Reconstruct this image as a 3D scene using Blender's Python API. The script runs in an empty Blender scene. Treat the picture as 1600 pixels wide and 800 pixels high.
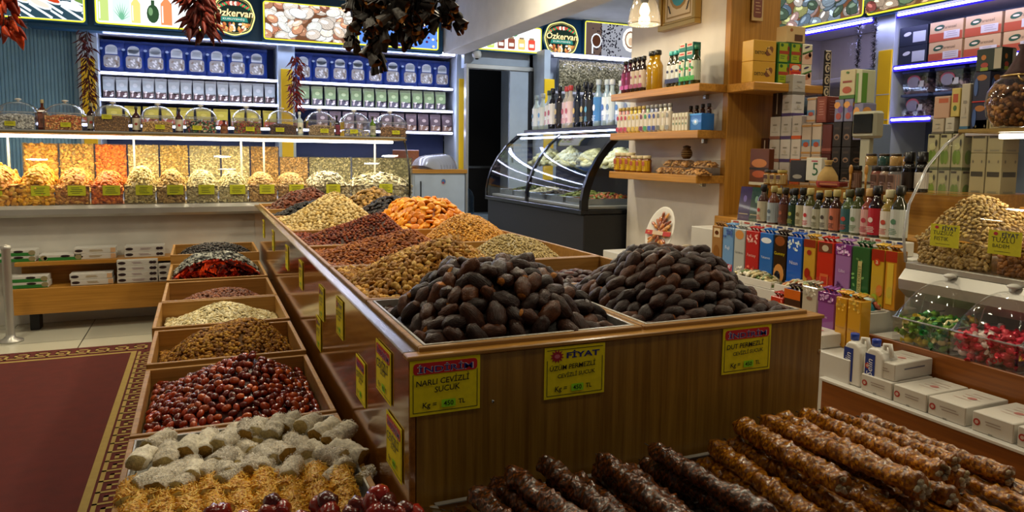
import bpy, math, random
import numpy as np
from mathutils import Matrix, Vector, noise
R_ = random.Random(7)
PI = math.pi
SC = bpy.context.scene
COL = SC.collection

# ------------------------------------------------------------------ camera, world, exposure, area lights
F_PX = 1129.62; CX, CY = 800.0, 350.0; CAM_Z = 1.3
AX = (Vector((0.91866226, -0.02686555, 0.39412927)),      # world X, Y, Z seen in camera space (x right, y down, z forward)
      Vector((-0.39485793, -0.09305054, 0.91401795)),
      Vector((0.01211835, -0.99529887, -0.09609009)))
cam = bpy.data.cameras.new('camera'); cam_o = bpy.data.objects.new('camera', cam); COL.objects.link(cam_o)
M3 = Matrix(((AX[0][0], -AX[0][1], -AX[0][2]), (AX[1][0], -AX[1][1], -AX[1][2]), (AX[2][0], -AX[2][1], -AX[2][2])))
cam_o.matrix_world = Matrix.Translation((0, 0, CAM_Z)) @ M3.to_4x4()
cam.sensor_width = 36.0; cam.lens = F_PX / 1600 * 36.0; cam.shift_y = -50.0 / 1600; cam.clip_start = 0.05
SC.camera = cam_o

SC.view_settings.view_transform = 'Standard'; SC.view_settings.look = 'None'
SC.view_settings.gamma = 1.0; SC.view_settings.use_curve_mapping = False
SC.view_settings.exposure = 0.0
SC.cycles.transparent_max_bounces = 48; SC.cycles.max_bounces = 10

W = bpy.data.worlds.new('world'); SC.world = W; W.use_nodes = True
W.node_tree.nodes['Background'].inputs[0].default_value = (0.62, 0.64, 0.68, 1)
W.node_tree.nodes['Background'].inputs[1].default_value = 0.07

def area(name, loc, sx, sy, power, col=(1, 1, 1), rot=(0, 0, 0), shape='RECTANGLE'):
    l = bpy.data.lights.new(name, 'AREA'); l.shape = shape; l.size = sx; l.size_y = sy; l.energy = power; l.color = col
    o = bpy.data.objects.new(name, l); o.location = loc; o.rotation_euler = rot; COL.objects.link(o)
    return o
WARM = (1.0, 0.80, 0.52); NEUT = (1.0, 0.88, 0.63); COOL = (0.75, 0.86, 1.0)
DOWNLIGHT_AND_FILLS = [(3.83, 6.78, 26), (2.0, 5.2, 26), (0.2, 5.0, 26), (-1.5, 4.6, 20), (0.3, 3.4, 15), (1.7, 2.4, 14), (1.9, 4.4, 20), (3.5, 2.4, 11), (4.4, 3.4, 15), (-0.2, 1.0, 5), (2.0, 0.9, 9)]  # first is the visible downlight, the others unseen fill lamps added for brightness
for i, (x, y, p) in enumerate(DOWNLIGHT_AND_FILLS):
    area('downlight_or_fill', (x, y, 2.925), 0.2, 0.2, p, NEUT if i else COOL, shape='DISK')
CASE_LAMP = area('case_lamp', (0.0, 6.38, 1.36), 3.3, 0.03, 36, (1.0, 0.82, 0.52), (math.radians(12), 0, 0))
area('shelf_led_lamp', (0.95, 8.32, 2.44), 3.6, 0.03, 22, (0.5, 0.62, 1.0), (math.radians(-30), 0, 0))
area('shelf_led_lamp', (0.95, 8.42, 2.03), 3.6, 0.03, 16, (0.62, 0.7, 1.0), (math.radians(-30), 0, 0))
area('kitchen_fill', (3.6, 9.3, 2.9), 0.3, 0.3, 1.6, (0.8, 0.9, 1.0))  # unseen lamp added to lift the black room behind the doorway
area('fridge_lamp', (3.1, 5.9, 1.49), 0.05, 1.8, 3, (0.75, 0.85, 1.0))
area('right_case_lamp', (2.98, 1.2, 1.36), 0.03, 1.5, 9, (1.0, 0.85, 0.6))
area('right_shelf_lamp', (5.2, 3.9, 2.42), 0.03, 2.4, 6, (0.5, 0.5, 1.0), (0, math.radians(-30), 0))

# ------------------------------------------------------------------ helpers
def at(px, py, X=None, Y=None, Z=None):
    """the point of the plane X=, Y= or Z= that shows at this place of the 1600x800 frame"""
    v = Vector((px - CX, py - CY, F_PX)); r = Vector((AX[0].dot(v), AX[1].dot(v), AX[2].dot(v)))
    t = X / r[0] if X is not None else Y / r[1] if Y is not None else (Z - CAM_Z) / r[2]
    return Vector((r[0] * t, r[1] * t, r[2] * t + CAM_Z))

def lin(c):
    if isinstance(c, str):
        c = [int(c[i:i + 2], 16) for i in (0, 2, 4)]
    c = [x / 255.0 for x in c]
    return tuple(x / 12.92 if x <= 0.04045 else ((x + 0.055) / 1.055) ** 2.4 for x in c)

MATS = {}
def nodes(name):
    m = bpy.data.materials.new(name); m.use_nodes = True; nt = m.node_tree
    b = nt.nodes['Principled BSDF']; MATS[name] = m
    return m, nt, b
def setp(b, **k):
    nm = dict(rough='Roughness', metal='Metallic', spec='Specular IOR Level', coat='Coat Weight', coatr='Coat Roughness', trans='Transmission Weight', sss='Subsurface Weight')
    for a, v in k.items(): b.inputs[nm[a]].default_value = v
def bump(nt, b, scale, strength, dist=0.002, stretch=(1, 1, 1), detail=4, kind='noise'):
    tc = nt.nodes.new('ShaderNodeTexCoord'); mp = nt.nodes.new('ShaderNodeMapping'); mp.inputs['Scale'].default_value = stretch
    n = nt.nodes.new('ShaderNodeTexNoise' if kind == 'noise' else 'ShaderNodeTexVoronoi'); n.inputs['Scale'].default_value = scale
    if kind == 'noise': n.inputs['Detail'].default_value = detail
    bp = nt.nodes.new('ShaderNodeBump'); bp.inputs['Strength'].default_value = strength; bp.inputs['Distance'].default_value = dist
    L = nt.links.new
    L(tc.outputs['Object'], mp.inputs[0]); L(mp.outputs[0], n.inputs['Vector']); L(n.outputs[0], bp.inputs['Height']); L(bp.outputs[0], b.inputs['Normal'])
def plain(name, col, rough=0.5, metal=0.0, var=0.06, nscale=6.0, bmp=None, **k):
    m, nt, b = nodes(name); c = lin(col); setp(b, rough=rough, metal=metal, **k)
    tc = nt.nodes.new('ShaderNodeTexCoord'); n = nt.nodes.new('ShaderNodeTexNoise'); n.inputs['Scale'].default_value = nscale
    r = nt.nodes.new('ShaderNodeValToRGB')
    r.color_ramp.elements[0].position = 0.3; r.color_ramp.elements[1].position = 0.7
    r.color_ramp.elements[0].color = (*[x * (1 - var) for x in c], 1); r.color_ramp.elements[1].color = (*[min(1, x * (1 + var)) for x in c], 1)
    nt.links.new(tc.outputs['Object'], n.inputs['Vector']); nt.links.new(n.outputs[0], r.inputs[0]); nt.links.new(r.outputs[0], b.inputs['Base Color'])
    if bmp: bump(nt, b, *bmp)
    return m
def paint(name, rough=0.5, metal=0.0, rand=0.0, mottle=0.0, mscale=60.0, bmp=None, **k):
    """colour comes from the mesh's own colour attribute (print, wrappers, foods); rand varies it per object"""
    m, nt, b = nodes(name); setp(b, rough=rough, metal=metal, **k); L = nt.links.new
    a = nt.nodes.new('ShaderNodeAttribute'); a.attribute_name = 'Col'; out = a.outputs['Color']
    def mul(out, src, lo, hi, p0=0.0, p1=1.0):
        mr = nt.nodes.new('ShaderNodeMapRange'); mr.inputs[1].default_value = p0; mr.inputs[2].default_value = p1
        mr.inputs[3].default_value = lo; mr.inputs[4].default_value = hi
        mx = nt.nodes.new('ShaderNodeVectorMath'); mx.operation = 'SCALE'
        L(src, mr.inputs[0]); L(out, mx.inputs[0]); L(mr.outputs[0], mx.inputs['Scale']); return mx.outputs[0]
    if rand:
        oi = nt.nodes.new('ShaderNodeObjectInfo'); out = mul(out, oi.outputs['Random'], 1 - rand, 1 + rand)
    if mottle:
        tc = nt.nodes.new('ShaderNodeTexCoord'); n = nt.nodes.new('ShaderNodeTexNoise'); n.inputs['Scale'].default_value = mscale
        L(tc.outputs['Object'], n.inputs['Vector']); out = mul(out, n.outputs[0], 1 - mottle, 1 + mottle, 0.3, 0.7)
    L(out, b.inputs['Base Color'])
    if bmp: bump(nt, b, *bmp)
    return m
def emit(name, col, strength):
    m = bpy.data.materials.new(name); m.use_nodes = True; nt = m.node_tree; MATS[name] = m
    nt.nodes.clear(); e = nt.nodes.new('ShaderNodeEmission'); o = nt.nodes.new('ShaderNodeOutputMaterial')
    if col is None:
        a = nt.nodes.new('ShaderNodeAttribute'); a.attribute_name = 'Col'; nt.links.new(a.outputs['Color'], e.inputs[0])
    else: e.inputs[0].default_value = (*col, 1)
    e.inputs[1].default_value = strength; nt.links.new(e.outputs[0], o.inputs[0]); return m
def glassy(name, tint=(1, 1, 1), refl=1.0, rough=0.03, base=0.02, film=0.0):
    """thin sheet: what lies behind shows through, with a fresnel reflection on top; film = a share of whitish haze"""
    m = bpy.data.materials.new(name); m.use_nodes = True; nt = m.node_tree; MATS[name] = m; L = nt.links.new
    nt.nodes.clear(); t = nt.nodes.new('ShaderNodeBsdfTransparent'); t.inputs[0].default_value = (*tint, 1)
    g = nt.nodes.new('ShaderNodeBsdfGlossy'); g.inputs['Roughness'].default_value = rough
    lw = nt.nodes.new('ShaderNodeLayerWeight'); lw.inputs[0].default_value = 0.5; fr = nt.nodes.new('ShaderNodeMath'); fr.operation = 'POWER'; fr.inputs[1].default_value = 4.0; L(lw.outputs['Facing'], fr.inputs[0])
    ma = nt.nodes.new('ShaderNodeMath'); ma.operation = 'MULTIPLY_ADD'; ma.inputs[1].default_value = refl; ma.inputs[2].default_value = base; ma.use_clamp = True
    mx = nt.nodes.new('ShaderNodeMixShader'); o = nt.nodes.new('ShaderNodeOutputMaterial')
    L(fr.outputs[0], ma.inputs[0]); L(ma.outputs[0], mx.inputs[0])
    if film:
        d = nt.nodes.new('ShaderNodeBsdfDiffuse'); d.inputs[0].default_value = (.8, .8, .8, 1); m2 = nt.nodes.new('ShaderNodeMixShader'); m2.inputs[0].default_value = film
        L(t.outputs[0], m2.inputs[1]); L(d.outputs[0], m2.inputs[2]); L(m2.outputs[0], mx.inputs[1])
    else: L(t.outputs[0], mx.inputs[1])
    L(g.outputs[0], mx.inputs[2]); L(mx.outputs[0], o.inputs[0]); return m
def wood(name, c1, c2, axis='z', rough=0.35, scale=1.0, coat=0.0, spec=0.5):
    m, nt, b = nodes(name); setp(b, rough=rough, coat=coat, coatr=0.12, spec=spec); L = nt.links.new
    tc = nt.nodes.new('ShaderNodeTexCoord'); mp = nt.nodes.new('ShaderNodeMapping')
    s = {'x': (1.2, 40, 40), 'y': (40, 1.2, 40), 'z': (40, 40, 1.2)}[axis]
    mp.inputs['Scale'].default_value = [q * scale for q in s]
    n = nt.nodes.new('ShaderNodeTexNoise'); n.inputs['Scale'].default_value = 1.6; n.inputs['Detail'].default_value = 7; n.inputs['Roughness'].default_value = 0.62
    r = nt.nodes.new('ShaderNodeValToRGB'); e = r.color_ramp.elements
    e[0].position = 0.32; e[1].position = 0.68; e[0].color = (*lin(c1), 1); e[1].color = (*lin(c2), 1)
    L(tc.outputs['Object'], mp.inputs[0]); L(mp.outputs[0], n.inputs['Vector']); L(n.outputs[0], r.inputs[0]); L(r.outputs[0], b.inputs['Base Color'])
    bp = nt.nodes.new('ShaderNodeBump'); bp.inputs['Strength'].default_value = 0.12; bp.inputs['Distance'].default_value = 0.001
    L(n.outputs[0], bp.inputs['Height']); L(bp.outputs[0], b.inputs['Normal']); return m

class MB:
    """collects shapes with a colour and a material per face, then links them as one mesh object"""
    def __init__(s, mat='print', col='ffffff'):
        s.V = []; s.F = []; s.C = []; s.K = []; s.S = []; s.mat = mat; s.c = lin(col); s.T = None; s.sm = False
    def use(s, mat=None, col=None, sm=None):
        if mat: s.mat = mat
        if col is not None: s.c = lin(col)
        if sm is not None: s.sm = sm
        return s
    def raw(s, vs, fs, cols=None, T=None):
        o = len(s.V); M = T if T is not None else s.T
        if M is not None: vs = [tuple(M @ Vector(v)) for v in vs]
        s.V.extend(tuple(v) for v in vs)
        for i, f in enumerate(fs):
            s.F.append([a + o for a in f]); s.C.append(cols[i] if cols else s.c); s.K.append(s.mat); s.S.append(s.sm)
        return s
    def box(s, x0, x1, y0, y1, z0, z1, c=None):
        d = min(abs(x1 - x0), abs(y1 - y0), abs(z1 - z0)); c = min(0.003, d * 0.2) if c is None else c
        if c <= 0:
            vs = [(x, y, z) for x in (x0, x1) for y in (y0, y1) for z in (z0, z1)]
            return s.raw(vs, [(0, 1, 3, 2), (4, 6, 7, 5), (0, 4, 5, 1), (2, 3, 7, 6), (0, 2, 6, 4), (1, 5, 7, 3)])
        X = (x0, x1); Y = (y0, y1); Z = (z0, z1); vs = []; fs = []; ix = {}
        for i in (0, 1):
            for j in (0, 1):
                for k in (0, 1):
                    for a in (0, 1, 2):
                        p = [X[i] + (c if i == 0 else -c), Y[j] + (c if j == 0 else -c), Z[k] + (c if k == 0 else -c)]
                        p[a] = (X, Y, Z)[a][(i, j, k)[a]]; ix[(i, j, k, a)] = len(vs); vs.append(p)
        for a in (0, 1, 2):
            b1, b2 = [q for q in (0, 1, 2) if q != a]
            for e in (0, 1):
                def key(u, v):
                    t = [0, 0, 0]; t[a] = e; t[b1] = u; t[b2] = v; return ix[(*t, a)]
                f = [key(0, 0), key(1, 0), key(1, 1), key(0, 1)]
                if (e == 0) != (a == 1): f.reverse()
                fs.append(f)
        for a in (0, 1, 2):           # edges along axis a
            b1, b2 = [q for q in (0, 1, 2) if q != a]
            for u in (0, 1):
                for v in (0, 1):
                    def k2(e, ax):
                        t = [0, 0, 0]; t[a] = e; t[b1] = u; t[b2] = v; return ix[(*t, ax)]
                    fs.append([k2(0, b1), k2(1, b1), k2(1, b2), k2(0, b2)])
        for i in (0, 1):
            for j in (0, 1):
                for k in (0, 1): fs.append([ix[(i, j, k, 0)], ix[(i, j, k, 1)], ix[(i, j, k, 2)]])
        return s.raw(vs, fs)
    def quad(s, a, b, c, d): return s.raw([a, b, c, d], [(0, 1, 2, 3)])
    def lathe(s, prof, n=16, ctr=(0, 0, 0), cap=True, sx=1.0, sy=1.0):
        vs = []; fs = []; m = len(prof)
        for r, z in prof:
            for k in range(n):
                a = 2 * PI * k / n; vs.append((ctr[0] + sx * r * math.cos(a), ctr[1] + sy * r * math.sin(a), ctr[2] + z))
        for i in range(m - 1):
            for k in range(n):
                k2 = (k + 1) % n; fs.append((i * n + k, i * n + k2, (i + 1) * n + k2, (i + 1) * n + k))
        if cap:
            if prof[0][0] > 1e-5: fs.append(tuple(range(n - 1, -1, -1)))
            if prof[-1][0] > 1e-5: fs.append(tuple((m - 1) * n + k for k in range(n)))
        return s.raw(vs, fs)
    def tube(s, pts, r, n=8, close=False, flat=1.0):
        P = [Vector(p) for p in pts]; m = len(P); rs = r if isinstance(r, (list, tuple)) else [r] * m
        vs = []; fs = []; up = None
        for i in range(m):
            if close: t = P[(i + 1) % m] - P[i - 1]
            else: t = P[min(i + 1, m - 1)] - P[max(i - 1, 0)]
            t.normalize()
            if up is None: up = Vector((0, 0, 1)) if abs(t.z) < 0.9 else Vector((1, 0, 0))
            a = t.cross(up)
            if a.length < 1e-6: a = t.orthogonal()
            a.normalize(); b = a.cross(t); b.normalize(); up = b
            for k in range(n):
                w = 2 * PI * k / n; vs.append(P[i] + a * (rs[i] * math.cos(w)) + b * (rs[i] * flat * math.sin(w)))
        for i in range(m if close else m - 1):
            for k in range(n):
                k2 = (k + 1) % n; j = (i + 1) % m; fs.append((i * n + k, i * n + k2, j * n + k2, j * n + k))
        if not close: fs += [tuple(range(n - 1, -1, -1)), tuple((m - 1) * n + k for k in range(n))]
        return s.raw(vs, fs)
    def grid(s, fn, nu, nv, cols=None):
        vs = [fn(i / nu, j / nv) for i in range(nu + 1) for j in range(nv + 1)]
        fs = [(i * (nv + 1) + j, (i + 1) * (nv + 1) + j, (i + 1) * (nv + 1) + j + 1, i * (nv + 1) + j + 1) for i in range(nu) for j in range(nv)]
        return s.raw(vs, fs, cols)
    def prism(s, poly, y0, y1, ax='y'):
        """a closed outline pulled along one axis; ax 'y': outline is (x, z); ax 'x': outline is (y, z); ax 'z': (x, y)"""
        n = len(poly)
        def p(a, b, t): return {'y': (a, t, b), 'x': (t, a, b), 'z': (a, b, t)}[ax]
        vs = [p(a, b, y0) for a, b in poly] + [p(a, b, y1) for a, b in poly]
        fs = [tuple(range(n))[::-1], tuple(range(n, 2 * n))] + [(i, (i + 1) % n, n + (i + 1) % n, n + i) for i in range(n)]
        return s.raw(vs, fs)
    def piece(s, P, T):
        return s.raw(P[0], P[1], P[2], T)
    def build(s, name, parent=None, label=None, cat=None, group=None, kind=None, loc=None, rot=None):
        me = bpy.data.meshes.new(name); me.from_pydata([tuple(v) for v in s.V], [], s.F)
        keys = []; 
        for k in s.K:
            if k not in keys: keys.append(k)
        for k in keys: me.materials.append(MATS[k])
        idx = {k: i for i, k in enumerate(keys)}
        if s.F:
            me.polygons.foreach_set('material_index', [idx[k] for k in s.K]); me.polygons.foreach_set('use_smooth', s.S)
            at_ = me.color_attributes.new('Col', 'FLOAT_COLOR', 'CORNER')
            ln = np.array([len(f) for f in s.F]); c = np.ones((len(s.C), 4), dtype=np.float32); c[:, :3] = np.array(s.C, dtype=np.float32)
            at_.data.foreach_set('color', np.repeat(c, ln, axis=0).ravel())
        me.update()
        o = bpy.data.objects.new(name, me); COL.objects.link(o)
        if parent: o.parent = parent
        if loc is not None: o.location = loc
        if rot is not None: o.rotation_euler = rot if isinstance(rot, (tuple, list)) else (0, 0, rot)
        return tag(o, label, cat, group, kind)

def tag(o, label=None, cat=None, group=None, kind=None):
    if label: o['label'] = label
    if cat: o['category'] = cat
    if group: o['group'] = group
    if kind: o['kind'] = kind
    return o
def thing(name, label, cat, loc=(0, 0, 0), rotz=0.0, group=None):
    o = bpy.data.objects.new(name, None); o.empty_display_size = 0.05; COL.objects.link(o)
    o.location = loc; o.rotation_euler = (0, 0, rotz); return tag(o, label, cat, group)
def dup(root, loc, rotz=0.0, label=None, group=None, scale=None):
    r = root.copy(); COL.objects.link(r); r.location = loc; r.rotation_euler = (0, 0, rotz)
    if scale: r.scale = scale
    if label: r['label'] = label
    if group: r['group'] = group
    for ch in list(root.children):
        c = ch.copy(); COL.objects.link(c); c.parent = r
        for g in ch.children:
            d = g.copy(); COL.objects.link(d); d.parent = c
    return r
def struct(mb, name, **k): return mb.build(name, kind='structure', **k)

_TX = {}
def glyphs(txt, shear=0.0, bold=0.0):
    k = (txt, shear, bold)
    if k in _TX: return _TX[k]
    cu = bpy.data.curves.new('lettering', 'FONT'); cu.body = txt; cu.align_x = 'CENTER'; cu.align_y = 'CENTER'; cu.size = 1.0
    cu.shear = shear; cu.offset = bold; cu.resolution_u = 2
    o = bpy.data.objects.new('lettering', cu); COL.objects.link(o); dg = bpy.context.evaluated_depsgraph_get(); dg.update()
    me = bpy.data.meshes.new_from_object(o.evaluated_get(dg))
    vs = [tuple(v.co) for v in me.vertices]; fs = [tuple(p.vertices) for p in me.polygons]
    bpy.data.objects.remove(o); bpy.data.curves.remove(cu); bpy.data.meshes.remove(me)
    xs = [v[0] for v in vs]; ys = [v[1] for v in vs]
    _TX[k] = (vs, fs, (max(xs) + min(xs)) / 2, (max(ys) + min(ys)) / 2, max(xs) - min(xs), max(ys) - min(ys)); return _TX[k]

class Face:
    """a flat printed face: 2D drawing in metres on a plane of the mesh, each mark a hair above the last"""
    def __init__(s, mb, o, u, v, lift=0.0004):
        s.mb = mb; s.o = Vector(o); s.u = Vector(u).normalized(); s.v = Vector(v).normalized(); s.n = s.u.cross(s.v); s.l = lift; s.k = 1
    def P(s, x, y, k=None): return s.o + s.u * x + s.v * y + s.n * (s.l * (s.k if k is None else k))
    def up(s): s.k += 1; return s
    def poly(s, pts, col=None):
        if col is not None: s.mb.use(col=col)
        s.mb.raw([s.P(x, y) for x, y in pts], [tuple(range(len(pts)))]); return s
    def rect(s, x0, y0, x1, y1, col=None): return s.poly([(x0, y0), (x1, y0), (x1, y1), (x0, y1)], col)
    def rrect(s, x0, y0, x1, y1, r, col=None):
        p = []
        for cx, cy, a0 in ((x1 - r, y1 - r, 0), (x0 + r, y1 - r, 90), (x0 + r, y0 + r, 180), (x1 - r, y0 + r, 270)):
            for q in range(5): a = math.radians(a0 + q * 22.5); p.append((cx + r * math.cos(a), cy + r * math.sin(a)))
        return s.poly(p, col)
    def ell(s, cx, cy, rx, ry, col=None, rot=0.0, n=14):
        ca, sa = math.cos(rot), math.sin(rot)
        return s.poly([(cx + rx * math.cos(a) * ca - ry * math.sin(a) * sa, cy + rx * math.cos(a) * sa + ry * math.sin(a) * ca) for a in [2 * PI * i / n for i in range(n)]], col)
    def frame(s, x0, y0, x1, y1, t, col=None):
        s.rect(x0, y0, x1, y0 + t, col); s.rect(x0, y1 - t, x1, y1); s.rect(x0, y0 + t, x0 + t, y1 - t); s.rect(x1 - t, y0 + t, x1, y1 - t); return s
    def text(s, t, cx, cy, h=None, w=None, col=None, rot=0.0, shear=0.0, bold=0.0):
        if col is not None: s.mb.use(col=col)
        vs, fs, mx, my, tw, th = glyphs(t, shear, bold)
        if w is not None and h is not None: kx, ky = w / tw, h / th
        elif w is not None: kx = ky = w / tw
        else: kx = ky = h / th
        ca, sa = math.cos(rot), math.sin(rot); out = []
        for x, y, _ in vs:
            x = (x - mx) * kx; y = (y - my) * ky; out.append(s.P(cx + x * ca - y * sa, cy + x * sa + y * ca))
        s.mb.raw(out, fs); return s
    def lines(s, x0, x1, y, n, gap, t, col, rnd=None):
        rnd = rnd or R_
        s.mb.use(col=col)
        for i in range(n):
            a = x0 + rnd.random() * 0.15 * (x1 - x0); b = x1 - rnd.random() * 0.3 * (x1 - x0)
            s.rect(a, y - i * gap, b, y - i * gap + t)
        return s
def crop(poly, x0, y0, x1, y1):
    def cut(P, f, g):
        o = []
        for i in range(len(P)):
            a, b = P[i - 1], P[i]
            if f(a) != f(b): o.append(g(a, b))
            if f(b): o.append(b)
        return o
    def lx(v): return lambda a, b: (v, a[1] + (b[1] - a[1]) * (v - a[0]) / (b[0] - a[0]))
    def ly(v): return lambda a, b: (a[0] + (b[0] - a[0]) * (v - a[1]) / (b[1] - a[1]), v)
    for f, g in ((lambda p: p[0] >= x0, lx(x0)), (lambda p: p[0] <= x1, lx(x1)), (lambda p: p[1] >= y0, ly(y0)), (lambda p: p[1] <= y1, ly(y1))):
        if len(poly) < 3: return []
        poly = cut(poly, f, g)
    return poly
def hx(c): return [int(c[i:i + 2], 16) for i in (0, 2, 4)] if isinstance(c, str) else list(c)
def vary(c, a=0.15, rnd=None):
    k = 1 + (rnd or R_).uniform(-a, a); return tuple(max(0, min(255, x * k)) for x in hx(c))
def lvary(c, a=0.15, rnd=None):
    k = 1 + (rnd or R_).uniform(-a, a); return tuple(min(1, x * k) for x in c)

# ------------------------------------------------------------------ materials
paint('print', 0.42); paint('glossy_print', 0.15, coat=0.4); paint('matte_print', 0.8, mottle=0.05)
paint('foil', 0.22, metal=0.75, bmp=(45, 0.5, 0.004)); paint('pouch', 0.28, mottle=0.12, mscale=9, bmp=(30, 0.35, 0.004))
paint('bottle_glass', 0.06, spec=0.6, coat=0.3); paint('cap', 0.35)
paint('nut', 0.55, spec=0.3, rand=0.28, mottle=0.18, mscale=90, bmp=(350, 0.6, 0.0015)); paint('nut_heap', 0.6, spec=0.3, mottle=0.2, mscale=90, bmp=(120, 0.5, 0.002))
paint('seed_heap', 0.5, mottle=0.15, mscale=150)
paint('date_skin', 0.42, rand=0.28, mottle=0.4, mscale=70, bmp=(420, 1.0, 0.0022, (.22, 1, 1)), spec=0.26)
paint('sticky_fruit', 0.16, rand=0.3, mottle=0.25, mscale=60, bmp=(220, 0.4, 0.002), coat=0.5, coatr=0.12)
paint('apricot_skin', 0.42, rand=0.2, mottle=0.15, mscale=40, bmp=(60, 0.3, 0.003))
paint('syrup', 0.28, rand=0.2, mottle=0.35, mscale=60, bmp=(120, 0.8, 0.003), coat=0.35, coatr=0.18)
paint('dry_leaf', 0.55, spec=0.25, rand=0.25, mottle=0.3, mscale=60, bmp=(50, 0.6, 0.004))
paint('coconut_dust', 0.9, spec=0.1, rand=0.1, mottle=0.22, mscale=130, bmp=(260, 0.9, 0.003))
paint('wrapper', 0.2, metal=0.12, rand=0.15, bmp=(90, 0.8, 0.004))
wood('oak_upright', '785218', 'a67c30', 'z', 0.32, coat=0.25); wood('oak_long', '94621f', 'c08a38', 'y', 0.3, coat=0.35); wood('oak_cross', '9a6824', 'c8923f', 'x', 0.32, coat=0.3)
wood('honey_oak', '9c6a22', 'c08a38', 'z', 0.35); wood('honey_oak_long', '9c6a22', 'c38c3a', 'x', 0.35); wood('honey_oak_deep', '9c6a22', 'c38c3a', 'y', 0.35)
wood('glossy_side', '7a4614', 'a0641f', 'y', 0.12, coat=0.9); wood('walnut_board', '743c0c', '925216', 'y', 0.3, coat=0.2); wood('tray_wood', '94672a', 'b88842', 'x', 0.45)
plain('white_panel', 'cfccc4', 0.4); plain('cool_panel', 'b4bfc9', 0.35); plain('plaster', 'c9c6c0', 0.75, bmp=(90, 0.1, 0.001)); plain('ceiling_paint', 'c4c8c8', 0.8)
plain('warm_plaster', 'd0c8bd', 0.6); plain('teal_board', '1c5880', 0.45); plain('shelf_back', '31406e', 0.7); plain('shelf_board', 'c3c0cc', 0.45)
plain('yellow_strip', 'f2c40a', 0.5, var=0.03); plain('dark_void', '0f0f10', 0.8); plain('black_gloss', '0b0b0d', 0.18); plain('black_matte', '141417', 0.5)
plain('steel', 'a8acb0', 0.25, metal=0.9); plain('brushed', 'b9b7b0', 0.35, metal=0.6); plain('edge_metal', '8c7858', 0.22, metal=0.8); plain('brass', 'b89a5c', 0.28, metal=0.8); plain('grey_cab', '6d7a86', 0.5)
plain('shutter_blue', '86b6d6', 0.45); plain('shutter_frame', '6f93ab', 0.4); plain('carpet_red', '54120a', 0.95, nscale=14, var=0.12, bmp=(400, 0.5, 0.002)); 
plain('carpet_gold', 'a38a4a', 0.9, nscale=30, bmp=(400, 0.5, 0.002)); plain('tray_paper', 'b9b6ae', 0.35, metal=0.5, bmp=(40, 0.7, 0.005)); plain('white_plastic', 'dcd9d0', 0.4)
plain('pepper_red', '6e1a10', 0.35, var=0.35, nscale=30, bmp=(30, 0.6, 0.004)); plain('cord', '3a2a20', 0.8); plain('scale_grey', 'a8a790', 0.45); plain('screen_black', '1a1c1a', 0.15)
glassy('clear_glass', (0.985, 0.995, 0.985), 0.7, 0.02, 0.025); glassy('acrylic', (0.985, 0.985, 0.99), 1.3, 0.04, 0.045, film=0.016); glassy('acrylic_rim', (0.8, 0.82, 0.85), 1.5, 0.05, 0.12, film=0.35); glassy('smoke_glass', (0.78, 0.74, 0.66), 1.4, 0.06, 0.08, film=0.1)
glassy('film_bag', (0.9, 0.9, 0.86), 1.5, 0.12, 0.06); glassy('dark_glass', (0.9, 0.93, 0.92), 0.75, 0.03, 0.035)
emit('led', (0.66, 0.70, 1.0), 13.0); emit('led_violet', (0.55, 0.5, 1.0), 12.0); emit('led_halo', (0.05, 0.03, 0.9), 1.0); emit('case_led', (1.0, 0.93, 0.8), 9.0); emit('lightbox', None, 1.45)  # the deep blue emitter draws the halo around the violet strips
emit('downlight_glow', (1.0, 0.95, 0.88), 8.0); emit('bulb', (1.0, 0.78, 0.45), 14.0)
# ------------------------------------------------------------------ the room
m, nt, b = nodes('floor_tile'); setp(b, rough=0.28, coat=0.2)
tc = nt.nodes.new('ShaderNodeTexCoord'); mp = nt.nodes.new('ShaderNodeMapping'); mp.inputs['Location'].default_value = (0.27, -0.13, 0)
br = nt.nodes.new('ShaderNodeTexBrick'); br.offset = 0.0; br.inputs['Scale'].default_value = 1.0; br.inputs['Brick Width'].default_value = 0.5; br.inputs['Row Height'].default_value = 0.5
br.inputs['Mortar Size'].default_value = 0.004; br.inputs['Color1'].default_value = (*lin('c2bfae'), 1); br.inputs['Color2'].default_value = (*lin('bdbaa8'), 1); br.inputs['Mortar'].default_value = (*lin('4c4a40'), 1)
nt.links.new(tc.outputs['Object'], mp.inputs[0]); nt.links.new(mp.outputs[0], br.inputs['Vector']); nt.links.new(br.outputs['Color'], b.inputs['Base Color'])
struct(MB('floor_tile').box(-3.2, 6.0, -1.5, 10.2, -0.1, 0.0, 0), 'floor')
struct(MB('ceiling_paint').box(-3.2, 6.0, -1.5, 10.2, 2.95, 3.05, 0), 'ceiling')
struct(MB('plaster').box(-3.3, -3.2, -1.5, 10.2, 0, 2.95, 0), 'wall_left')
struct(MB('warm_plaster').box(5.78, 5.9, -1.5, 9.0, 0, 2.95, 0), 'wall_right')
mb = MB('plaster'); mb.box(-3.2, 2.86, 8.92, 9.02, 0, 2.95, 0)
struct(mb, 'wall_back')
mb = MB('cool_panel'); mb.box(2.86, 3.78, 8.1, 8.2, 2.3, 2.95, 0); mb.box(3.78, 5.78, 8.9, 9.0, 0, 2.95, 0); mb.box(3.70, 3.80, 8.1, 9.0, 0, 2.95, 0)
struct(mb, 'wall_far_right')
struct(MB('plaster').box(2.62, 2.86, -1.0, 8.15, 2.45, 2.95, 0.004), 'beam_1')
# room behind the doorway
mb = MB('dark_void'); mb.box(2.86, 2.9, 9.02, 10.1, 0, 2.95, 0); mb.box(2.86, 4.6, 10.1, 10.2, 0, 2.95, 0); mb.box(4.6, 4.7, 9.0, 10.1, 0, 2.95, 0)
struct(mb, 'wall_kitchen')
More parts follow.
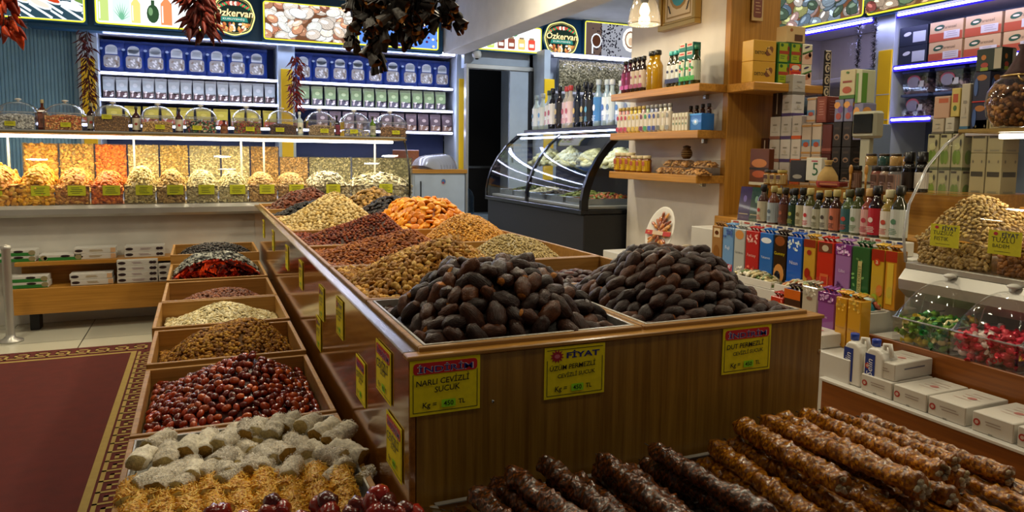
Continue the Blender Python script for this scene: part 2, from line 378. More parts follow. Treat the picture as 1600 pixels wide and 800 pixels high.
# sliding steel door pushed open at the right of the doorway
d = thing('door_1', None, None); d['kind'] = 'structure'
mb = MB('cool_panel'); mb.box(3.42, 3.70, 8.04, 8.08, 0, 2.29); mb.build('door_leaf', d)
mb = MB('black_matte'); mb.box(3.66, 3.72, 8.02, 8.09, 0, 2.3); mb.build('door_edge', d)
mb = MB('brushed'); mb.box(2.86, 3.74, 8.02, 8.1, 2.29, 2.34); mb.box(2.86, 2.89, 8.02, 8.1, 0, 2.3); mb.build('door_frame', d)
mb = MB('steel'); mb.box(3.45, 3.465, 8.015, 8.04, 1.2, 1.45); mb.build('door_handle', d)
# white partition wall with the wood-clad pier at its near end
struct(MB('warm_plaster').box(3.08, 3.45, 3.76, 4.86, 0, 2.95, 0.004), 'wall_partition')
struct(MB('honey_oak').box(3.075, 3.47, 3.71, 3.76, 0, 2.95, 0.002), 'trim_1')
# alcove behind the right shelves
mb = MB('warm_plaster'); mb.box(3.8, 5.78, 5.6, 5.66, 0, 2.95, 0); struct(mb, 'wall_alcove')

# blue ribbed shutter at the far left, with its frame
d = thing('door_2', None, None); d['kind'] = 'structure'
z1 = at(60, 40, Y=8.5).z
mb = MB('shutter_blue'); n = 62
for i in range(n):
    x0 = -3.1 + i * 0.032; mb.box(x0, x0 + 0.026, 8.508, 8.52, 0, z1, 0.004)
mb.box(-3.1, -1.1, 8.52, 8.55, 0, z1, 0); mb.build('shutter', d)
mb = MB('shutter_frame'); mb.box(-3.1, -1.02, 8.42, 8.6, z1, z1 + 0.08); mb.box(-1.13, -1.02, 8.42, 8.6, 0, z1); mb.build('shutter_frame', d)

# carpet runner with a Greek-key border
cp = thing('carpet', 'dark red runner carpet with a gold Greek-key border on the tiled floor', 'carpet', (0, 0, 0))
mb = MB('carpet_red'); X0, X1, Y0, Y1 = -3.0, -0.19, -0.8, 5.34
mb.box(X0, X1, Y0, Y1, 0.002, 0.012, 0.003); mb.build('pile_field', cp)
mb = MB('carpet_gold'); f = Face(mb, (0, 0, 0.0125), (1, 0, 0), (0, 1, 0), 0.0006)
def band(a, b_, t0, t1):
    """a strip between two inner offsets of the carpet edge, right side and far side"""
    f.rect(X1 - t1, Y0, X1 - t0, Y1 - t0); f.rect(X0, Y1 - t1, X1 - t1, Y1 - t0)
band(0, 0, 0.215, 0.245)
def key(o, u, v, L, s):
    """one row of meanders: u along the border, v across it"""
    n_ = int(L / s)
    for i in range(n_):
        a = i * s; q = s / 7.0
        for r in ((0, 0, 6, 1), (0, 0, 1, 6), (0, 5, 5, 6), (4, 2, 5, 6), (2, 2, 5, 3), (6, 0, 7, 1)):
            P = [o + u * (a + x * q) + v * (y * q * 1.15) for x, y in ((r[0], r[1]), (r[2], r[1]), (r[2], r[3]), (r[0], r[3]))]
            mb.raw(P, [(0, 1, 2, 3)])
Z_ = 0.0135
key(Vector((X1 - 0.205, Y0, Z_)), Vector((0, 1, 0)), Vector((1, 0, 0)), Y1 - Y0 - 0.16, 0.1)
key(Vector((X1 - 0.16, Y1 - 0.175, Z_)), Vector((-1, 0, 0)), Vector((0, 1, 0)), 2.6, 0.11)
f.rect(X1 - 0.09, Y0, X1 - 0.082, Y1 - 0.02); mb.build('key_border', cp)

# ------------------------------------------------------------------ ceiling lights, pendant, camera
def downlight(x, y, first=[None]):
    if first[0] is None:
        t = thing('ceiling_downlight', 'round flush ceiling downlight with a white ring', 'ceiling light', (x, y, 2.95), 0, 'round ceiling downlights')
        MB('white_plastic').use(sm=True).lathe([(0.155, 0), (0.155, -0.012), (0.14, -0.022), (0.115, -0.024), (0.112, -0.01)], 32, cap=False).build('ring', t)
        MB('downlight_glow').lathe([(0.0, -0.016), (0.112, -0.016)][::-1], 32, cap=False).build('diffuser', t); first[0] = t
    else: dup(first[0], (x, y, 2.95), 0, 'round flush ceiling downlight with a white ring', 'round ceiling downlights')
downlight(3.83, 6.78)

P = at(1007, 38, X=2.6)
t = thing('pendant_lamp', 'smoked glass bell pendant lamp with a glowing bulb beside the framed picture', 'lamp', (2.6, 3.96, P.z))
mb = MB('smoke_glass').use(sm=True); mb.lathe([(0.098, 0.0), (0.104, 0.004), (0.101, 0.03), (0.092, 0.08), (0.078, 0.13), (0.055, 0.17), (0.028, 0.19)], 32, cap=False); mb.build('lamp_shade', t)
MB('smoke_glass').use(sm=True).tube([(0.1 * math.cos(a), 0.1 * math.sin(a), 0.0) for a in [2 * PI * i / 32 for i in range(32)]], 0.004, 6, True).build('shade_rim', t)
MB('black_matte').use(sm=True).lathe([(0.02, 0.13), (0.026, 0.15), (0.026, 0.2), (0.008, 0.215)], 16).build('socket', t)
MB('cord').tube([(0, 0, 0.21), (0, 0, 2.95 - P.z)], 0.004, 6).build('cord', t)
MB('bulb').use(sm=True).lathe([(0.0, 0.045), (0.018, 0.05), (0.03, 0.07), (0.032, 0.085), (0.024, 0.11), (0.013, 0.13)], 18).build('bulb', t)
l = bpy.data.lights.new('pendant_bulb_light', 'POINT'); l.energy = 6; l.color = (1, 0.75, 0.45); l.shadow_soft_size = 0.04
o = bpy.data.objects.new('bulb_light', l); o.location = (0, 0, 0.02); o.parent = t; COL.objects.link(o)

t = thing('security_camera', 'small white dome security camera on a bracket at the top of the shelving end post', 'camera', (2.98, 8.0, 2.40))
MB('white_plastic').use(sm=True).lathe([(0.03, 0.0), (0.05, 0.02), (0.055, 0.05), (0.045, 0.085), (0.02, 0.1)], 20).build('housing', t)
MB('screen_black').use(sm=True).lathe([(0.0, -0.014), (0.018, -0.012), (0.026, 0.004)], 16).build('lens', t)
MB('white_plastic').box(-0.02, 0.02, 0, 0.1, 0.07, 0.09).build('bracket', t)

# framed picture high on the white partition wall
a = at(1036, 36, X=3.05); c = at(1086, 30, X=3.05)
t = thing('framed_picture', 'ornate silver-gold picture frame with a blue calligraphy medallion on the white wall', 'picture', (3.05, (a.y + c.y) / 2, 2.18))
hw = (a.y - c.y) / 2 + 0.03; H_ = 0.62; mb = MB('brass'); 
for k, (w0, w1, x0) in enumerate(((0.0, 0.035, 0.0), (0.035, 0.055, 0.012))):
    for (y0, y1, q0, q1) in ((-hw + w0, hw - w0, w0, w1), (-hw + w0, hw - w0, H_ - w1, H_ - w0), (-hw + w0, -hw + w1, w1, H_ - w1), (hw - w1, hw - w0, w1, H_ - w1)):
        mb.box(-0.025 + x0, 0.028, y0, y1, q0, q1, 0.004)
mb.build('frame', t)
mb = MB('print'); f = Face(mb, (-0.002, hw - 0.055, 0.055), (0, -1, 0), (0, 0, 1), 0.0008); w = 2 * hw - 0.11; h = H_ - 0.11
f.rect(0, 0, w, h, 'cdbb96'); f.up().frame(0.02, 0.02, w - 0.02, h - 0.02, 0.012, '8d7238'); f.up().ell(w / 2, h * 0.36, w * 0.34, w * 0.36, '9c7a35'); f.up().ell(w / 2, h * 0.36, w * 0.27, w * 0.29, '2f8fa0'); f.up().ell(w / 2, h * 0.36, w * 0.12, w * 0.13, 'd9c078')
for sx in (-1, 1):
    for q in range(4): f.ell(w / 2 + sx * (w * 0.3 + 0.006 * q), 0.06 + 0.014 * q, 0.012, 0.006, '3a3020', rot=sx * 0.7)
mb.build('print_sheet', t)
# ------------------------------------------------------------------ lightbox signs
def pxbox(px, py, Y): p = at(px, py, Y=Y); return p.x, p.z
def signbox(name, label, x0, x1, z0, z1, Y, draw, group=None, art_bg='ffffff', X=None):
    """backlit sign: teal housing, yellow rim line, glowing printed face; X given = faces -X and runs along Y from x0 to x1"""
    if X is None: t = thing(name, label, 'sign', ((x0 + x1) / 2, Y, z0), 0, group)
    else: t = thing(name, label, 'sign', (X, (x0 + x1) / 2, z0), -PI / 2, group)
    w = abs(x1 - x0); h = z1 - z0
    MB('teal_board').box(-w / 2 - 0.012, w / 2 + 0.012, 0.0, 0.07, -0.012, h + 0.012).build('housing', t)
    mb = MB('lightbox'); f = Face(mb, (-w / 2, -0.001, 0), (1, 0, 0), (0, 0, 1), 0.0012)
    f.rrect(0, 0, w, h, 0.03, 'e8e23a'); f.up().rrect(0.014, 0.014, w - 0.014, h - 0.014, 0.024, art_bg); f.up(); draw(f, w, h); mb.build('printed_face', t)
    return t
def inside(f, w, h, pts, col, m=0.016):
    p = crop(pts, m, m, w - m, h - m)
    if len(p) >= 3: f.poly(p, col)
def elp(cx, cy, rx, ry, rot=0, n=12):
    ca, sa = math.cos(rot), math.sin(rot)
    return [(cx + rx * math.cos(a) * ca - ry * math.sin(a) * sa, cy + rx * math.cos(a) * sa + ry * math.sin(a) * ca) for a in [2 * PI * i / n for i in range(n)]]
def art_nuts(seed, cols, big=1.0):
    def d(f, w, h):
        r = random.Random(seed); f.rect(0.016, 0.016, w - 0.016, h - 0.016, '6b4630')
        for i in range(90):
            if i % 9 == 0: f.up()
            c = r.choice(cols); cx = r.uniform(0, w); cy = r.uniform(0, h); a = r.uniform(0.035, 0.06) * big; b_ = a * r.uniform(0.45, 0.8); ro = r.uniform(-0.8, 0.8)
            inside(f, w, h, elp(cx, cy, a * 1.08, b_ * 1.12, ro), vary(c, 0.1, r) if False else tuple(x * 0.55 for x in hx(c)))
            inside(f, w, h, elp(cx, cy + 0.002, a, b_, ro), vary(c, 0.12, r)); f.k += 0.3
            inside(f, w, h, elp(cx - a * 0.2, cy + b_ * 0.3, a * 0.5, b_ * 0.3, ro), tuple(min(255, x * 1.25 + 25) for x in hx(c))); f.k += 0.2
    return d
def art_bottles(f, w, h):
    def bot(cx, bw, bh, col, cap='6b4a2a', y0=0.03):
        f.poly([(cx - bw / 2, y0), (cx + bw / 2, y0), (cx + bw / 2, y0 + bh * 0.62), (cx + bw * 0.16, y0 + bh * 0.76), (cx + bw * 0.16, y0 + bh * 0.9), (cx - bw * 0.16, y0 + bh * 0.9), (cx - bw * 0.16, y0 + bh * 0.76), (cx - bw / 2, y0 + bh * 0.62)], col)
        f.up().rect(cx - bw * 0.17, y0 + bh * 0.9, cx + bw * 0.17, y0 + bh, cap); f.poly([(cx - bw * .4, y0 + .02), (cx - bw * .28, y0 + .02), (cx - bw * .28, y0 + bh * .55), (cx - bw * .4, y0 + bh * .55)], 'ffffff')
    for x, bw, bh, c in ((0.07, 0.09, 0.32, 'b9cf7a'), (0.35, 0.08, 0.3, 'e6cf7a'), (0.62, 0.1, 0.33, 'e08a58'), (0.93, 0.1, 0.26, 'e9d98a'), (1.1, 0.09, 0.3, 'c3d98a')):
        if x < w - 0.05: bot(x, bw, min(bh, h * 0.8), c)
    f.up().ell(0.5, 0.13, 0.055, 0.09, '2f4a30'); f.rect(0.485, 0.2, 0.515, 0.26, '2f4a30'); f.up().ell(0.48, 0.15, 0.02, 0.04, '6f9468'); f.rrect(0.15, 0.03, 0.3, 0.26, 0.015, 'cfe6de')
    for i in range(9):
        a = 0.3 + i * 0.28; f.up().poly([(0.22, 0.05), (0.225 + 0.09 * math.cos(a), 0.05 + 0.17 * math.sin(a)), (0.235, 0.05)], '6fae8c')
        f.poly([(0.8, 0.05), (0.805 + 0.08 * math.cos(a), 0.05 + 0.13 * math.sin(a)), (0.82, 0.05)], '6d7c2c')
def art_spices(f, w, h):
    f.rect(0.016, 0.016, w - 0.016, h - 0.016, '2d4450'); r = random.Random(3)
    for i in range(11):
        cx = 0.06 + i * 0.085; ro = -0.5 + i * 0.02; c = ['d8702a', '8fb39a', 'e8a13c', '7a3a1c', 'f0c9a0', '4a2a1a', 'd9d2c4', 'c04020', '9a7a30', 'dfe3e2', '6a8a40'][i]
        inside(f, w, h, elp(cx, 0.14 + 0.05 * (i % 3), 0.1, 0.035, ro), 'e4ecf2'); f.up(); inside(f, w, h, elp(cx, 0.145 + 0.05 * (i % 3), 0.082, 0.024, ro), c)
        inside(f, w, h, [(cx + .08, .08 + .05 * (i % 3)), (cx + .26, -.04 + .05 * (i % 3)), (cx + .27, -.02 + .05 * (i % 3)), (cx + .085, .1 + .05 * (i % 3))], 'dfe8ee'); f.up()
    for i in range(7): inside(f, w, h, elp(0.08 + i * 0.14, h * 0.8, 0.075, 0.05), ['d8602a', '58a066', 'f0eee8', 'e89030', '8ac0a0', 'c8a060', '3a8a5a'][i])
def art_coffee(f, w, h):
    f.rect(0.016, 0.016, w - 0.016, h - 0.016, '8d8f98'); r = random.Random(5); f.up(); inside(f, w, h, [(0, 0), (w * .3, 0), (w * .3, h), (0, h)], '5b4a42'); f.up()
    for i in range(170):
        x = w * (0.45 + r.gauss(0, 0.14)); y = r.uniform(0, h); inside(f, w, h, elp(x, y, 0.012, 0.008, r.uniform(0, 3), 8), r.choice(['1a1a22', '2a2230', '101018'])); f.k += 0.02
    f.up(); inside(f, w, h, elp(w * 0.2, h * 0.45, 0.075, 0.09), 'dfe6ee'); f.up(); inside(f, w, h, elp(w * 0.2, h * 0.45, 0.06, 0.072), '4a2c1e'); f.rect(w * .12, .03, w * .145, h * .32, 'dfe6ee')
    inside(f, w, h, elp(w * 0.82, h * 0.55, 0.12, 0.15), 'f4f1ea'); f.up(); inside(f, w, h, elp(w * 0.82, h * 0.55, 0.085, 0.11), '7a5a40'); f.up(); inside(f, w, h, elp(w * 0.82, h * 0.55, 0.07, 0.09), 'e8dcc8'); f.up(); inside(f, w, h, elp(w * 0.82, h * 0.5, 0.03, 0.05), 'c8a888')
def art_jars(f, w, h):
    for i, c in enumerate(('c2d86a', '7a4438', '8a4a3a', 'e8c070', 'd85040')):
        x = 0.25 + i * 0.13; f.rrect(x - .045, .03, x + .045, .15, .015, c); f.rect(x - .03, .15, x + .03, .17, '8a7a60'); f.up().rect(x - .03, .06, x + .03, .1, 'f0e8d8')
    f.up().ell(0.55, 0.21, 0.04, 0.035, '3f9a5a')
def logo(name, label, xc, zc, Y, w, h):
    t = thing(name, label, 'sign', (xc, Y, zc))
    out = []
    for i in range(48):
        a = 2 * PI * i / 48; k = 1 + 0.022 * math.cos(4 * a + PI) + 0.018 * math.cos(8 * a); out.append((k * w / 2 * math.cos(a), k * h / 2 * math.sin(a)))
    out = [(x * (1.0), z) for x, z in out]
    mb = MB('teal_board'); mb.prism([(x * 1.02, z * 1.02) for x, z in out], 0.0, 0.06); mb.build('housing', t)
    mb = MB('lightbox'); f = Face(mb, (0, -0.002, 0), (1, 0, 0), (0, 0, 1), 0.0014)
    f.poly(out, 'f0e68a'); f.up().poly([(x * 0.93, z * 0.93) for x, z in out], '10302c'); f.up().poly([(x * 0.88, z * 0.88) for x, z in out], 'e0c46a'); f.up().poly([(x * 0.865, z * 0.865) for x, z in out], '1c2a24')
    r = random.Random(2); f.up()
    for i in range(60):
        x = r.uniform(-.36, .36) * w; z = r.uniform(-.40, -.2) * h
        if (x / (w * .4)) ** 2 + (z / (h * .43)) ** 2 < 1: f.ell(x, z, .02, .012, r.choice(['e8c898', 'c07840', 'f4e6c8', 'a04a30', 'dfa860', 'e8dcd0']), r.uniform(0, 3), 8); f.k += .05
    for sx in (-1, 1):
        for q in range(6): f.ell(sx * w * (0.14 + .045 * q), h * (.3 - .022 * q), .02, .01, '3f9a5a' if q % 2 else 'd05a48', sx * .6, 8)
    for q in range(5): f.ell(w * (-.1 + .05 * q), h * .3, .018, .022, 'f0e6d4' if q % 2 else 'b04a3a')
    f.up().poly([(-w * .33, -h * .15), (w * .33, -h * .15), (w * .3, -h * .03), (-w * .3, -h * .03)], '2f7f72'); f.up().text('KURUYEMİŞ', 0, -h * .09, h=h * .07, w=w * .5, col='f4f0e0')
    f.text('Özkervan', 0, h * .08, w=w * .92, h=h * .24, col='8a5a20', shear=.15, bold=.03); f.up().text('Özkervan', 0, h * .085, w=w * .9, h=h * .22, col='fff0b0', shear=.15, bold=.01)
    mb.build('printed_face', t); return t
YF = 8.15
mb = MB('teal_board'); mb.box(-1.45, 2.62, YF + 0.02, YF + 0.2, at(147, 47, Y=YF).z, 2.95); mb.build('sign_fascia', label='long dark teal board carrying the backlit signs above the packet shelves', cat='fascia')
def by_px(px0, py0, px1, py1, Y):
    a, b_ = at(px0, py0, Y=Y), at(px1, py1, Y=Y); return a.x, b_.x, b_.z, a.z
x0, x1, z0, z1 = by_px(0, -14, 135, 37, YF); signbox('lightbox_sign', 'backlit spice and spoon picture above the blue shutter', x0 - .25, x1, z0, 2.93, YF - .05, art_spices)
x0, x1, z0, z1 = by_px(148, -14, 322, 50, YF); signbox('lightbox_sign', 'backlit picture of oil bottles and leaves above the packet shelves', x0, x1, z0, 2.93, YF - .05, art_bottles)
x0, x1, z0, z1 = by_px(410, 2, 552, 72, YF); signbox('lightbox_sign', 'backlit nut picture between the oval shop sign and the hanging dried aubergines', x0, x1, z0, z1, YF - .05, art_nuts(4, ['f4ece0', 'c89070', 'e8d0b8', 'fafaf4', 'b87a60', 'd0c4b8', 'f0e0d0'], 1.5), art_bg='6b4630')
def art_purple(f, w, h):
    f.rect(.016, .016, w - .016, h - .016, '5a88d8'); r = random.Random(8); f.up()
    for i in range(60): inside(f, w, h, elp(r.uniform(.3, 1) * w, r.uniform(0, .7) * h, .016, .014), r.choice(['4a2450', '2a1a3a', '6a3a70', 'e8d8b0'])); f.k += .05
    inside(f, w, h, elp(w * .6, h * .7, .12, .05), 'e0c080'); f.up()
x0, x1, z0, z1 = by_px(557, 10, 683, 80, YF); signbox('lightbox_sign', 'backlit blue fruit picture half hidden behind the hanging dried aubergines', x0, x1, z0, z1, YF - .05, art_purple)
P = at(365, 25, Y=YF - .08); logo('oval_shop_sign', 'oval backlit shop sign between the bottle picture and the nut picture', P.x, P.z, YF - .1, at(398, 25, Y=YF).x - at(331, 25, Y=YF).x, at(365, -5, Y=YF).z - at(365, 57, Y=YF).z)
YG = 8.0
mb = MB('teal_board'); p = at(700, 92, Y=YG); q = at(998, 97, Y=YG); mb.box(2.87, q.x + .1, YG + .02, YG + .3, 2.52, 2.95); mb.build('sign_fascia', label='dark teal sign board above the doorway and the seed bags', cat='fascia')
x0, x1, z0, z1 = by_px(720, 40, 843, 85, YG); signbox('lightbox_sign', 'backlit picture of small jars above the dark doorway', 2.88, x1, z0, z0 + .3, YG - .05, art_jars)
x0, x1, z0, z1 = by_px(911, 37, 995, 94, YG); signbox('lightbox_sign', 'backlit coffee cup and coffee bean picture beside the white partition wall', x0, x1, z0, z1 + .03, YG - .05, art_coffee)
P = at(876, 61, Y=YG - .08); logo('oval_shop_sign', 'oval backlit shop sign left of the coffee picture', P.x, P.z, YG - .1, at(903, 61, Y=YG).x - at(850, 61, Y=YG).x, at(876, 34, Y=YG).z - at(876, 87, Y=YG).z)
XR = 5.2
def by_pxr(px0, pyb0, px1, pyb1): a, b_ = at(px0, pyb0, X=XR), at(px1, pyb1, X=XR); return a.y, b_.y, (a.z + b_.z) / 2
cheeses = art_nuts(9, ['8a9aa8', '5a6a7a', 'b0908a', '8a8a5a', '4a5a4a', 'a8a098', '6a7a88'], 1.6)
y0, y1, z = by_pxr(1225, 47, 1349, 28); signbox('lightbox_sign', 'backlit produce picture above the empty recess at the far right', y1, y0 + .15, z, 2.93, None, cheeses, art_bg='5a7a90', X=XR)
y0, y1, z = by_pxr(1354, 25, 1500, -4); signbox('lightbox_sign', 'backlit nut picture above the tea carton shelves', y1 - .3, y0, z, 2.93, None, art_nuts(12, ['b07a70', 'c0a890', '8a4a44', 'c0b8b0', 'a8845a', '6a8060'], 1.5), art_bg='3a2a20', X=XR)
mb = MB('teal_board'); mb.box(5.22, 5.35, 2.9, 6.0 - .42, 2.49, 2.95); mb.build('sign_fascia', label='dark green sign board along the top of the right-hand shelves', cat='fascia')

# ------------------------------------------------------------------ packet shelving at the back
SH = [2.46, 2.06, 1.79, 1.53]
t = thing('packet_shelving', 'tall white shelving unit with glowing light strips and yellow posts behind the nut counter', 'shelving', (0, 8.5, 0))
mb = MB('shelf_back'); mb.box(-0.95, 2.86, 0.38, 0.41, 0.9, 2.5); mb.build('back_panel', t)
for z in SH:
    s_ = MB('shelf_board').box(-0.93, 2.86, -0.02 if z < 2.4 else -.1, 0.38, z, z + 0.03).build('shelf', t)
    mb = MB('led')
    for a, b_ in ((-0.9, 0.80), (0.99, 2.84)): mb.box(a, b_, -0.045 if z < 2.4 else -.125, -0.022 if z < 2.4 else -.102, z + 0.002, z + (0.024 if z < 2.4 else .036))
    mb.build('led_strip', s_)
for x, n_ in ((-1.0, 'l'), (0.9, 'm'), (2.95, 'r')):
    w = 0.06 if x < 2 else 0.05
    c = MB('cool_panel').box(x - w - .03, x + w + .03, -0.1, 0.38, 0.0 if x < 2.5 else 0.0, 2.56).build('post', t)
    MB('yellow_strip').box(x - w, x + w, -0.112, -0.1, 0.95, 2.2).build('yellow_strip', c, label='yellow facing strip')
# packets
def packet(name, w, h, d, draw, mat='pouch', col='2a4a9a', parent=None):
    """a filled stand-up bag: cushion shape, crimped seal on top, printed front"""
    mb = MB(mat, col).use(sm=True); nu, nv = 8, 8
    for s_ in (-1, 1):
        def fn(u, v, s_=s_):
            x = (u - .5) * w; z = v * h; e = (1 - (2 * u - 1) ** 4); g = min(1, (1 - v) * 3.2) ** .6 * min(1, .35 + v * 4)
            return (x * (1 - .04 * math.sin(v * PI)), s_ * d / 2 * e * g, z)
        if s_ < 0: mb.grid(fn, nu, nv)
        else: mb.grid(lambda u, v, fn=fn: fn(1 - u, v), nu, nv)
    t = thing(name, None, None)
    mb.build('bag', t); mb = MB(mat, col); mb.box(-w / 2, w / 2, -.004, .004, h - .004, h + .02, .001); mb.build('top_seal', t)
    mb = MB('print'); draw(Face(mb, (-w / 2, -d / 2 - .001, 0), (1, 0, 0), (0, 0, 1), .0012), w, h)
    if mb.F: mb.build('printed_front', t)
    return t
def blue_front(f, w, h):
    f.ell(w * .5, h * .76, w * .24, h * .13, 'c9cfd0'); f.rect(w * .26, h * .58, w * .74, h * .76, 'c9cfd0'); f.up().lines(w * .3, w * .72, h * .8, 5, h * .035, h * .012, '7d8a90')
    f.rrect(w * .18, h * .15, w * .82, h * .55, w * .12, '9a958c'); r = random.Random(1)
    for i in range(14): f.up().ell(w * r.uniform(.25, .75), h * r.uniform(.2, .48), w * .07, h * .03, r.choice(['8a7866', 'b0a090', '6a5a4c', 'd8d4cc']), r.uniform(0, 3), 8); f.k -= .9
    f.ell(w * .1, h * .75, w * .07, h * .04, '9fb4cf')
def front2(bg, top, dark):
    def d(f, w, h):
        f.rect(w * .06, h * .42, w * .94, h * .92, top); f.up().ell(w * .5, h * .68, w * .2, h * .1, bg)
        f.rect(w * .06, h * .06, w * .94, h * .36, dark); r = random.Random(5)
        for i in range(10): f.ell(w * r.uniform(.2, .8), h * r.uniform(.1, .4), w * .12, h * .04, r.choice([dark, 'b8a89c', '8a7468', 'e0dcd4']), r.uniform(0, 3), 8); f.k += .1
    return d
def row(proto, xs, y, z, label, group, cat, jit=.01):
    for i, x in enumerate(xs):
        loc = (x + R_.uniform(-jit, jit) * .4, y + R_.uniform(-jit, jit), z)
        if i == 0: proto.location = loc; proto['label'] = label; proto['category'] = cat; proto['group'] = group
        else: dup(proto, loc, R_.uniform(-.05, .05))
blue = packet('snack_packet', 0.23, 0.31, 0.1, blue_front, col='16347e')
row(blue, [-0.8 + .2 * i for i in range(8)], 8.6, SH[1] + .03, 'royal blue packet with a clear window in the left bay of the top shelf', 'blue packets in the left bay', 'packet')
row(dup(blue, (0, 0, 0)), [1.10 + .205 * i for i in range(9)], 8.6, SH[1] + .03, 'royal blue packet with a clear window in the right bay of the top shelf', 'blue packets in the right bay', 'packet')
wp = packet('coffee_pouch', 0.115, 0.205, 0.06, front2('b8bcb8', '9ea5a2', '4a3634'), col='a5aaa8')
row(wp, [-0.84 + .121 * i for i in range(14)], 8.56, SH[2] + .03, 'grey pouch with a dark flower print on the second shelf of the left bay', 'grey pouches', 'pouch', .004)
gp = packet('tea_pouch', 0.13, 0.205, 0.07, front2('b0c090', '7f9468', '4f4a52'), col='8c9a78')
row(gp, [1.10 + .147 * i for i in range(12)], 8.56, SH[2] + .03, 'green-topped pouch on the second shelf of the right bay', 'green-topped pouches', 'pouch', .004)
bp_ = packet('nut_pouch', 0.13, 0.19, 0.07, front2('c9b8b4', '6a5a60', '8a6a58'), col='7a6a72')
row(bp_, [1.3 + .15 * i for i in range(11)], 8.56, SH[3] + .03, 'brown and white pouch on the lowest lit shelf of the right bay', 'brown pouches', 'pouch', .004)
row(packet('grain_pouch', 0.15, 0.17, 0.08, front2('d8c860', 'c0b040', 'a04a30'), col='b0a040'), [-0.8 + .17 * i for i in range(10)], 8.56, SH[3] + .03, 'yellowish pouch on the lowest lit shelf of the left bay', 'yellowish pouches', 'pouch', .004)

# ------------------------------------------------------------------ side cabinet, dome lids, things in the doorway
t = thing('side_cabinet', 'pale grey cabinet with a wooden worktop edge beside the dark doorway', 'cabinet', (1.8, 8.0, 0))
MB('cool_panel').box(0, 1.05, 0.02, 0.85, 0, 1.07).build('body', t)
MB('honey_oak_long').box(-.02, 1.07, -.01, .45, 1.07, 1.115).build('worktop', t)
dr = MB('cool_panel').box(.44, 1.04, 0.0, 0.02, .08, 1.05).build('door', t)
MB('black_matte').tube([(.5, -.03, .78), (.5, -.035, .8), (.5, -.035, .96), (.5, -.03, .98)], .008, 8).build('handle', dr)
mb = MB('print'); f = Face(mb, (.78, -.001, .97), (1, 0, 0), (0, 0, 1)); f.ell(0, 0, .035, .042, 'b8b4a8'); f.up().ell(0, .005, .026, .03, '4a6a9a'); f.up().ell(-.004, -.008, .014, .012, 'b04a48'); mb.build('sticker', dr, label='small round coloured sticker')
for i in range(6):
    P = at(665 + i * 6, 248 - i * 0.6, Y=8.12)
    mb = MB('acrylic_rim').use(sm=True); n_ = 14
    mb.grid(lambda u, v: ((u - .5) * .3, (v - .5) * .3 * .9, .16 * max(0, 1 - (2 * u - 1) ** 2) ** .5 * max(0, 1 - (2 * v - 1) ** 4) ** .5), n_, n_)
    mb.tube([(math.cos(a) * .15, 0, .16 * math.sin(a)) for a in [PI * k / 14 for k in range(15)]], .004, 5)
    mb.build('dome_lid', label='clear dome lid leaning in the nested pile on the side cabinet', cat='lid', group='nested dome lids', loc=(2.42 + .045 * i, 8.14 + .025 * i, 1.117 + .004 * i), rot=(0, .28 + .06 * i, .35))
t = thing('serving_tray', 'orange-brown wooden board leaning behind the dome lids', 'board', (2.25, 8.42, 1.115))
MB('walnut_board').box(-.16, .16, 0, .02, 0, .22, .006).build('board', t)
# kitchen beyond the doorway
t = thing('wall_cupboard', 'dark grey wall cupboard in the unlit room through the doorway', 'cupboard', (3.05, 9.75, 1.55)); MB('cool_panel').box(-.15, .3, 0, .32, 0, .75).build('body', t); MB('cool_panel').box(-.145, .295, -.018, 0, .01, .74).build('door', t)
t = thing('kitchen_counter', 'dark worktop along the back of the unlit room', 'counter', (3.35, 9.4, 0)); MB('black_matte').box(-.4, .9, 0, .6, 0, 1.1).build('base', t); MB('steel').box(-.4, .9, -.01, .6, 1.1, 1.13).build('worktop', t)
t = thing('tea_urn', 'tall steel double tea pot standing in the dark doorway', 'teapot', (3.12, 9.55, 1.13))
MB('steel').use(sm=True).lathe([(.07, 0), (.085, .03), (.085, .14), (.05, .19), (.045, .2), (.062, .22), (.064, .31), (.04, .36), (.01, .37), (.012, .39), (0, .4)], 20).build('body', t)
MB('steel').use(sm=True).tube([(.08, 0, .05), (.13, 0, .1), (.14, 0, .14)], .012, 8).build('spout', t)
MB('black_matte').tube([(-.08, 0, .04), (-.13, 0, .06), (-.13, 0, .14), (-.08, 0, .16)], .008, 8).build('handle', t)
t = thing('water_bottle', 'blue-tinted water dispenser bottle standing inside the doorway', 'bottle', (3.0, 8.45, 0.55)); glassy('water_plastic', (.45, .7, .85), 1.2, .08, .06)
MB('water_plastic').use(sm=True).lathe([(.1, 0), (.12, .02), (.12, .22), (.1, .28), (.04, .34), (.035, .4)], 20).build('body', t); MB('cap', 'c0ccd4').lathe([(.038, .4), (.038, .44), (.02, .5), (.02, .56)], 14).build('tap', t)
t = thing('low_cabinet', 'low grey cabinet carrying the water bottle in the doorway', 'cabinet', (3.05, 8.3, 0)); MB('grey_cab').box(-.17, .35, 0, .4, 0, .55).build('body', t); MB('grey_cab').box(-.15, .33, -.016, 0, .04, .52).build('door', t)
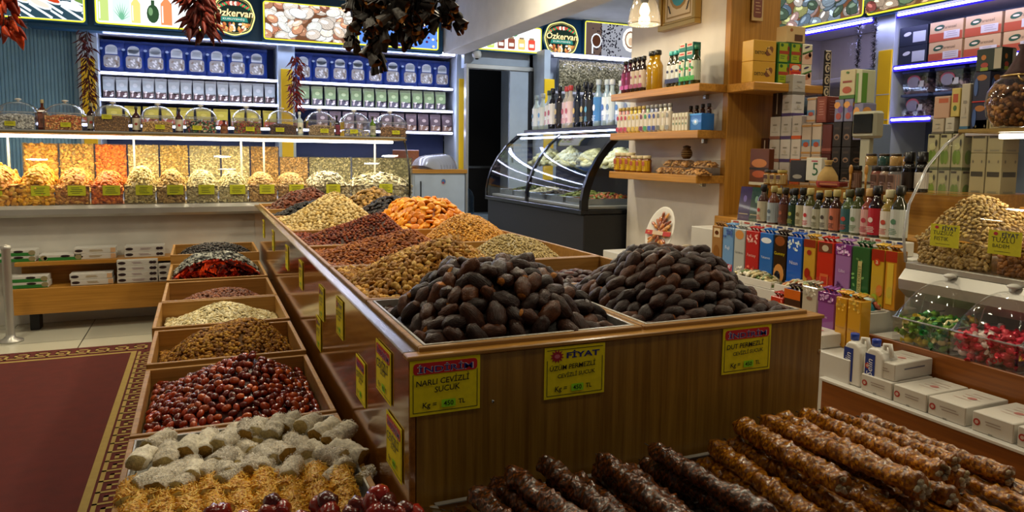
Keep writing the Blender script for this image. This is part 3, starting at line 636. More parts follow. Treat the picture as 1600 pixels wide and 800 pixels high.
# ------------------------------------------------------------------ bottles, jars, cartons
def bottle(name, h, r, glass, capc, label=None, body=.6, neck=.3, square=False, marks=None, caph=.12, glassmat='bottle_glass'):
    """name, height, radius; label = (z0, z1, colour); parts: glass, cap, label"""
    t = thing(name, None, None); n = 4 if square else 16
    mb = MB(glassmat, glass).use(sm=not square); k = r * (1.3 if square else 1)
    prof = [(k * .92, 0), (k, h * .015), (k, h * body), (k * .85, h * (body + .06)), (k * neck, h * (body + .16)), (k * neck, h * (1 - caph))]
    mb.lathe(prof, n, cap=True); 
    if square:
        mb.V = [tuple(Matrix.Rotation(PI / 4, 3, 'Z') @ Vector(v)) for v in mb.V]
    mb.build('glass', t)
    MB('cap', capc).use(sm=True).lathe([(r * neck * 1.25, h * (1 - caph)), (r * neck * 1.35, h * (1 - caph * .9)), (r * neck * 1.3, h * .99), (r * neck * 1.1, h)], 12).build('cap', t)
    if label:
        z0, z1, c = label; mb = MB('print', c)
        R2 = r * 1.012
        for i in range(12):
            if square: break
            a0 = PI * 1.0 + (i - 6) * PI / 9 + PI / 2 * 0; a1 = a0 + PI / 9
            mb.quad(*[(R2 * math.cos(a), R2 * math.sin(a), z) for a, z in ((a0, z0 * h), (a0, z1 * h), (a1, z1 * h), (a1, z0 * h))][::1])
        if square: mb.quad(*[(-r * .93, y, z) for y, z in ((r * .85, z0 * h), (-r * .85, z0 * h), (-r * .85, z1 * h), (r * .85, z1 * h))])
        if marks:
            for (zc, hh, ww, c2, shp) in marks:
                f = Face(mb, (-R2 * 1.004 if not square else -r * .935, 0, 0), (0, -1, 0), (0, 0, 1), .0006)
                if shp == 'e': f.ell(0, zc * h, ww * r, hh * h, c2)
                elif shp == 'l': f.lines(-ww * r, ww * r, zc * h, 4, hh * h, hh * h * .4, c2)
                else: f.rect(-ww * r, (zc - hh) * h, ww * r, (zc + hh) * h, c2)
        mb.build('label', t)
    return t
def place(t, loc, rotz, label, cat, group=None):
    t.location = loc; t.rotation_euler = (0, 0, rotz); return tag(t, label, cat, group)
def carton(name, dx, dy, dz, col, draw_front=None, draw_side=None, top=None, mat='print'):
    """carton: front faces -X, width dy along Y, depth dx along +X; a side face towards -Y; origin at the front face's base centre"""
    t = thing(name, None, None); mb = MB(mat, col).box(0, dx, -dy / 2, dy / 2, 0, dz, .0025); mb.build('box_body', t)
    for nm_, dr_, o_, u_, v_, a_, b_ in (('front_print', draw_front, (-.0005, dy / 2, 0), (0, -1, 0), (0, 0, 1), dy, dz), ('side_print', draw_side, (0, -dy / 2 - .0005, 0), (1, 0, 0), (0, 0, 1), dx, dz), ('top_print', top, (0, dy / 2, dz + .0005), (0, -1, 0), (1, 0, 0), dy, dx)):
        if not dr_: continue
        mb = MB(mat); dr_(Face(mb, o_, u_, v_, .0005), a_, b_)
        if mb.F: mb.build(nm_, t)
    return t

# ------------------------------------------------------------------ long nut counter at the back
YC = 6.2; CXL, CXR = -2.2, 1.68
t = thing('nut_counter', 'long white counter with a curved glass front full of nuts and dried fruit', 'counter', (0, YC, 0)); counter = t
MB('white_panel').box(CXL, CXR, .06, .9, 0.0, .8).build('front_panel', t)
mb = MB('brushed'); mb.prism([(-.03, .80), (-.055, .82), (-.055, .86), (-.02, .885), (.06, .885), (.06, .80)], CXL, CXR, 'x'); mb.build('bumper_rail', t)
MB('brushed').box(CXL, CXR, 0.0, .9, .80, .885).build('deck', t)
prof = [(-.02, .885), (-.035, 1.0), (-.025, 1.1), (.005, 1.2), (.05, 1.29), (.10, 1.36), (.15, 1.41)]
mb = MB('clear_glass').use(sm=True)
vs = [(x, y, z) for x in (CXL, CXR) for y, z in prof]; n = len(prof); mb.raw(vs, [(i, i + 1, n + i + 1, n + i) for i in range(n - 1)]); mb.build('curved_glass', t)
mb = MB('clear_glass'); mb.raw([(CXR, y, z) for y, z in prof + [(.8, 1.41), (.8, .885)]], [tuple(range(n + 2))]); mb.build('end_glass', t)
MB('black_gloss').use(sm=True).tube([(CXR, y, z) for y, z in prof], .009, 6).build('end_trim', t)
mb = MB('brass'); mb.box(CXL, CXR + .02, .14, .85, 1.41, 1.424, .002); mb.build('top_edge', t)
MB('brushed').box(CXL, CXR + .01, .15, .86, 1.425, 1.438).build('top_shelf', t)
MB('case_led').box(CXL + .02, CXR - .1, .155, .18, 1.38, 1.404).build('light_tube', t)
mb = MB('brushed')
for x in (-1.32, -.48, .32, .5, 1.45): mb.box(x - .008, x + .008, .30, .316, .885, 1.41, .002)
mb.build('glass_supports', t)
for (x, z) in ((-.98, 1.11), (.25, 1.09)):
    pass
def heap(name, x0, x1, y0, y1, zb, H, cols, size, label, cat, flat=.5, seed=1, mat='seed_heap', n=900, shape='seed', elong=1.6, peak=(.5, .5), parent=None, p=1.6, loc=None):
    """a heap nobody could count: a mounded core with loose grains lying all over it, one mesh"""
    r = random.Random(seed); mb = MB(mat).use(sm=True); cx = x0 + (x1 - x0) * peak[0]; cy = y0 + (y1 - y0) * peak[1]
    def hh(x, y):
        u = (x - cx) / ((x1 - cx) if x > cx else (cx - x0)); v = (y - cy) / ((y1 - cy) if y > cy else (cy - y0))
        return zb + H * max(0, 1 - (abs(u) ** p + abs(v) ** p)) ** .9 + .1 * H * noise.noise(Vector((x * 9, y * 9, seed)))
    c0 = cols[0]; core = [x * .75 for x in hx(c0)]; mb.use(col=core)
    mb.grid(lambda u, v: (x0 + (x1 - x0) * u, y0 + (y1 - y0) * v, hh(x0 + (x1 - x0) * u, y0 + (y1 - y0) * v) - size * .3), 16, 16)
    protos = []
    for c in cols:
        for q in range(2):
            if shape == 'sheet': protos.append(curl(size, c, r.random() * 9))
            else: protos.append(lump(size * elong / 2, size / 2, size * flat / 2, c, 6, 5, .18, r.random() * 9))
    for i in range(n):
        x = r.uniform(x0 + size * .4, x1 - size * .4); y = r.uniform(y0 + size * .4, y1 - size * .4); z = hh(x, y)
        e = .01; nx = -(hh(x + e, y) - z) / e; ny = -(hh(x, y + e) - z) / e
        q = Vector((0, 0, 1)).rotation_difference(Vector((nx, ny, 1)).normalized()).to_matrix().to_4x4()
        T = Matrix.Translation((x, y, z + r.uniform(-.1, .25) * size)) @ q @ Matrix.Rotation(r.uniform(-.5, .5), 4, 'X') @ Matrix.Rotation(r.uniform(0, 2 * PI), 4, 'Z') @ Matrix.Scale(r.uniform(.8, 1.2), 4)
        P_ = r.choice(protos); k = r.uniform(.75, 1.2); mb.raw(P_[0], P_[1], [tuple(min(1, a * k) for a in c) for c in P_[2]], T)
    return mb.build(name, parent, label, cat, kind='stuff', loc=loc)
def lump(rx, ry, rz, col, n=10, m=7, amp=.1, seed=0, freq=2.0, tip=None, bend=0.0, groove=0.0, taper=0.0, wr=0.0):
    """closed rounded body: returns vertices, faces, face colours"""
    vs = [(-rx, 0, 0)]; fs = []; cs = []; c = lin(col) if isinstance(col, str) or len(col) == 3 and max(col) > 1 else col
    tipc = lin(tip) if tip else c
    for i in range(1, m):
        a = PI * i / m; x = -math.cos(a); s = math.sin(a) ** .85 * (1 - taper * x)
        for k in range(n):
            b = 2 * PI * k / n; y = s * math.cos(b); z = s * math.sin(b)
            d = 1 + amp * noise.noise(Vector((x * freq + seed * 7, y * freq, z * freq + seed))) + wr * math.sin(b * 5 + x * 2.5 + seed) * s - groove * max(0, math.cos((b - PI / 2))) ** 6
            vs.append((x * rx * (1 + (d - 1) * .4), y * ry * d, z * rz * d + bend * x * x * rx))
    vs.append((rx, 0, 0)); L_ = len(vs) - 1
    vs[0] = (-rx, 0, bend * rx); vs[L_] = (rx, 0, bend * rx)
    def cc(i): return tipc if i >= m - 2 else c
    for k in range(n):
        fs.append((0, 1 + (k + 1) % n, 1 + k)); cs.append(c)
    for i in range(m - 2):
        for k in range(n):
            a, b = 1 + i * n + k, 1 + i * n + (k + 1) % n; fs.append((a, b, b + n, a + n)); cs.append(cc(i + 1))
    o = 1 + (m - 2) * n
    for k in range(n): fs.append((o + k, o + (k + 1) % n, L_)); cs.append(tipc)
    return vs, fs, cs
def curl(s, col, seed):
    r = random.Random(seed); a = r.uniform(.6, 1.4); n = 4; vs = []; c = lin(col)
    for i in range(n + 1):
        for j in range(n + 1):
            u = (i / n - .5) * 2; v = (j / n - .5) * 2; w = s * (.5 - .15 * abs(v))
            vs.append((u * s * .7, v * w, s * .35 * (a * v * v - .4 * u * u * math.sin(seed)) + s * .15 * noise.noise(Vector((u * 2, v * 2, seed)))))
    fs = [(i * (n + 1) + j, (i + 1) * (n + 1) + j, (i + 1) * (n + 1) + j + 1, i * (n + 1) + j + 1) for i in range(n) for j in range(n)]
    return vs, fs, [lvary(c, .2, r) for _ in fs]

# front row of glass-fronted bins: heap, plastic bin and price tag each
FR = [(-1.62, -1.33, 'crinkled yellow chips', ['d99a34', 'e8b048', 'c07a20'], .034, .45, 2.4), (-1.33, -1.2, None, None, 0, 0, 0)]
px = [-60, 32, 88, 144, 195, 245, 291, 341, 387, 432, 478, 545, 640]
kinds = [('golden corn chips', ['d6973a', 'e6b458', 'b9772a'], .036, .4, 2.2, .23), ('bright yellow corn snacks', ['dd9c26', 'eab43c', 'c4841c'], .034, .45, 2.0, .23), ('orange spiced peanuts', ['c98a34', 'dba048', 'a8641c'], .022, .7, 1.4, .20), ('deep orange coated corn', ['d86a14', 'e8842a', 'b8520c'], .022, .7, 1.3, .17),
         ('pale roasted chickpeas', ['cdb878', 'd9c68c', 'b39c58'], .017, .9, 1.1, .23), ('tan roasted chickpeas', ['bf9c58', 'cfae6c', 'a07c3c'], .017, .9, 1.1, .19), ('cream pumpkin seeds', ['c4b684', 'd4c898', 'a89a68'], .018, .4, 1.7, .19), ('cream salted seeds', ['c2b584', 'd2c796', 'a39662'], .017, .5, 1.5, .18),
         ('brown roasted hazelnuts', ['b08a50', 'c09c62', '8f6a34'], .018, .9, 1.1, .16), ('brown roasted peanuts', ['a8854c', 'b89860', '88683a'], .018, .7, 1.3, .15), ('long striped sunflower seeds', ['a39a78', 'cfc8ac', '5c5540'], .02, .35, 2.2, .17), ('pale sunflower seeds', ['b0a680', 'd2caac', '6c6448'], .02, .35, 2.2, .15)]
bxs = [at(p_, 300, Y=YC + .1).x for p_ in px]
back_cols = [('yellow corn snacks', ['d0962c', 'e0ac44', 'a87420'], .03), ('yellow corn snacks', ['d0962c', 'e0ac44', 'a87420'], .03), ('golden mixed snacks', ['c6a048', 'b4863a', 'd8b454'], .02), ('orange coated corn', ['e07a1c', 'ee8e30', 'c8620c'], .02), ('cream chickpeas', ['d2bc7a', 'ddca90', 'b8a060'], .015), ('golden chickpeas', ['c8a858', 'd6b870', 'aa8a40'], .015), ('pale seeds', ['c6ba86', 'd6cc9c', 'a89c68'], .014), ('pale seeds', ['c6ba86', 'd6cc9c', 'a89c68'], .014), ('brown seeds', ['a88040', 'ba9452', '8c682c'], .015), ('brown peanuts', ['a88248', 'b8945c', '86642e'], .015), ('grey-green seeds', ['8f8a64', 'a8a27a', '6c6846'], .016), ('grey-green seeds', ['8f8a64', 'a8a27a', '6c6846'], .016)]
for i, (nm, cols, sz, fl, el, H) in enumerate(kinds):
    a, b_ = bxs[i] + .006, bxs[i + 1] - .006
    heap('snack_heap' if i < 4 else 'nut_heap', a, b_, .0, .34, 1.02, H * .62, cols, sz, nm + ' heaped behind the counter glass, bin %s' % ('nearest the left frame edge' if i == 0 else 'right of the ' + kinds[i - 1][0]), 'snacks' if i < 4 else 'nuts', fl, 20 + i, n=520, elong=el, loc=(0, YC, 0), peak=(.5, .6), p=2.6)
    # the bin's front fill seen through clear plastic
    heap('bin_filling', a, b_, 0, .13, 0, .0, cols, sz, nm + ' packed against the front of its clear bin', 'snacks' if i < 4 else 'nuts', fl, 50 + i, n=260, elong=el, loc=(0, YC + .012, .89)).rotation_euler = (PI / 2, 0, 0)
    t = thing('clear_bin', 'clear plastic counter bin holding %s' % nm, 'bin', ((a + b_) / 2, YC, .887)); w = (b_ - a) / 2
    mb = MB('acrylic'); mb.box(-w, w, -.004, 0, 0, .15, 0); mb.box(-w - .003, -w, 0, .34, 0, .15, 0); mb.build('walls', t)
    tg = thing('price_tag', 'yellow-green price tag in front of the %s' % nm, 'price tag', ((a + b_) / 2 + .03, YC - .006, .955))
    mb = MB('matte_print'); mb.use(col='b5b81e').box(-.058, .058, -.002, 0, 0, .075, 0); mb.build('card', tg)
    mb = MB('matte_print'); f = Face(mb, (-.058, -.0022, 0), (1, 0, 0), (0, 0, 1), .0008); f.lines(.015, .1, .055, 4, .013, .004, '3c4a20'); mb.build('writing', tg)
    nm2, c2, s2 = back_cols[i]
    a2, b2 = at(px[i] + 4, 250, Y=YC + .62).x + .006, at(px[i + 1] + 4, 250, Y=YC + .62).x - .006
    if i >= 1 or True:
        H2 = .39 if i < 9 else .3
        if i < 2 and i == 0: continue
        o = heap('bag_filling', a2, b2, 0, H2, 0, .02, c2, s2, '%s in the tall back bag behind the %s' % (nm2, nm), 'nuts', .6, 80 + i, n=520, elong=1.4, loc=(0, YC + .62, .95)); o.rotation_euler = (PI / 2, 0, 0)
        mb = MB('acrylic'); mb.box(a2 - .004, b2 + .004, -.012, .16, 0, H2 + .01, .0); mb.build('clear_bag', None, ('tall clear sleeve of %s behind the front bins, ' % nm2) + ['first', 'leftmost', 'second', 'third', 'fourth', 'fifth', 'sixth', 'seventh', 'eighth', 'ninth', 'tenth', 'last at the right'][i], 'bag', loc=(0, YC + .6, .945))

# ------------------------------------------------------------------ acrylic domed boxes and bottles on top of the counter
YT = YC + .5; ZT = 1.438
def domed_box(w, d, h, dome):
    t = thing('domed_box', None, None); e = .004
    mb = MB('acrylic'); 
    for (x0, x1, y0, y1) in ((-w / 2, w / 2, -d / 2, -d / 2 + e), (-w / 2, w / 2, d / 2 - e, d / 2), (-w / 2, -w / 2 + e, -d / 2 + e, d / 2 - e), (w / 2 - e, w / 2, -d / 2 + e, d / 2 - e)): mb.box(x0, x1, y0, y1, 0, h, 0)
    mb.box(-w / 2, w / 2, -d / 2, d / 2, 0, .003, 0); mb.build('box_walls', t)
    rim = [(-w / 2, -d / 2, h), (w / 2, -d / 2, h), (w / 2, d / 2, h), (-w / 2, d / 2, h)]
    l_ = thing('dome_lid', None, None); l_.parent = t
    mb = MB('acrylic').use(sm=True)
    mb.grid(lambda u, v: ((u - .5) * w, (v - .5) * d, h + dome * max(0, 1 - abs(2 * u - 1) ** 2.4) ** .55 * max(0, 1 - abs(2 * v - 1) ** 2.4) ** .55), 16, 16)
    mb.build('dome', l_)
    mb = MB('acrylic_rim').use(sm=True); mb.tube(rim, .0035, 5, True); mb.tube([((u - .5) * w, -d / 2 * .0, h + dome * max(0, 1 - abs(2 * u - 1) ** 2.2) ** .6) for u in [k / 16 for k in range(17)]], .0022, 5); mb.build('rim', l_)
    MB('white_plastic').use(sm=True).lathe([(.008, h + dome - .002), (.008, h + dome + .008), (.022, h + dome + .014), (.024, h + dome + .02), (.01, h + dome + .026)], 14).build('knob', l_)
    return t
db = [(30, 64, 'white sugared almonds', ['c8c8c4', 'd8d8d4', 'aaa9a4'], .014, .8), (103, 60, 'orange and red sugared pieces', ['e09040', 'd06030', 'f0c078'], .012, .85), (177, 56, 'small brown seeds', ['9a6c34', 'b0844a', '785024'], .009, .9), (247, 50, 'tan crumbs', ['d0a458', 'deb46c', 'b08840'], .01, .55),
      (314, 49, 'black, green and white sweets', ['20242a', 'c8b89a', '2c6a34', 'a83c24'], .014, .7), (385, 44, 'yellow and brown sweets', ['8c7a1c', '4c2c18', 'a03018'], .014, .7), (440, 44, 'chocolate-brown drops', ['54301a', '6c4222', '3c2212'], .01, .6), (499, 42, 'beige nut pieces', ['b0946a', 'c4a880', '8a7048'], .01, .6),
      (553, 40, 'few pale sweets', ['8c88a0', 'a8a4b8', 'd0c060'], .012, .3), (609, 42, 'brown almonds', ['94683c', 'ac8050', '6c4a2a'], .011, .6)]
for i, (p_, wpx, nm, cols, sz, fill) in enumerate(db):
    x = at(p_, 190, Y=YT).x; w = at(p_ + wpx / 2, 190, Y=YT).x - at(p_ - wpx / 2, 190, Y=YT).x
    t = domed_box(w, .3, .135, .085); place(t, (x, YT, ZT), 0, 'clear domed display box of %s on the counter top' % nm, 'display box')
    heap('sweets_heap', -w / 2 + .01, w / 2 - .01, -.14, .14, .02 + .10 * fill, .02, cols, sz, '%s filling the domed box on the counter top' % nm, 'sweets', .7, 130 + i, n=300, elong=1.2, loc=(x, YT, ZT), p=2.5)
    o = heap('sweets_front', -w / 2 + .008, w / 2 - .008, 0, .02 + .105 * fill, 0, 0, cols, sz, '%s pressed against the front wall of the domed box' % nm, 'sweets', .7, 160 + i, n=220, elong=1.2, loc=(x, YT - .135, ZT + .006)); o.rotation_euler = (PI / 2, 0, 0)
    tg = MB('matte_print').use(col='b8b41c').box(-.035, .035, -.003, 0, 0, .035, 0); f = Face(tg, (-.035, -.0034, 0), (1, 0, 0), (0, 0, 1), .0008); f.lines(.008, .062, .025, 2, .011, .003, '4a5020')
    tg.build('price_tag', None, 'small yellow tag on the domed box of %s' % nm, 'price tag', loc=(x + (.02 if i % 2 else -.03), YT - .153, ZT + (.03 if i != 2 else .1)))
bt = [(67, .24, '54281c', 'b0a070', ('8c5a4c', None), 'rose-brown'), (143, .225, '2c1410', '9c9460', ('a8a090', 'b04030'), 'dark'), (213, .21, '3a1812', '101010', ('c8bfa8', '8c3028'), 'dark red'), (280, .205, '3a1812', '101010', ('d0c8b4', 'c03028'), 'reddish brown'),
      (350, .12, '6a2c1c', '3a1010', ('8c5a3c', None), 'short brown'), (468, .21, 'a8b8b8', 'd8d8c8', ('d8d4c0', '3c4a2c'), 'clear'), (526, .19, '16141c', '101014', ('7a3040', None), 'black'), (582, .19, '4c6a14', '14140c', ('a8a894', None), 'olive green')]
for p_, h, g, c, lb, nm in bt:
    t = bottle('syrup_bottle', h, .031, g, c, (.1, .55, lb[0]), marks=[(.32, .05, .35, lb[1], 'e')] if lb[1] else [(.36, .04, .5, '3a2a20', 'l')], square=p_ in (67,))
    place(t, (at(p_, 190, Y=YT - .06).x, YT - .06, ZT), PI / 2, '%s bottle standing between the domed boxes on the counter top' % nm, 'bottle')

# ------------------------------------------------------------------ wooden display shelves under the counter, with sweet boxes
t = thing('low_display_shelf', 'low wooden two-level shelf of white boxes along the foot of the nut counter', 'shelf', (0, 5.95, 0))
XA, XB = -1.22, .1
MB('honey_oak_long').box(XA, XB, .02, .3, .14, .31).build('lower_plinth', t); MB('honey_oak_long').box(XA - .01, XB, 0, .022, .13, .315).build('lower_front_board', t)
MB('honey_oak_long').box(XA, XB, .26, .29, .31, .46).build('back_board', t); MB('honey_oak_long').box(XA - .01, XB, .10, .32, .46, .49).build('upper_board', t)
mb = MB('black_matte')
for x in (XA + .1, XB - .1): mb.box(x - .03, x + .03, .08, .2, 0, .14)
mb.build('feet', t)
def long_box(kind):
    def fr(f, w, h):
        if kind == 'green':
            f.rect(.002, 0, w * .98, h * .55, '2f7a34'); f.up().ell(w * .12, h * .5, .022, h * .42, '8f8560'); f.ell(w * .16, h * .4, .012, h * .3, 'c8c090'); f.ell(w * .92, h * .5, .022, h * .42, '8f8560'); f.up().ell(w * .62, h * .72, .03, h * .2, '2a1a1c')
        elif kind == 'cream':
            f.ell(w * .12, h * .5, .026, h * .24, '2a1a1c'); f.up().lines(w * .35, w * .7, h * .55, 2, h * .2, h * .09, 'a89468'); f.rect(w * .88, h * .1, w, h * .9, 'c8a078')
        else:
            f.ell(w * .12, h * .5, .026, h * .26, '2a1a1c'); f.up().lines(w * .35, w * .68, h * .55, 2, h * .2, h * .09, 'a08a90'); f.ell(w * .84, h * .5, .014, h * .26, '2c1c24'); f.ell(w * .92, h * .5, .014, h * .26, '2c1c24')
    return carton('sweet_box', .14, .27, .042, 'c9c7c0', fr)
def stack(kind, x, n, z, y, nm, group):
    for k in range(n):
        t = long_box(kind); place(t, (x + R_.uniform(-.004, .004), y, z + k * .0425), PI / 2 * 1.0, nm, 'box', group)
# rotz PI/2: front (-X) turns to -Y
stack('green', at(60, 385, Y=6.05).x - .16, 2, .4905, 6.09, 'flat white and green sweet box at the left end of the upper shelf', 'green sweet boxes on the upper shelf')
stack('green', at(85, 385, Y=6.05).x + .03, 1, .4905, 6.09, 'flat white and green sweet box beside the cream boxes on the upper shelf', None)
stack('cream', at(147, 385, Y=6.05).x, 2, .4905, 6.09, 'flat cream sweet box in the middle of the upper shelf', 'cream sweet boxes on the upper shelf')
stack('plum', at(225, 385, Y=6.05).x, 2, .4905, 6.09, 'flat white sweet box with dark fruit marks on the upper shelf', 'plum sweet boxes on the upper shelf')
stack('green', at(38, 420, Y=5.97).x, 2, .3155, 5.985, 'flat white and green sweet box at the left end of the lower shelf', 'green sweet boxes on the lower shelf')
stack('cream', at(142, 420, Y=5.97).x, 2, .3155, 5.985, 'flat cream sweet box in the middle of the lower shelf', 'cream sweet boxes on the lower shelf')
stack('plum', at(215, 420, Y=5.97).x, 4, .3155, 5.985, 'flat white sweet box in the four-high stack on the lower shelf', 'plum sweet boxes stacked on the lower shelf')
stack('plum', at(215, 420, Y=5.97).x + .275, 3, .3155, 5.985, 'flat white sweet box right of the four-high stack', 'plum sweet boxes behind the bins')
t = thing('barrier_post', 'grey metal post with a round foot at the left frame edge', 'post', (-1.205, 5.72, 0))
MB('brushed').use(sm=True).lathe([(.075, 0), (.075, .012), (.03, .03), (.026, .06), (.026, .62), (.03, .63), (.03, .65), (.0, .66)], 20).build('pole', t)
# ------------------------------------------------------------------ black curved pastry fridge along the right
t = thing('display_fridge', 'black refrigerated display case with a curved glass front beside the white partition', 'fridge', (2.70, 0, 0))
FY0, FY1 = 4.9, 6.95
MB('black_matte').box(.02, .85, FY0, FY1, .0, .84, .01).build('base', t)
mb = MB('black_matte'); 
for a, b_ in ((FY0 + .1, FY0 + .95), (FY0 + 1.05, FY1 - .15)): mb.box(.0, .022, a, b_, .1, .42)
mb.build('vent_panels', t)
MB('black_gloss').box(-.01, .85, FY0, FY1, .84, .875).build('deck', t)
prof = [(-.0, .875), (.0, .95), (.02, 1.05), (.06, 1.16), (.13, 1.28), (.22, 1.39), (.34, 1.49), (.44, 1.53)]
MB('black_gloss').box(.42, .85, FY0, FY1, 1.51, 1.55).build('top', t)
n = len(prof); mb = MB('dark_glass').use(sm=True); vs = [(x, y, z) for y in (FY0, FY1) for x, z in prof]; mb.raw(vs, [(i, i + 1, n + i + 1, n + i) for i in range(n - 1)]); mb.build('curved_glass', t)
for y, w in ((FY0, .055), (FY0 + 1.03, .02), (FY1 - .03, .035)):
    ou = [(x - .006, z) for x, z in prof]; inn = [(x + w, z - w * .15) for x, z in prof][::-1]
    mb = MB('black_gloss'); mb.prism(ou + inn, y, y + .035, 'y'); mb.build('arch_rib' if y != FY0 else 'end_arch', t)
mb = MB('dark_glass'); mb.raw([(x, FY0 + .01, z) for x, z in prof + [(.85, 1.53), (.85, .875)]], [tuple(range(n + 2))]); mb.build('end_glass', t)
mb = MB('black_matte'); mb.box(.8, .85, FY0, FY1, .875, 1.51); mb.build('rear_wall', t)
g = MB('clear_glass').box(.3, .8, FY0 + .05, FY1 - .05, 1.2, 1.21, 0).build('glass_shelf', t)
MB('led').box(.31, .33, FY0 + .08, FY1 - .08, 1.495, 1.507).build('light_strip', t)
MB('brushed').box(.05, .8, FY0 + .05, FY1 - .05, .877, .9).build('tray_floor', t)
for k in range(5):
    y = FY0 + .15 + k * .36
    s_ = thing('deli_tray', 'steel tray of %s inside the black display fridge, %s' % (['pickled peppers', 'green olives', 'dark olives', 'pale cheese', 'stuffed leaves'][k], ['nearest the glass end', 'second from the glass end', 'in the middle', 'fourth from the glass end', 'at the far end'][k]), 'tray', (2.8, y, .901))
    mb = MB('steel'); mb.box(0, .62, 0, .32, 0, .004); mb.box(0, .62, 0, .006, 0, .05); mb.box(0, .62, .314, .32, 0, .05); mb.box(0, .006, 0, .32, 0, .05); mb.build('pan', s_)
    cols = [['8a3a1c', 'b0602c', '6a7a2c'], ['6c7a34', '8a9448', '4a5a24'], ['2a241c', '4a3c2c', '1a1614'], ['c8c4a0', 'dcd8b8', 'a8a480'], ['5a6434', '7a8448', '3c4424']][k]
    heap('deli_heap', .02, .6, .02, .3, .02, .06, cols, .025, 'small %s heap lying in its fridge tray' % ['pepper', 'green olive', 'dark olive', 'cheese', 'leaf roll'][k], 'deli food', .8, 200 + k, n=260, loc=(2.8, y, .901))
for k in range(4):
    y = FY0 + .15 + k * .46
    heap('cheese_heap', .0, .36, .0, .38, .0, .13, [['c9c79a', 'd8d6ac', 'b0ac7c'], ['b4b07c', 'c8c490', '94905c']][k % 2], .05, 'crumbly pale cheese mound on the upper glass shelf of the fridge, %s' % ['nearest the partition', 'second from the partition', 'third from the partition', 'farthest back'][k], 'cheese', .8, 220 + k, n=220, loc=(3.08, y, 1.212))

# tall bottles lined up on the fridge
ORD = ['first', 'second', 'third', 'fourth', 'fifth', 'sixth', 'seventh', 'eighth', 'ninth', 'tenth', 'eleventh', 'twelfth', 'thirteenth', 'fourteenth', 'fifteenth', 'sixteenth', 'seventeenth', 'eighteenth']
bots = [('clear', 'b4c4c4', '8a9aa0', ('e0e4e0', '6a8a9a')), ('clear', 'b8c8c8', 'b0b4b0', ('d8dcd4', '4a8ab0')), ('clear', 'a8b8b8', '3a4a3a', ('e4e4dc', 'b04a3a')), ('dark', '1a1c24', '101014', ('e8e4dc', 'b03a3a')), ('dark', '1c1418', '101014', ('2c2a2c', 'c8a84a')), ('clear', 'b8b4ac', 'c04040', ('e8c8c8', 'b84040')), ('clear', 'c0b8b0', 'c04040', ('ecd0d0', 'c04a4a')),
        ('dark blue', '182030', '101014', ('202838', 'd0a83c')), ('dark', '14161c', '101014', ('1c1e24', 'c8b060')), ('dark', '181a20', '101014', ('24262c', '4a9ab0')), ('clear blue', '9ab4c8', 'c8d4dc', ('4a8ac8', 'e8f0f8')), ('clear blue', 'a0b8cc', 'c8d4dc', ('e8f0f4', '3a6ab0')), ('clear', 'b0c0c8', 'd0d4d8', ('d8e4e8', '6a8ab0')), ('clear', 'a8b8c4', 'd0d4d8', ('e0e8ec', '4a7ab0')), ('clear', 'b0bcc4', 'c8d0d4', ('d4dce4', '6a7a9a')), ('clear', 'b0bcc4', 'c8d0d4', ('dce4e8', '5a7aaa'))]
for i, (nm, g_, c, lb) in enumerate(bots):
    h = [.33, .34, .36, .37, .38, .37, .37, .36, .38, .36, .38, .37, .36, .34, .35, .34][i]
    h *= 1.08; b_ = bottle('tall_bottle', h, .045, g_, c, (.12, .62, lb[0]), neck=.4, marks=[(.4, .07, .5, lb[1], 'e'), (.22, .03, .7, lb[1], 'l')])
    place(b_, (3.22 + .012 * (i % 3), 6.86 - i * .125, 1.551), 0, 'tall %s bottle on top of the black fridge, %s from the doorway end' % (nm, ORD[i]), 'bottle')
t = thing('rear_shelf', 'pale shelf with a light strip above the row of tall bottles', 'shelf', (4.05, 7.75, 0))
MB('shelf_board').box(-.25, 1.2, 0, .3, 2.02, 2.05).build('lower_board', t); MB('shelf_board').box(-.25, 1.2, 0, .3, 2.47, 2.50).build('upper_board', t); MB('led').box(-.2, 1.15, -.03, -.005, 2.45, 2.475).build('led_strip', t)
MB('cool_panel').box(-.33, -.25, -.02, .3, 1.0, 2.52).build('post', t); MB('yellow_strip').box(-.33, -.2, -.035, -.02, 1.0, 2.18).build('yellow_strip', t)
MB('cool_panel').box(-.25, 1.2, .28, .3, 1.0, 2.5).build('back_panel', t)
for i in range(5):
    w = .26 - .012 * i
    x = at([886, 910, 929, 945, 962][i], 120, Y=7.85).x
    mb = MB('film_bag').use(sm=True); n_ = 10
    for s_ in (-1, 1):
        fn = lambda u, v, s_=s_: ((u - .5) * w * s_ * (1 - .12 * v ** 4), s_ * .08 * (1 - (2 * u - 1) ** 4) * min(1, (1 - v) * 4) ** .5, v * .4)
        mb.grid(fn, n_, n_)
    mb.tube([(-.03, 0, .4), (0, 0, .43), (.03, 0, .4)], .012, 6)
    b_ = thing('seed_bag', 'large clear bag of pale seeds on the rear shelf, %s' % ['beside the yellow post', 'second from the yellow post', 'in the middle', 'second from the partition', 'half hidden by the partition wall'][i], 'bag', (x, 7.88, 2.051)); mb.build('film', b_)
    o = heap('seeds_filling', -w * .46, w * .46, 0, .37, 0, .03, ['8f8462', 'a89c78', '6c6446'], .018, 'pale seeds', 'x', .5, 240 + i, n=420, elong=1.6, loc=(0, -.055, .005), parent=b_); o.rotation_euler = (PI / 2, 0, 0)
    del o['category']

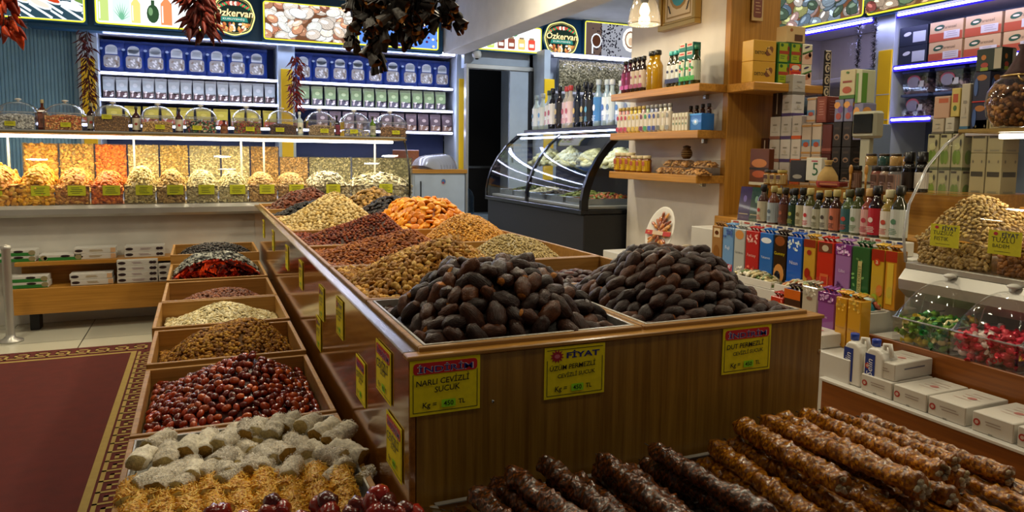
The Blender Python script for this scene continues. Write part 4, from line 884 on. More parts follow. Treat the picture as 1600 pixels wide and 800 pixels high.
# ------------------------------------------------------------------ three wooden shelves on the partition wall
def wall_shelf(z0, z1, nm):
    t = thing('wall_shelf', nm, 'shelf', (2.86, 0, 0)); MB('honey_oak_deep').box(0, .22, 3.72, 4.78, z0, z1, .004).build('board', t); MB('steel').box(.19, .22, 3.9, 3.93, z0 - .03, z0).build('bracket', t)
wall_shelf(1.705, 1.755, 'topmost wooden shelf on the white partition, carrying oil bottles'); wall_shelf(1.415, 1.465, 'middle wooden shelf on the white partition, carrying small coloured bottles'); wall_shelf(1.13, 1.18, 'lowest wooden shelf on the white partition, carrying honey jars')
def along(px, py_base, X): return at(px, py_base, X=X).y
# top shelf: dark purple bottles, pale label bottles, two yellow jugs, blue and green topped bottles, tea tins
specs = [(977, 'purple', '4a1430', '0c0c10', '7a2050', 'b04080', .20)] + [(984, 'purple', '3c1028', '0c0c10', '6c1c48', 'b04080', .205)] + [(x_, 'dark', '1c1014', '0c0c10', 'b8a898', '8a3040', .21) for x_ in (991, 998, 1005)] + [(1048, 'navy-topped', '2c2c20', '3c9c9c', 'c0c4c4', '2a2c4a', .2), (1055, 'navy-topped', '2c2c20', '3c9c9c', 'c0c4c4', '2a2c4a', .2), (1062, 'teal-topped', '2c3014', '2f9a8c', 'c4ccc4', '26304a', .205)] + [(x_, 'green-topped', '2c3414', '1f7a54', 'c0ccb8', '3a9a2c', .21) for x_ in (1070, 1078, 1086)]
for i, (p_, nm, g_, c, lb, mk, h) in enumerate(specs):
    h += .035; b_ = bottle('oil_bottle', h, .031, g_, c, (.1, .6, lb), marks=[(.16, .06, .8, mk, 'r'), (.42, .04, .4, mk, 'e')], neck=.42)
    place(b_, (2.90, along(p_, 140, 2.90), 1.7565), 0, '%s bottle on the topmost wooden shelf, %s' % (nm, ['at the far left end', 'second from the left end', 'third in the row with a pale label', 'fourth in the row with a pale label', 'just left of the yellow oil jugs', 'just right of the yellow oil jugs', 'second right of the oil jugs', 'between navy and green tops', 'first of the green row', 'middle of the green row', 'last before the tea tins'][i]), 'bottle')
for p_, w_ in ((1018, 'the left of the pair'), (1026, 'the right of the pair')):
    b_ = bottle('oil_jug', .265, .04, '9a7410', '141410', (.1, .1, 'a08020'), neck=.5, square=False); place(b_, (2.905, along(p_, 140, 2.905), 1.7565), 0, 'golden-yellow oil jug with a black cap on the topmost shelf, ' + w_, 'bottle')
for k in range(5):
    for j in range(2):
        t = carton('tea_tin', .06, .072, .052, '1f6a5c', lambda f, w, h: (f.rect(w * .1, h * .5, w * .9, h * .98, 'c8b8a8'), f.up(), f.rect(w * .2, h * .62, w * .8, h * .82, 'b03a30')))
        place(t, (2.875 + .075 * 0, 3.93 - j * .078, 1.7565 + k * .053), 0, 'small green and white tea tin stacked at the near end of the topmost shelf', 'tin', 'green tea tins')
t = thing('amber_tube', 'slim brown packet with a white foot standing beside the green tea tins', 'packet', (2.9, 4.02, 1.7565)); MB('print', '7a4a1c').box(-.02, .02, -.025, .025, .01, .13).build('tube', t); MB('print', 'd8d4c8').box(-.022, .022, -.027, .027, 0, .012).build('foot', t)
# middle shelf: miniature bottles
pal = [('red', 'b03040', 'd8a0a0')] * 3 + [('yellow', 'c0a020', 'd8c060')] * 3 + [('maroon', '702038', 'c0a0a8'), ('green', '3a8a4a', 'b0c8a8'), ('blue', '3050a0', 'a0b0d0'), ('indigo', '303878', 'a0a8c8'), ('grey', '6a6a58', 'c0c0b0'), ('cream', 'c0b890', 'e0dcc8'), ('silver', '8a8a80', 'd0d0c8')]
base = bottle('essence_bottle', .17, .019, '8a7a5c', 'b0a878', (.08, .7, 'd8d4c8'), neck=.5)
for i, (nm, c1, c2) in enumerate(pal):
    h = .185; b_ = bottle('essence_bottle', h, .0235, c2, ['a89048', '8a8a8a'][i > 6], (.06, .72, 'd8d0c4'), marks=[(.14, .08, .85, c1, 'r'), (.58, .09, .6, c1, 'e')], neck=.5)
    k = pal[:i].count(pal[i]); same = pal.count(pal[i])
    place(b_, (2.90, 4.70 - i * .052, 1.4665), 0, 'small bottle with a %s label on the middle wooden shelf%s' % (nm, '' if same == 1 else ', ' + ['leftmost', 'middle', 'rightmost'][k] + ' of its three'), 'bottle')
for o in [base] + list(base.children): bpy.data.objects.remove(o)
for i in range(5):
    t = carton('spice_tube', .04, .03, .115, 'cfc9b0', lambda f, w, h: (f.ell(w * .5, h * .7, w * .25, h * .09, '8a6a4a'), f.ell(w * .5, h * .4, w * .2, h * .07, '4a6a3a')))
    place(t, (2.885, 4.015 - i * .034, 1.4665), 0, 'narrow cream spice box in the row right of the small bottles', 'box', 'cream spice boxes on the middle shelf')
t = carton('blue_box', .1, .12, .105, '1f6ab8', lambda f, w, h: (f.ell(w * .5, h * .5, w * .25, h * .2, '7ab0e0'), f.up(), f.ell(w * .5, h * .5, w * .1, h * .1, 'e8f0f8'), f.rect(0, h * .9, w, h, '4a9ae0')), mat='glossy_print'); place(t, (2.9, 3.8, 1.4665), 0, 'bright blue box at the near end of the middle wooden shelf', 'box')
for i in range(4):
    b_ = bottle('dropper_bottle', .065, .016, '3a1c10', '1a1210', None, neck=.6, caph=.35, body=.4); place(b_, (2.99, 3.97 - i * .062, 1.572 if i > 1 else 1.5665), 0, 'tiny brown dropper bottle, %s in the row above the blue box' % ['first', 'second', 'third', 'fourth'][i], 'bottle')
t = thing('glass_riser', 'small clear riser holding the dropper bottles on the middle shelf', 'riser', (2.99, 3.87, 1.4665)); MB('acrylic').box(-.03, .03, -.14, .14, .095, .1, 0).build('top_plate', t); mb = MB('acrylic'); mb.box(-.03, .03, .138, .141, 0, .095, 0); mb.build('side_plate', t)
# lowest shelf: honey jars, snack trays, ceramic pot
def jar(name, h, r, col, capc, lab=None):
    t = thing(name, None, None); MB('bottle_glass', col).use(sm=True).lathe([(r * .9, 0), (r, h * .06), (r, h * .72), (r * .82, h * .8), (r * .8, h * .84)], 18).build('glass', t)
    MB('cap', capc).use(sm=True).lathe([(r * .88, h * .82), (r * .9, h * .84), (r * .9, h * .98), (r * .84, h)], 18).build('lid', t)
    if lab:
        mb = MB('print', lab[0]); 
        for i in range(8):
            a0 = PI + (i - 4) * PI / 8; a1 = a0 + PI / 8; mb.use(col=lab[0]); mb.quad(*[(r * 1.01 * math.cos(a), r * 1.01 * math.sin(a), z) for a, z in ((a0, .1 * h), (a0, .7 * h), (a1, .7 * h), (a1, .1 * h))])
        f = Face(mb, (-r * 1.025, 0, 0), (0, -1, 0), (0, 0, 1), .0006); f.rect(-r * .5, h * .4, r * .5, h * .66, lab[1]); f.up().lines(-r * .4, r * .4, h * .3, 2, h * .1, h * .04, lab[1]); mb.build('label', t)
    return t
for i, p_ in enumerate((964, 974, 986, 999, 1006, 1012)):
    j = jar('honey_jar', .14 if i < 3 else .12, .038 if i < 3 else .033, '7a4410', 'c8b890', ('d0a818', 'a04418'))
    place(j, (2.90, 4.70 - i * .078 + (.02 if i > 2 else 0), 1.1815), 0, 'amber yellow-labelled honey jar on the lowest wooden shelf, %s' % ['at the far end', 'second from the far end', 'last of the taller ones', 'first of the smaller ones', 'middle of the smaller ones', 'nearest the snack trays'][i], 'jar')
for k, (n_, x, z) in enumerate(((4, 2.865, 1.1815), (4, 2.93, 1.232))):
    for i in range(n_):
        L_ = .085 if i < 3 else .22
        y = [4.16, 4.065, 3.97, 3.80][i]
        t = thing('snack_tray', 'clear tray of golden pastry, lowest wooden shelf, %s in the %s row' % (['first from the jars', 'second from the jars', 'third from the jars', 'the long one'][i], 'upper' if k else 'lower'), 'tray', (x, y, z))
        MB('acrylic').box(0, .12, -L_ / 2, L_ / 2, 0, .046, .003).build('tray_shell', t)
        o = heap('pastry_filling', .006, .112, -L_ / 2 + .006, L_ / 2 - .006, .004, .03, ['a8742c', 'c08c44', '8a5a20'], .018, 'golden pastry', 'x', .6, 260 + k * 5 + i, n=110, p=3, parent=t); del o['category']
t = thing('ceramic_jar', 'small brown woven-pattern jar with a dark lid standing on the snack trays', 'jar', (2.99, 4.0, 1.283))
MB('date_skin', '6a4a24').use(sm=True).lathe([(.022, 0), (.036, .02), (.038, .04), (.03, .06), (.022, .068), (.026, .075)], 20).build('body', t); MB('cap', '3a2214').use(sm=True).lathe([(.026, .075), (.028, .082), (.006, .09)], 16).build('lid', t)
mb = MB('cap', 'b89a5c').use(sm=True)
for z in (.02, .035, .05): mb.tube([((.0375 if z < .04 else .036) * math.cos(a), (.0375 if z < .04 else .036) * math.sin(a), z) for a in [2 * PI * k / 20 for k in range(20)]], .0018, 4, True)
mb.build('woven_bands', t)

# ------------------------------------------------------------------ shelf wrapped on the wooden pier, with herbal tea cartons
t = thing('pier_shelf', 'thick honey-coloured wooden shelf wrapped around the pier below the herbal tea cartons', 'shelf', (3.06, 3.46, 1.70)); MB('honey_oak_long').box(0, .56, 0, .25, 0, .052, .005).build('board', t); MB('honey_oak_long').box(.47, .56, .25, .75, 0, .052, .005).build('side_board', t)
def front_carton(name, w, h, d, col, draw, label, x, z, y=3.49, side=None, cat='box', mat='print'):
    """carton facing -Y: left edge x, base z"""
    t = carton(name, d, w, h, col, draw, side, None, mat); place(t, (x + w / 2, y, z), PI / 2, label, cat); return t
def detox(f, w, h):
    f.text('DETOX', w * .32, h * .4, w=w * .5, col='3a2c14', bold=.02); f.ell(w * .7, h * .5, w * .2, h * .18, '7a4a24', .8); f.up().ell(w * .7, h * .5, w * .16, h * .08, 'c89a4c', -.8); f.ell(w * .62, h * .65, w * .1, h * .04, 'e0b868', .5)
zs = 1.7525
for k in range(2): front_carton('tea_carton', .175, .125, .1, 'c8972c', detox, 'large yellow detox tea carton, %s of two on the pier shelf' % ('lower' if k == 0 else 'upper'), 3.07, zs + k * .126)
def greenbox(f, w, h): f.rect(w * .08, h * .05, w * .8, h * .95, '9aa81c'); f.up().rect(w * .08, h * .42, w * .92, h * .58, 'a03c18'); f.ell(w * .3, h * .85, w * .13, h * .08, '2a5a1c'); f.ell(w * .85, h * .7, w * .1, h * .12, '7a2c14'); f.ell(w * .85, h * .25, w * .1, h * .14, '8a4a1c'); f.up().lines(w * .15, w * .6, h * .3, 2, h * .1, h * .03, '2a5a1c')
def orangebox(f, w, h): f.ell(w * .5, h * .82, w * .35, h * .12, 'd8c8b0'); f.up().rect(w * .12, h * .45, w * .88, h * .62, 'b02818'); f.ell(w * .25, h * .2, w * .15, h * .1, '3a2a6a'); f.ell(w * .12, h * .72, w * .08, h * .06, '4a3a8a'); f.ell(w * .88, h * .72, w * .08, h * .06, '4a3a8a')
def mumbox(f, w, h): f.ell(w * .45, h * .85, w * .28, h * .05, '4a3a5a', .3); f.poly([(0, h * .55), (w, h * .75), (w, h * .66), (0, h * .44)], '5a8a3c'); f.poly([(0, h * .5), (w, h * .68), (w, h * .02), (0, h * .02)], 'd8b49a'); f.up().ell(w * .55, h * .38, w * .35, h * .12, 'b87a5a', .3); f.ell(w * .75, h * .48, w * .15, h * .12, '3a2018')
X_ = 3.262
for i, (dr, c, nm) in enumerate(((greenbox, '2c6a24', 'green and yellow herbal tea carton, lower left of the green ones'), (orangebox, 'd0561c', 'orange tea carton between the green and the white cartons'))): front_carton('tea_carton', .093, .125, .09, c, dr, nm, X_ + i * .096, zs)
for i, nm in enumerate(('green and yellow herbal tea carton, upper left of the green ones', 'green and yellow herbal tea carton on top of the orange carton')): front_carton('tea_carton', .093, .125, .09, '2c6a24', greenbox, nm, X_ + i * .096, zs + .126)
for k in range(2): front_carton('tea_carton', .08, .125, .08, 'ddd5b4', mumbox, 'white carton showing a lying woman, %s of the two stacked' % ('lower' if k == 0 else 'upper'), X_ + .194, zs + k * .126)
def creambox(f, w, h): f.ell(w * .25, h * .75, w * .08, h * .1, 'a06030'); f.up().rect(w * .42, h * .1, w * .85, h * .5, '5a3a1c')
front_carton('gift_carton', .15, .1, .09, 'd0b078', creambox, 'cream carton with a small brown window on top of the tea cartons', X_ + .06, zs + .253)
# carved wooden scroll strip hanging at the shelf's end
t = thing('carved_strip', 'narrow black and white scroll-patterned wooden strip hanging at the right end of the pier shelf', 'ornament', (3.63, 3.455, 1.60))
MB('print', '1c1610').box(-.022, .03, 0, .012, 0, .37).build('board', t)
mb = MB('print'); f = Face(mb, (0, -.001, 0), (1, 0, 0), (0, 0, 1), .0008)
for i in range(5):
    z = .04 + i * .073; f.ell(0, z, .02, .026, 'c8b898'); f.up().ell(.004, z, .012, .017, '1c1610'); f.up().ell(.007, z, .006, .009, 'c8b898'); f.k = 1; f.rect(-.018, z + .03, .02, z + .036, 'c8b898')
f.rect(.024, .01, .028, .36, 'c8b898'); mb.build('scroll_pattern', t)
# plaque on the pier
t = thing('wall_plaque', 'small cream plaque with a brown text panel high on the wooden pier', 'plaque', (at(1182, 33, Y=3.7).x, 3.7, at(1182, 33, Y=3.7).z)); MB('print', 'c9a86c').box(-.045, .045, -.008, 0, 0, .2).build('plaque_board', t)
mb = MB('print'); f = Face(mb, (-.045, -.0085, 0), (1, 0, 0), (0, 0, 1), .0006); f.rrect(.012, .02, .078, .19, .012, '7a3c24'); f.up().lines(.022, .07, .15, 6, .02, .005, 'c9a070'); mb.build('printed_panel', t)

# ------------------------------------------------------------------ right-hand wall shelves
t = thing('tea_shelving', 'grey shelving with violet light strips and a yellow post on the right-hand wall', 'shelving', (5.3, 0, 0))
MB('grey_cab').box(.42, .45, 2.6, 4.4, 0.9, 2.5).build('back_panel', t)
for z in (2.46, 2.03, 1.61):
    y1 = 4.34; y0 = 2.6 if z > 2 else 3.98
    s_ = MB('shelf_board').box(0, .42, y0, y1, z, z + .03).build('shelf', t); MB('led_violet').box(-.03, -.004, y0, y1 - .02, z + .002, z + .02).build('led_strip', s_); MB('led_halo').box(-.016, -.003, y0, y1, z - .014, z + .034).build('blue_halo_band', s_)  # wider blue glowing band behind each strip imitates its halo, no real part
s_ = MB('shelf_board').box(0, .42, 4.6, 5.55, 2.46, 2.49).build('shelf', t); MB('led_violet').box(-.03, -.004, 4.57, 5.3, 2.462, 2.482).build('led_strip', s_); MB('led_halo').box(-.016, -.003, 4.56, 5.32, 2.446, 2.494).build('blue_halo_band', s_)
s_ = MB('shelf_board').box(0, .42, 4.75, 5.55, 1.60, 1.63).build('shelf', t); MB('led_violet').box(-.03, -.004, 5.0, 5.25, 1.602, 1.622).build('led_strip', s_); MB('led_halo').box(-.016, -.003, 4.98, 5.27, 1.586, 1.634).build('blue_halo_band', s_)
MB('shelf_board').box(0, .45, 4.62, 5.55, 1.98, 2.02).build('shelf', t)
p_ = MB('cool_panel').box(-.02, .45, 4.34, 4.52, 0, 2.5).build('post', t); MB('yellow_strip').box(-.035, -.02, 4.345, 4.475, .9, 2.2).build('yellow_strip', p_, label='yellow facing strip')
mb = MB('shelf_board')
for z in (1.27, 1.62, 1.83): mb.box(-.037, -.034, 4.345, 4.475, z, z + .008, 0)
mb.build('strip_joints', p_)
MB('grey_cab').box(-.01, .02, 4.52, 4.86, 1.2, 2.07).build('side_panel', t)
def narbox(dark):
    def d(f, w, h):
        if dark: f.rect(w * .05, h * .1, w * .95, h * .9, '1c2438'); f.up().rect(w * .5, h * .15, w * .95, h * .7, 'b4bcc8'); f.ell(w * .3, h * .62, w * .14, h * .1, 'c8ccd4', .2)
        else:
            f.rect(0, 0, w, h * .42, 'a84c30'); f.ell(w * .3, h * .68, w * .16, h * .14, '1c4a34', .2); f.up().text('Tarensel', w * .6, h * .68, w=w * .42, col='5a4a3a'); f.ell(w * .3, h * .68, w * .09, h * .05, 'd8c8a8'); f.rect(w * .45, h * .1, w * .92, h * .48, 'c4c0c0'); f.up().lines(w * .5, w * .88, h * .4, 3, h * .1, h * .025, '8a8488')
    return d
ys = [4.20, 3.92, 3.63, 3.34]
for k in range(2):
    for i, y in enumerate(ys):
        dk = i == 0; t = carton('tea_carton', .2, .27 if i else .25, .152, '1a2236' if dk else 'c0a078', narbox(dk)); place(t, (5.32, y, 2.061 + k * .154), 0, '%s carton, top right shelf, %s row, %s' % ('dark navy' if dk else 'cream and rust tea', 'lower' if k == 0 else 'upper', ['beside the yellow post', 'next to the navy one', 'second from the navy one', 'cut by the frame edge'][i]), 'box')
def tub(nm, y, z):
    t = thing('clear_tub', nm, 'tub', (5.34, y, z)); MB('acrylic').box(0, .26, -.12, .12, 0, .17, .01).build('tub_shell', t); MB('print', '4a5a80').box(-.004, .264, -.124, .124, .165, .185).build('lid', t)
    mb = MB('print'); f = Face(mb, (-.003, .12, 0), (0, -1, 0), (0, 0, 1), .001); f.ell(.11, .1, .06, .05, 'b0566a'); f.up().ell(.11, .09, .055, .045, '8a8aa4'); f.rect(.15, .05, .2, .1, 'c0c4d0'); mb.build('label', t)
    o = heap('sweet_filling', .01, .25, -.11, .11, .01, .12, ['7c6878', '9a8494', '5c4c5c'], .03, 'wrapped sweets', 'x', .7, int(y * 100 + z * 10), n=120, p=3, parent=t); del o['category']
for k, z in enumerate((1.641, 1.828)):
    for i, y in enumerate((4.17, 3.88, 3.6)): tub('clear blue-lidded sweet tub, middle right shelf, %s row, %s' % ('lower' if k == 0 else 'upper', ['beside the yellow post', 'second from the yellow post', 'third from the yellow post'][i]), y, z)
t = thing('evil_eye_ornament', 'small dark hanging ornament on the grey panel left of the yellow post', 'ornament', (5.285, 4.66, 1.93)); MB('print', '10202c').prism([(0, .05), (.035, .01), (0, -.04), (-.035, .01)], -.012, 0, 'x').build('plaque', t); mb = MB('cord'); mb.tube([(-.005, 0, .05), (-.005, 0, .09)], .002, 5); mb.tube([(-.005, .015, -.03), (-.005, .015, -.08)], .002, 5); mb.tube([(-.005, -.015, -.03), (-.005, -.015, -.08)], .002, 5); mb.build('cords', t)
for i, (y, z, L_) in enumerate(((4.62, 2.43, .36), (4.46, 2.47, .42))):
    mb = MB('foil'); r = random.Random(i)
    for k in range(330):
        h = r.random() * L_; a = r.uniform(0, 2 * PI); R = .05 * (1 - .3 * h / L_); p0 = Vector((math.cos(a) * .008, math.sin(a) * .008, -h)); p1 = Vector((math.cos(a) * R, math.sin(a) * R, -h + r.uniform(-.03, .03))); s_ = Vector((-math.sin(a), math.cos(a), .2)) * .004; mb.use(col=r.choice(['5a6068', 'a8b0b8', '6a5c4c', '3a4048'])); mb.raw([p0 - s_, p0 + s_, p1], [(0, 1, 2)])
    t = thing('tinsel_garland', 'silver tinsel garland hanging by the yellow post, %s' % ('the shorter one beside the plastic cup' if i == 0 else 'the longer one nearer the post'), 'garland', (5.2, y, z)); mb.build('tinsel', t); MB('cord').tube([(0, 0, 0), (0, 0, -L_)], .002, 5).build('core_string', t)
t = thing('plastic_cup', 'clear plastic cup stuck beside the tinsel garland', 'cup', (5.24, 4.72, 2.18)); MB('acrylic').use(sm=True).lathe([(.028, 0), (.04, .12), (.043, .125)], 18, cap=False).build('cup_wall', t)
# jar and bag on recess shelves
t = thing('blue_parcel', 'dark bag on a blue box in the recess behind the cartons', 'bag', (4.2, 4.3, 1.55)); MB('print', '1f4a78').box(0, .2, -.15, .15, 0, .07).build('blue_box', t)
P_ = lump(.12, .16, .08, '3a4650', 14, 10, .25, 3); MB('pouch').use(sm=True).piece(P_, Matrix.Translation((.1, 0, .13))).build('bag', t)
t = thing('sideboard', 'grey sideboard in the recess, mostly hidden by the product display', 'cabinet', (4.15, 4.1, 0)); MB('grey_cab').box(0, .5, -.3, .45, 0, 1.55).build('body', t); MB('grey_cab').box(-.016, 0, -.28, .43, .1, 1.5).build('door', t)
# ------------------------------------------------------------------ stepped product display between the partition pier and the right case
t = thing('product_display', 'stepped white and wooden display stand crowded with boxes and bottles', 'display stand', (2.2, 0, 0))
DY0, DY1 = 2.08, 3.62
MB('white_panel').box(.02, .38, DY0 - .15, 2.62, 0.0, .545).build('front_step', t)
MB('white_panel').box(.38, .56, DY0, 3.35, 0.0, .675).build('second_step', t)
MB('white_panel').box(.56, .78, DY0 + .03, DY1, 0.0, .875).build('third_step', t)
MB('honey_oak_deep').box(.78, 1.0, DY0 + .03, 3.68, 0.0, .93).build('bottle_step', t)
MB('clear_glass').box(.93, 1.12, DY0 + .05, 3.5, 1.135, 1.143, 0).build('glass_shelf', t)
MB('honey_oak_deep').box(1.12, 1.5, DY0 + .1, 3.68, 0.0, 1.14).build('rear_counter', t)
mb = MB('steel')
for y in (DY0 + .12, 2.8, 3.45): mb.tube([(1.1, y, .93), (1.1, y, 1.135)], .008, 8)
mb.build('shelf_posts', t)
# gift boxes of cologne sweets: row along the second step, fronts towards the aisle
def petals(seed, c, zone):
    def d(f, w, h):
        r = random.Random(seed)
        for i in range(16): f.ell(w * r.uniform(.1, .9), h * r.uniform(*zone), w * .09, h * .022, vary(c, .25, r), r.uniform(0, 3), 8); f.k += .1
    return d
def gb(*ops):
    def d(f, w, h):
        for o in ops: o(f, w, h); f.up()
    return d
def strip(z0, z1, c, x0=0, x1=1): return lambda f, w, h: f.rect(w * x0, h * z0, w * x1, h * z1, c)
def blob(x, z, rx, rz, c): return lambda f, w, h: f.ell(w * x, h * z, w * rx, h * rz, c)
def word(t_, x, z, ww, c, rot=0): return lambda f, w, h: f.text(t_, w * x, h * z, w=w * ww, col=c, rot=rot) if not rot else f.text(t_, w * x, h * z, w=h * ww, col=c, rot=rot)
rows = [(1111, 1127, 'a07444', gb(strip(.75, .95, 'e0c8a0', .2, .8), blob(.5, .4, .3, .18, '8a5a2c'), blob(.5, .85, .2, .05, '5a2c18')), 'light brown gift box with a coffee picture at the far end'),
        (1128, 1145, '6f9ccc', gb(strip(0, .2, 'b03a54'), petals(1, 'e0b8c8', (.03, .2)), word('Fuji', .5, .55, .4, 'e8f0f8'), petals(2, '4a6ab0', (.8, .95))), 'light blue gift box with pink blossoms at its foot'),
        (1146, 1163, 'b4b8b4', gb(blob(.5, .88, .4, .1, 'd09050'), word('Gardenia', .5, .5, .75, '6a6a6a'), petals(3, 'e8e8e0', (.03, .2))), 'pale grey gift box with an orange top'),
        (1164, 1185, 'b8262a', gb(petals(4, 'e0a8a0', (.75, .95)), word('Fantasy', .5, .48, .65, 'e8b8b0'), petals(5, 'e06a5a', (.05, .25))), 'red gift box with faint white sprigs'),
        (1186, 1207, '1f6ac0', gb(blob(.5, .85, .4, .06, 'e8f0f8'), word('Yakamoz', .5, .5, .7, 'd8e8f8'), blob(.5, .12, .45, .1, 'd8e0e8'), blob(.4, .08, .3, .06, '8ab0d8')), 'bright blue gift box with white waves beside the red one'),
        (1208, 1228, '2c1c14', gb(blob(.5, .88, .4, .1, '8a4a24'), word('Gummy', .5, .62, .85, 'd8c428'), blob(.5, .22, .42, .2, 'd8924a'), blob(.4, .16, .25, .12, '1c1a24')), 'dark gift box with a yellow word and an orange fruit'),
        (1229, 1253, '1a5ec8', gb(petals(6, 'c8e0f8', (.75, .95)), word('Nisan', .5, .5, .55, 'e8f0f8'), strip(0, .12, '5a90d8')), 'vivid blue gift box with dotted top, larger than its neighbours'),
        (1255, 1274, 'c89a34', gb(strip(.85, 1, '8a2c1c'), blob(.5, .75, .2, .05, '9a2c24'), blob(.4, .35, .25, .1, 'a02418'), blob(.65, .22, .25, .09, 'b03420')), 'golden gift box with two red cherries'),
        (1276, 1303, 'c22a1c', gb(strip(.8, .98, '6a3428', .1, .9), blob(.5, .88, .2, .06, 'c8b89c'), strip(.15, .4, 'd86a3c', .25, .75), strip(.2, .35, 'c22a1c', .32, .68)), 'plain red gift box with an orange square motif'),
        (1305, 1330, '9a6aa8', gb(strip(.8, 1, '7a2c80'), petals(7, 'd8b0e0', (.82, .98)), word('Lilac', .5, .52, .4, 'e0d0e8'), petals(8, '6a2c70', (.02, .3))), 'lilac gift box with purple flowers at its foot'),
        (1331, 1360, '245a30', gb(petals(9, '6a9a5a', (.05, .95)), strip(.1, .75, 'c8bc7a', .38, .6), word('ROSE FOREST', .49, .42, .5, '2c4a28', PI / 2)), 'dark green gift box with a tall cream label'),
        (1362, 1383, 'c8a02c', gb(strip(.8, 1, '9a2418'), blob(.45, .78, .25, .06, 'c83c1c'), word('a', .45, .78, .2, 'f0e0b0'), blob(.35, .15, .25, .08, 'a8b83c'), blob(.75, .3, .25, .1, 'd87a2c')), 'yellow gift box with citrus slices and a red top'),
        (1384, 1403, 'cc8a24', gb(strip(.82, 1, 'a82c1c'), strip(.1, .8, 'dcb83c', .2, .75), blob(.5, .3, .25, .1, 'c8b03c')), 'yellow and orange gift box nearest the glass case')]
def tie(t, w, h, c):
    mb = MB('wrapper', c).use(sm=True)
    for k in range(3): mb.tube([(.03, (k - 1) * w * .28, h), (.01, (k - 1) * w * .3, h + .016), (.05, (k - 1) * w * .25, h + .02)], .006, 6)
    mb.build('top_flaps', t)
for i, (p0, p1, c, dr, nm) in enumerate(rows):
    X = 2.6; ya, yb = at(p0, 400, X=X).y, at(p1, 400, X=X).y; w = ya - yb - .003
    t = carton('gift_box', .06, w, .245, c, dr, strip(0, 1, c) if False else None, mat='glossy_print'); tie(t, w, .245, c)
    place(t, (X, (ya + yb) / 2, .6765), 0, nm, 'gift box')
fr = [(1202, 1222, 'b83020', gb(petals(11, 'e08070', (.1, .9))), 'short red gift box behind the right date tray', .12, 2.28), (1223, 1249, '3a2018', gb(strip(.75, 1, 'c8601c'), blob(.5, .4, .15, .05, 'c8a070')), 'dark brown gift box with an orange top behind the right date tray', .17, 2.28),
      (1251, 1275, 'b8ad98', gb(blob(.5, .75, .2, .04, '8a6a5a'), petals(13, 'd8d0c0', (.8, .98))), 'cream gift box in the front row beside the purple one', .2, 2.28), (1276, 1303, '8a4a94', gb(strip(.8, 1, '6a2470'), petals(14, 'c89ad0', (.82, .97)), petals(15, '5a2060', (.02, .15)), word('Lilac', .5, .5, .3, 'd8c0e0')), 'purple gift box in the front row between cream and amber boxes', .2, 2.24),
      (1304, 1322, 'cc9424', gb(petals(16, 'e0b048', (.75, .98)), word('Mandarin', .5, .4, .7, '9a6018'), blob(.4, .06, .3, .05, 'd8701c')), 'amber gift box in the front row, the left of two', .2, 2.22), (1323, 1345, 'd0982a', gb(petals(17, 'e4b850', (.75, .98)), word('Mandarin', .5, .4, .7, '9a6018')), 'amber gift box in the front row, the right of two', .2, 2.22)]
for p0, p1, c, dr, nm, h, X in fr:
    X = X + .12; ya, yb = at(p0, 500, X=X).y, at(p1, 500, X=X).y; w = ya - yb - .003
    t = carton('gift_box', .055, w, h, c, dr, mat='glossy_print'); tie(t, w, h, c); place(t, (X, (ya + yb) / 2, .5465), 0, nm, 'gift box')
# trays of small wrapped sweets between the rows
for i, (y0, y1, cols, nm) in enumerate(((2.62, 2.95, ['b8a878', '8a7a4c', '5a6a3a', 'c8c0a8'], 'pale gold wrapped sweets in an open tray behind the dates'), (2.08, 2.32, ['3c9aa8', 'c8a83c', 'b8c8c0', 'a0b03c', 'c86a4c'], 'blue, green and gold wrapped sweets in an open tray beside the amber boxes'), (2.34, 2.6, ['c8b480', 'a86a3c', '8a9a6a', 'd8d0b8'], 'beige wrapped sweets in an open tray behind the cream gift box'))):
    t = thing('sweet_tray', nm.replace('wrapped sweets in an open tray', 'sweets tray, open and shallow, standing'), 'tray', (2.47, y0, .6)); mb = MB('white_plastic'); mb.box(0, .11, 0, y1 - y0, 0.075, .08); mb.box(0, .004, 0, y1 - y0, .08, .11); mb.build('tray_shell', t)
    heap('wrapped_sweets', .006, .104, .005, y1 - y0 - .005, .08, .045, cols, .028, nm, 'sweets', .7, 300 + i, n=130, mat='wrapper', p=3, loc=(2.47, y0, .6))
MB('white_panel').box(2.47, 2.58, 2.07, 2.96, .545, .674).build('sweets_ledge', None, 'white ledge carrying the open sweet trays', 'ledge')
# small white boxes in a long row under the bottles
for i in range(16):
    p0 = 1141 + i * 17.2; X = 2.79; ya, yb = at(p0, 360, X=X).y, at(p0 + 16.4, 360, X=X).y
    red = i in (0, 1, 3, 12, 13); c2 = 'b04a3c' if red else '2c3a6c'
    t = carton('small_white_box', .06, ya - yb - .002, .062, 'cfc9bd', gb(strip(.86, 1, c2, .25, .8), blob(.5, .3, .1, .12, '8a9a80' if i % 3 else 'c8c060')), top=gb(strip(.1, .5, 'c0b8a8', .2, .8)))
    place(t, (X, (ya + yb) / 2, .8765), 0, 'small white box with a %s strip in the long row under the bottles' % ('red' if red else 'navy'), 'box', 'small white boxes with %s strips' % ('red' if red else 'navy'))
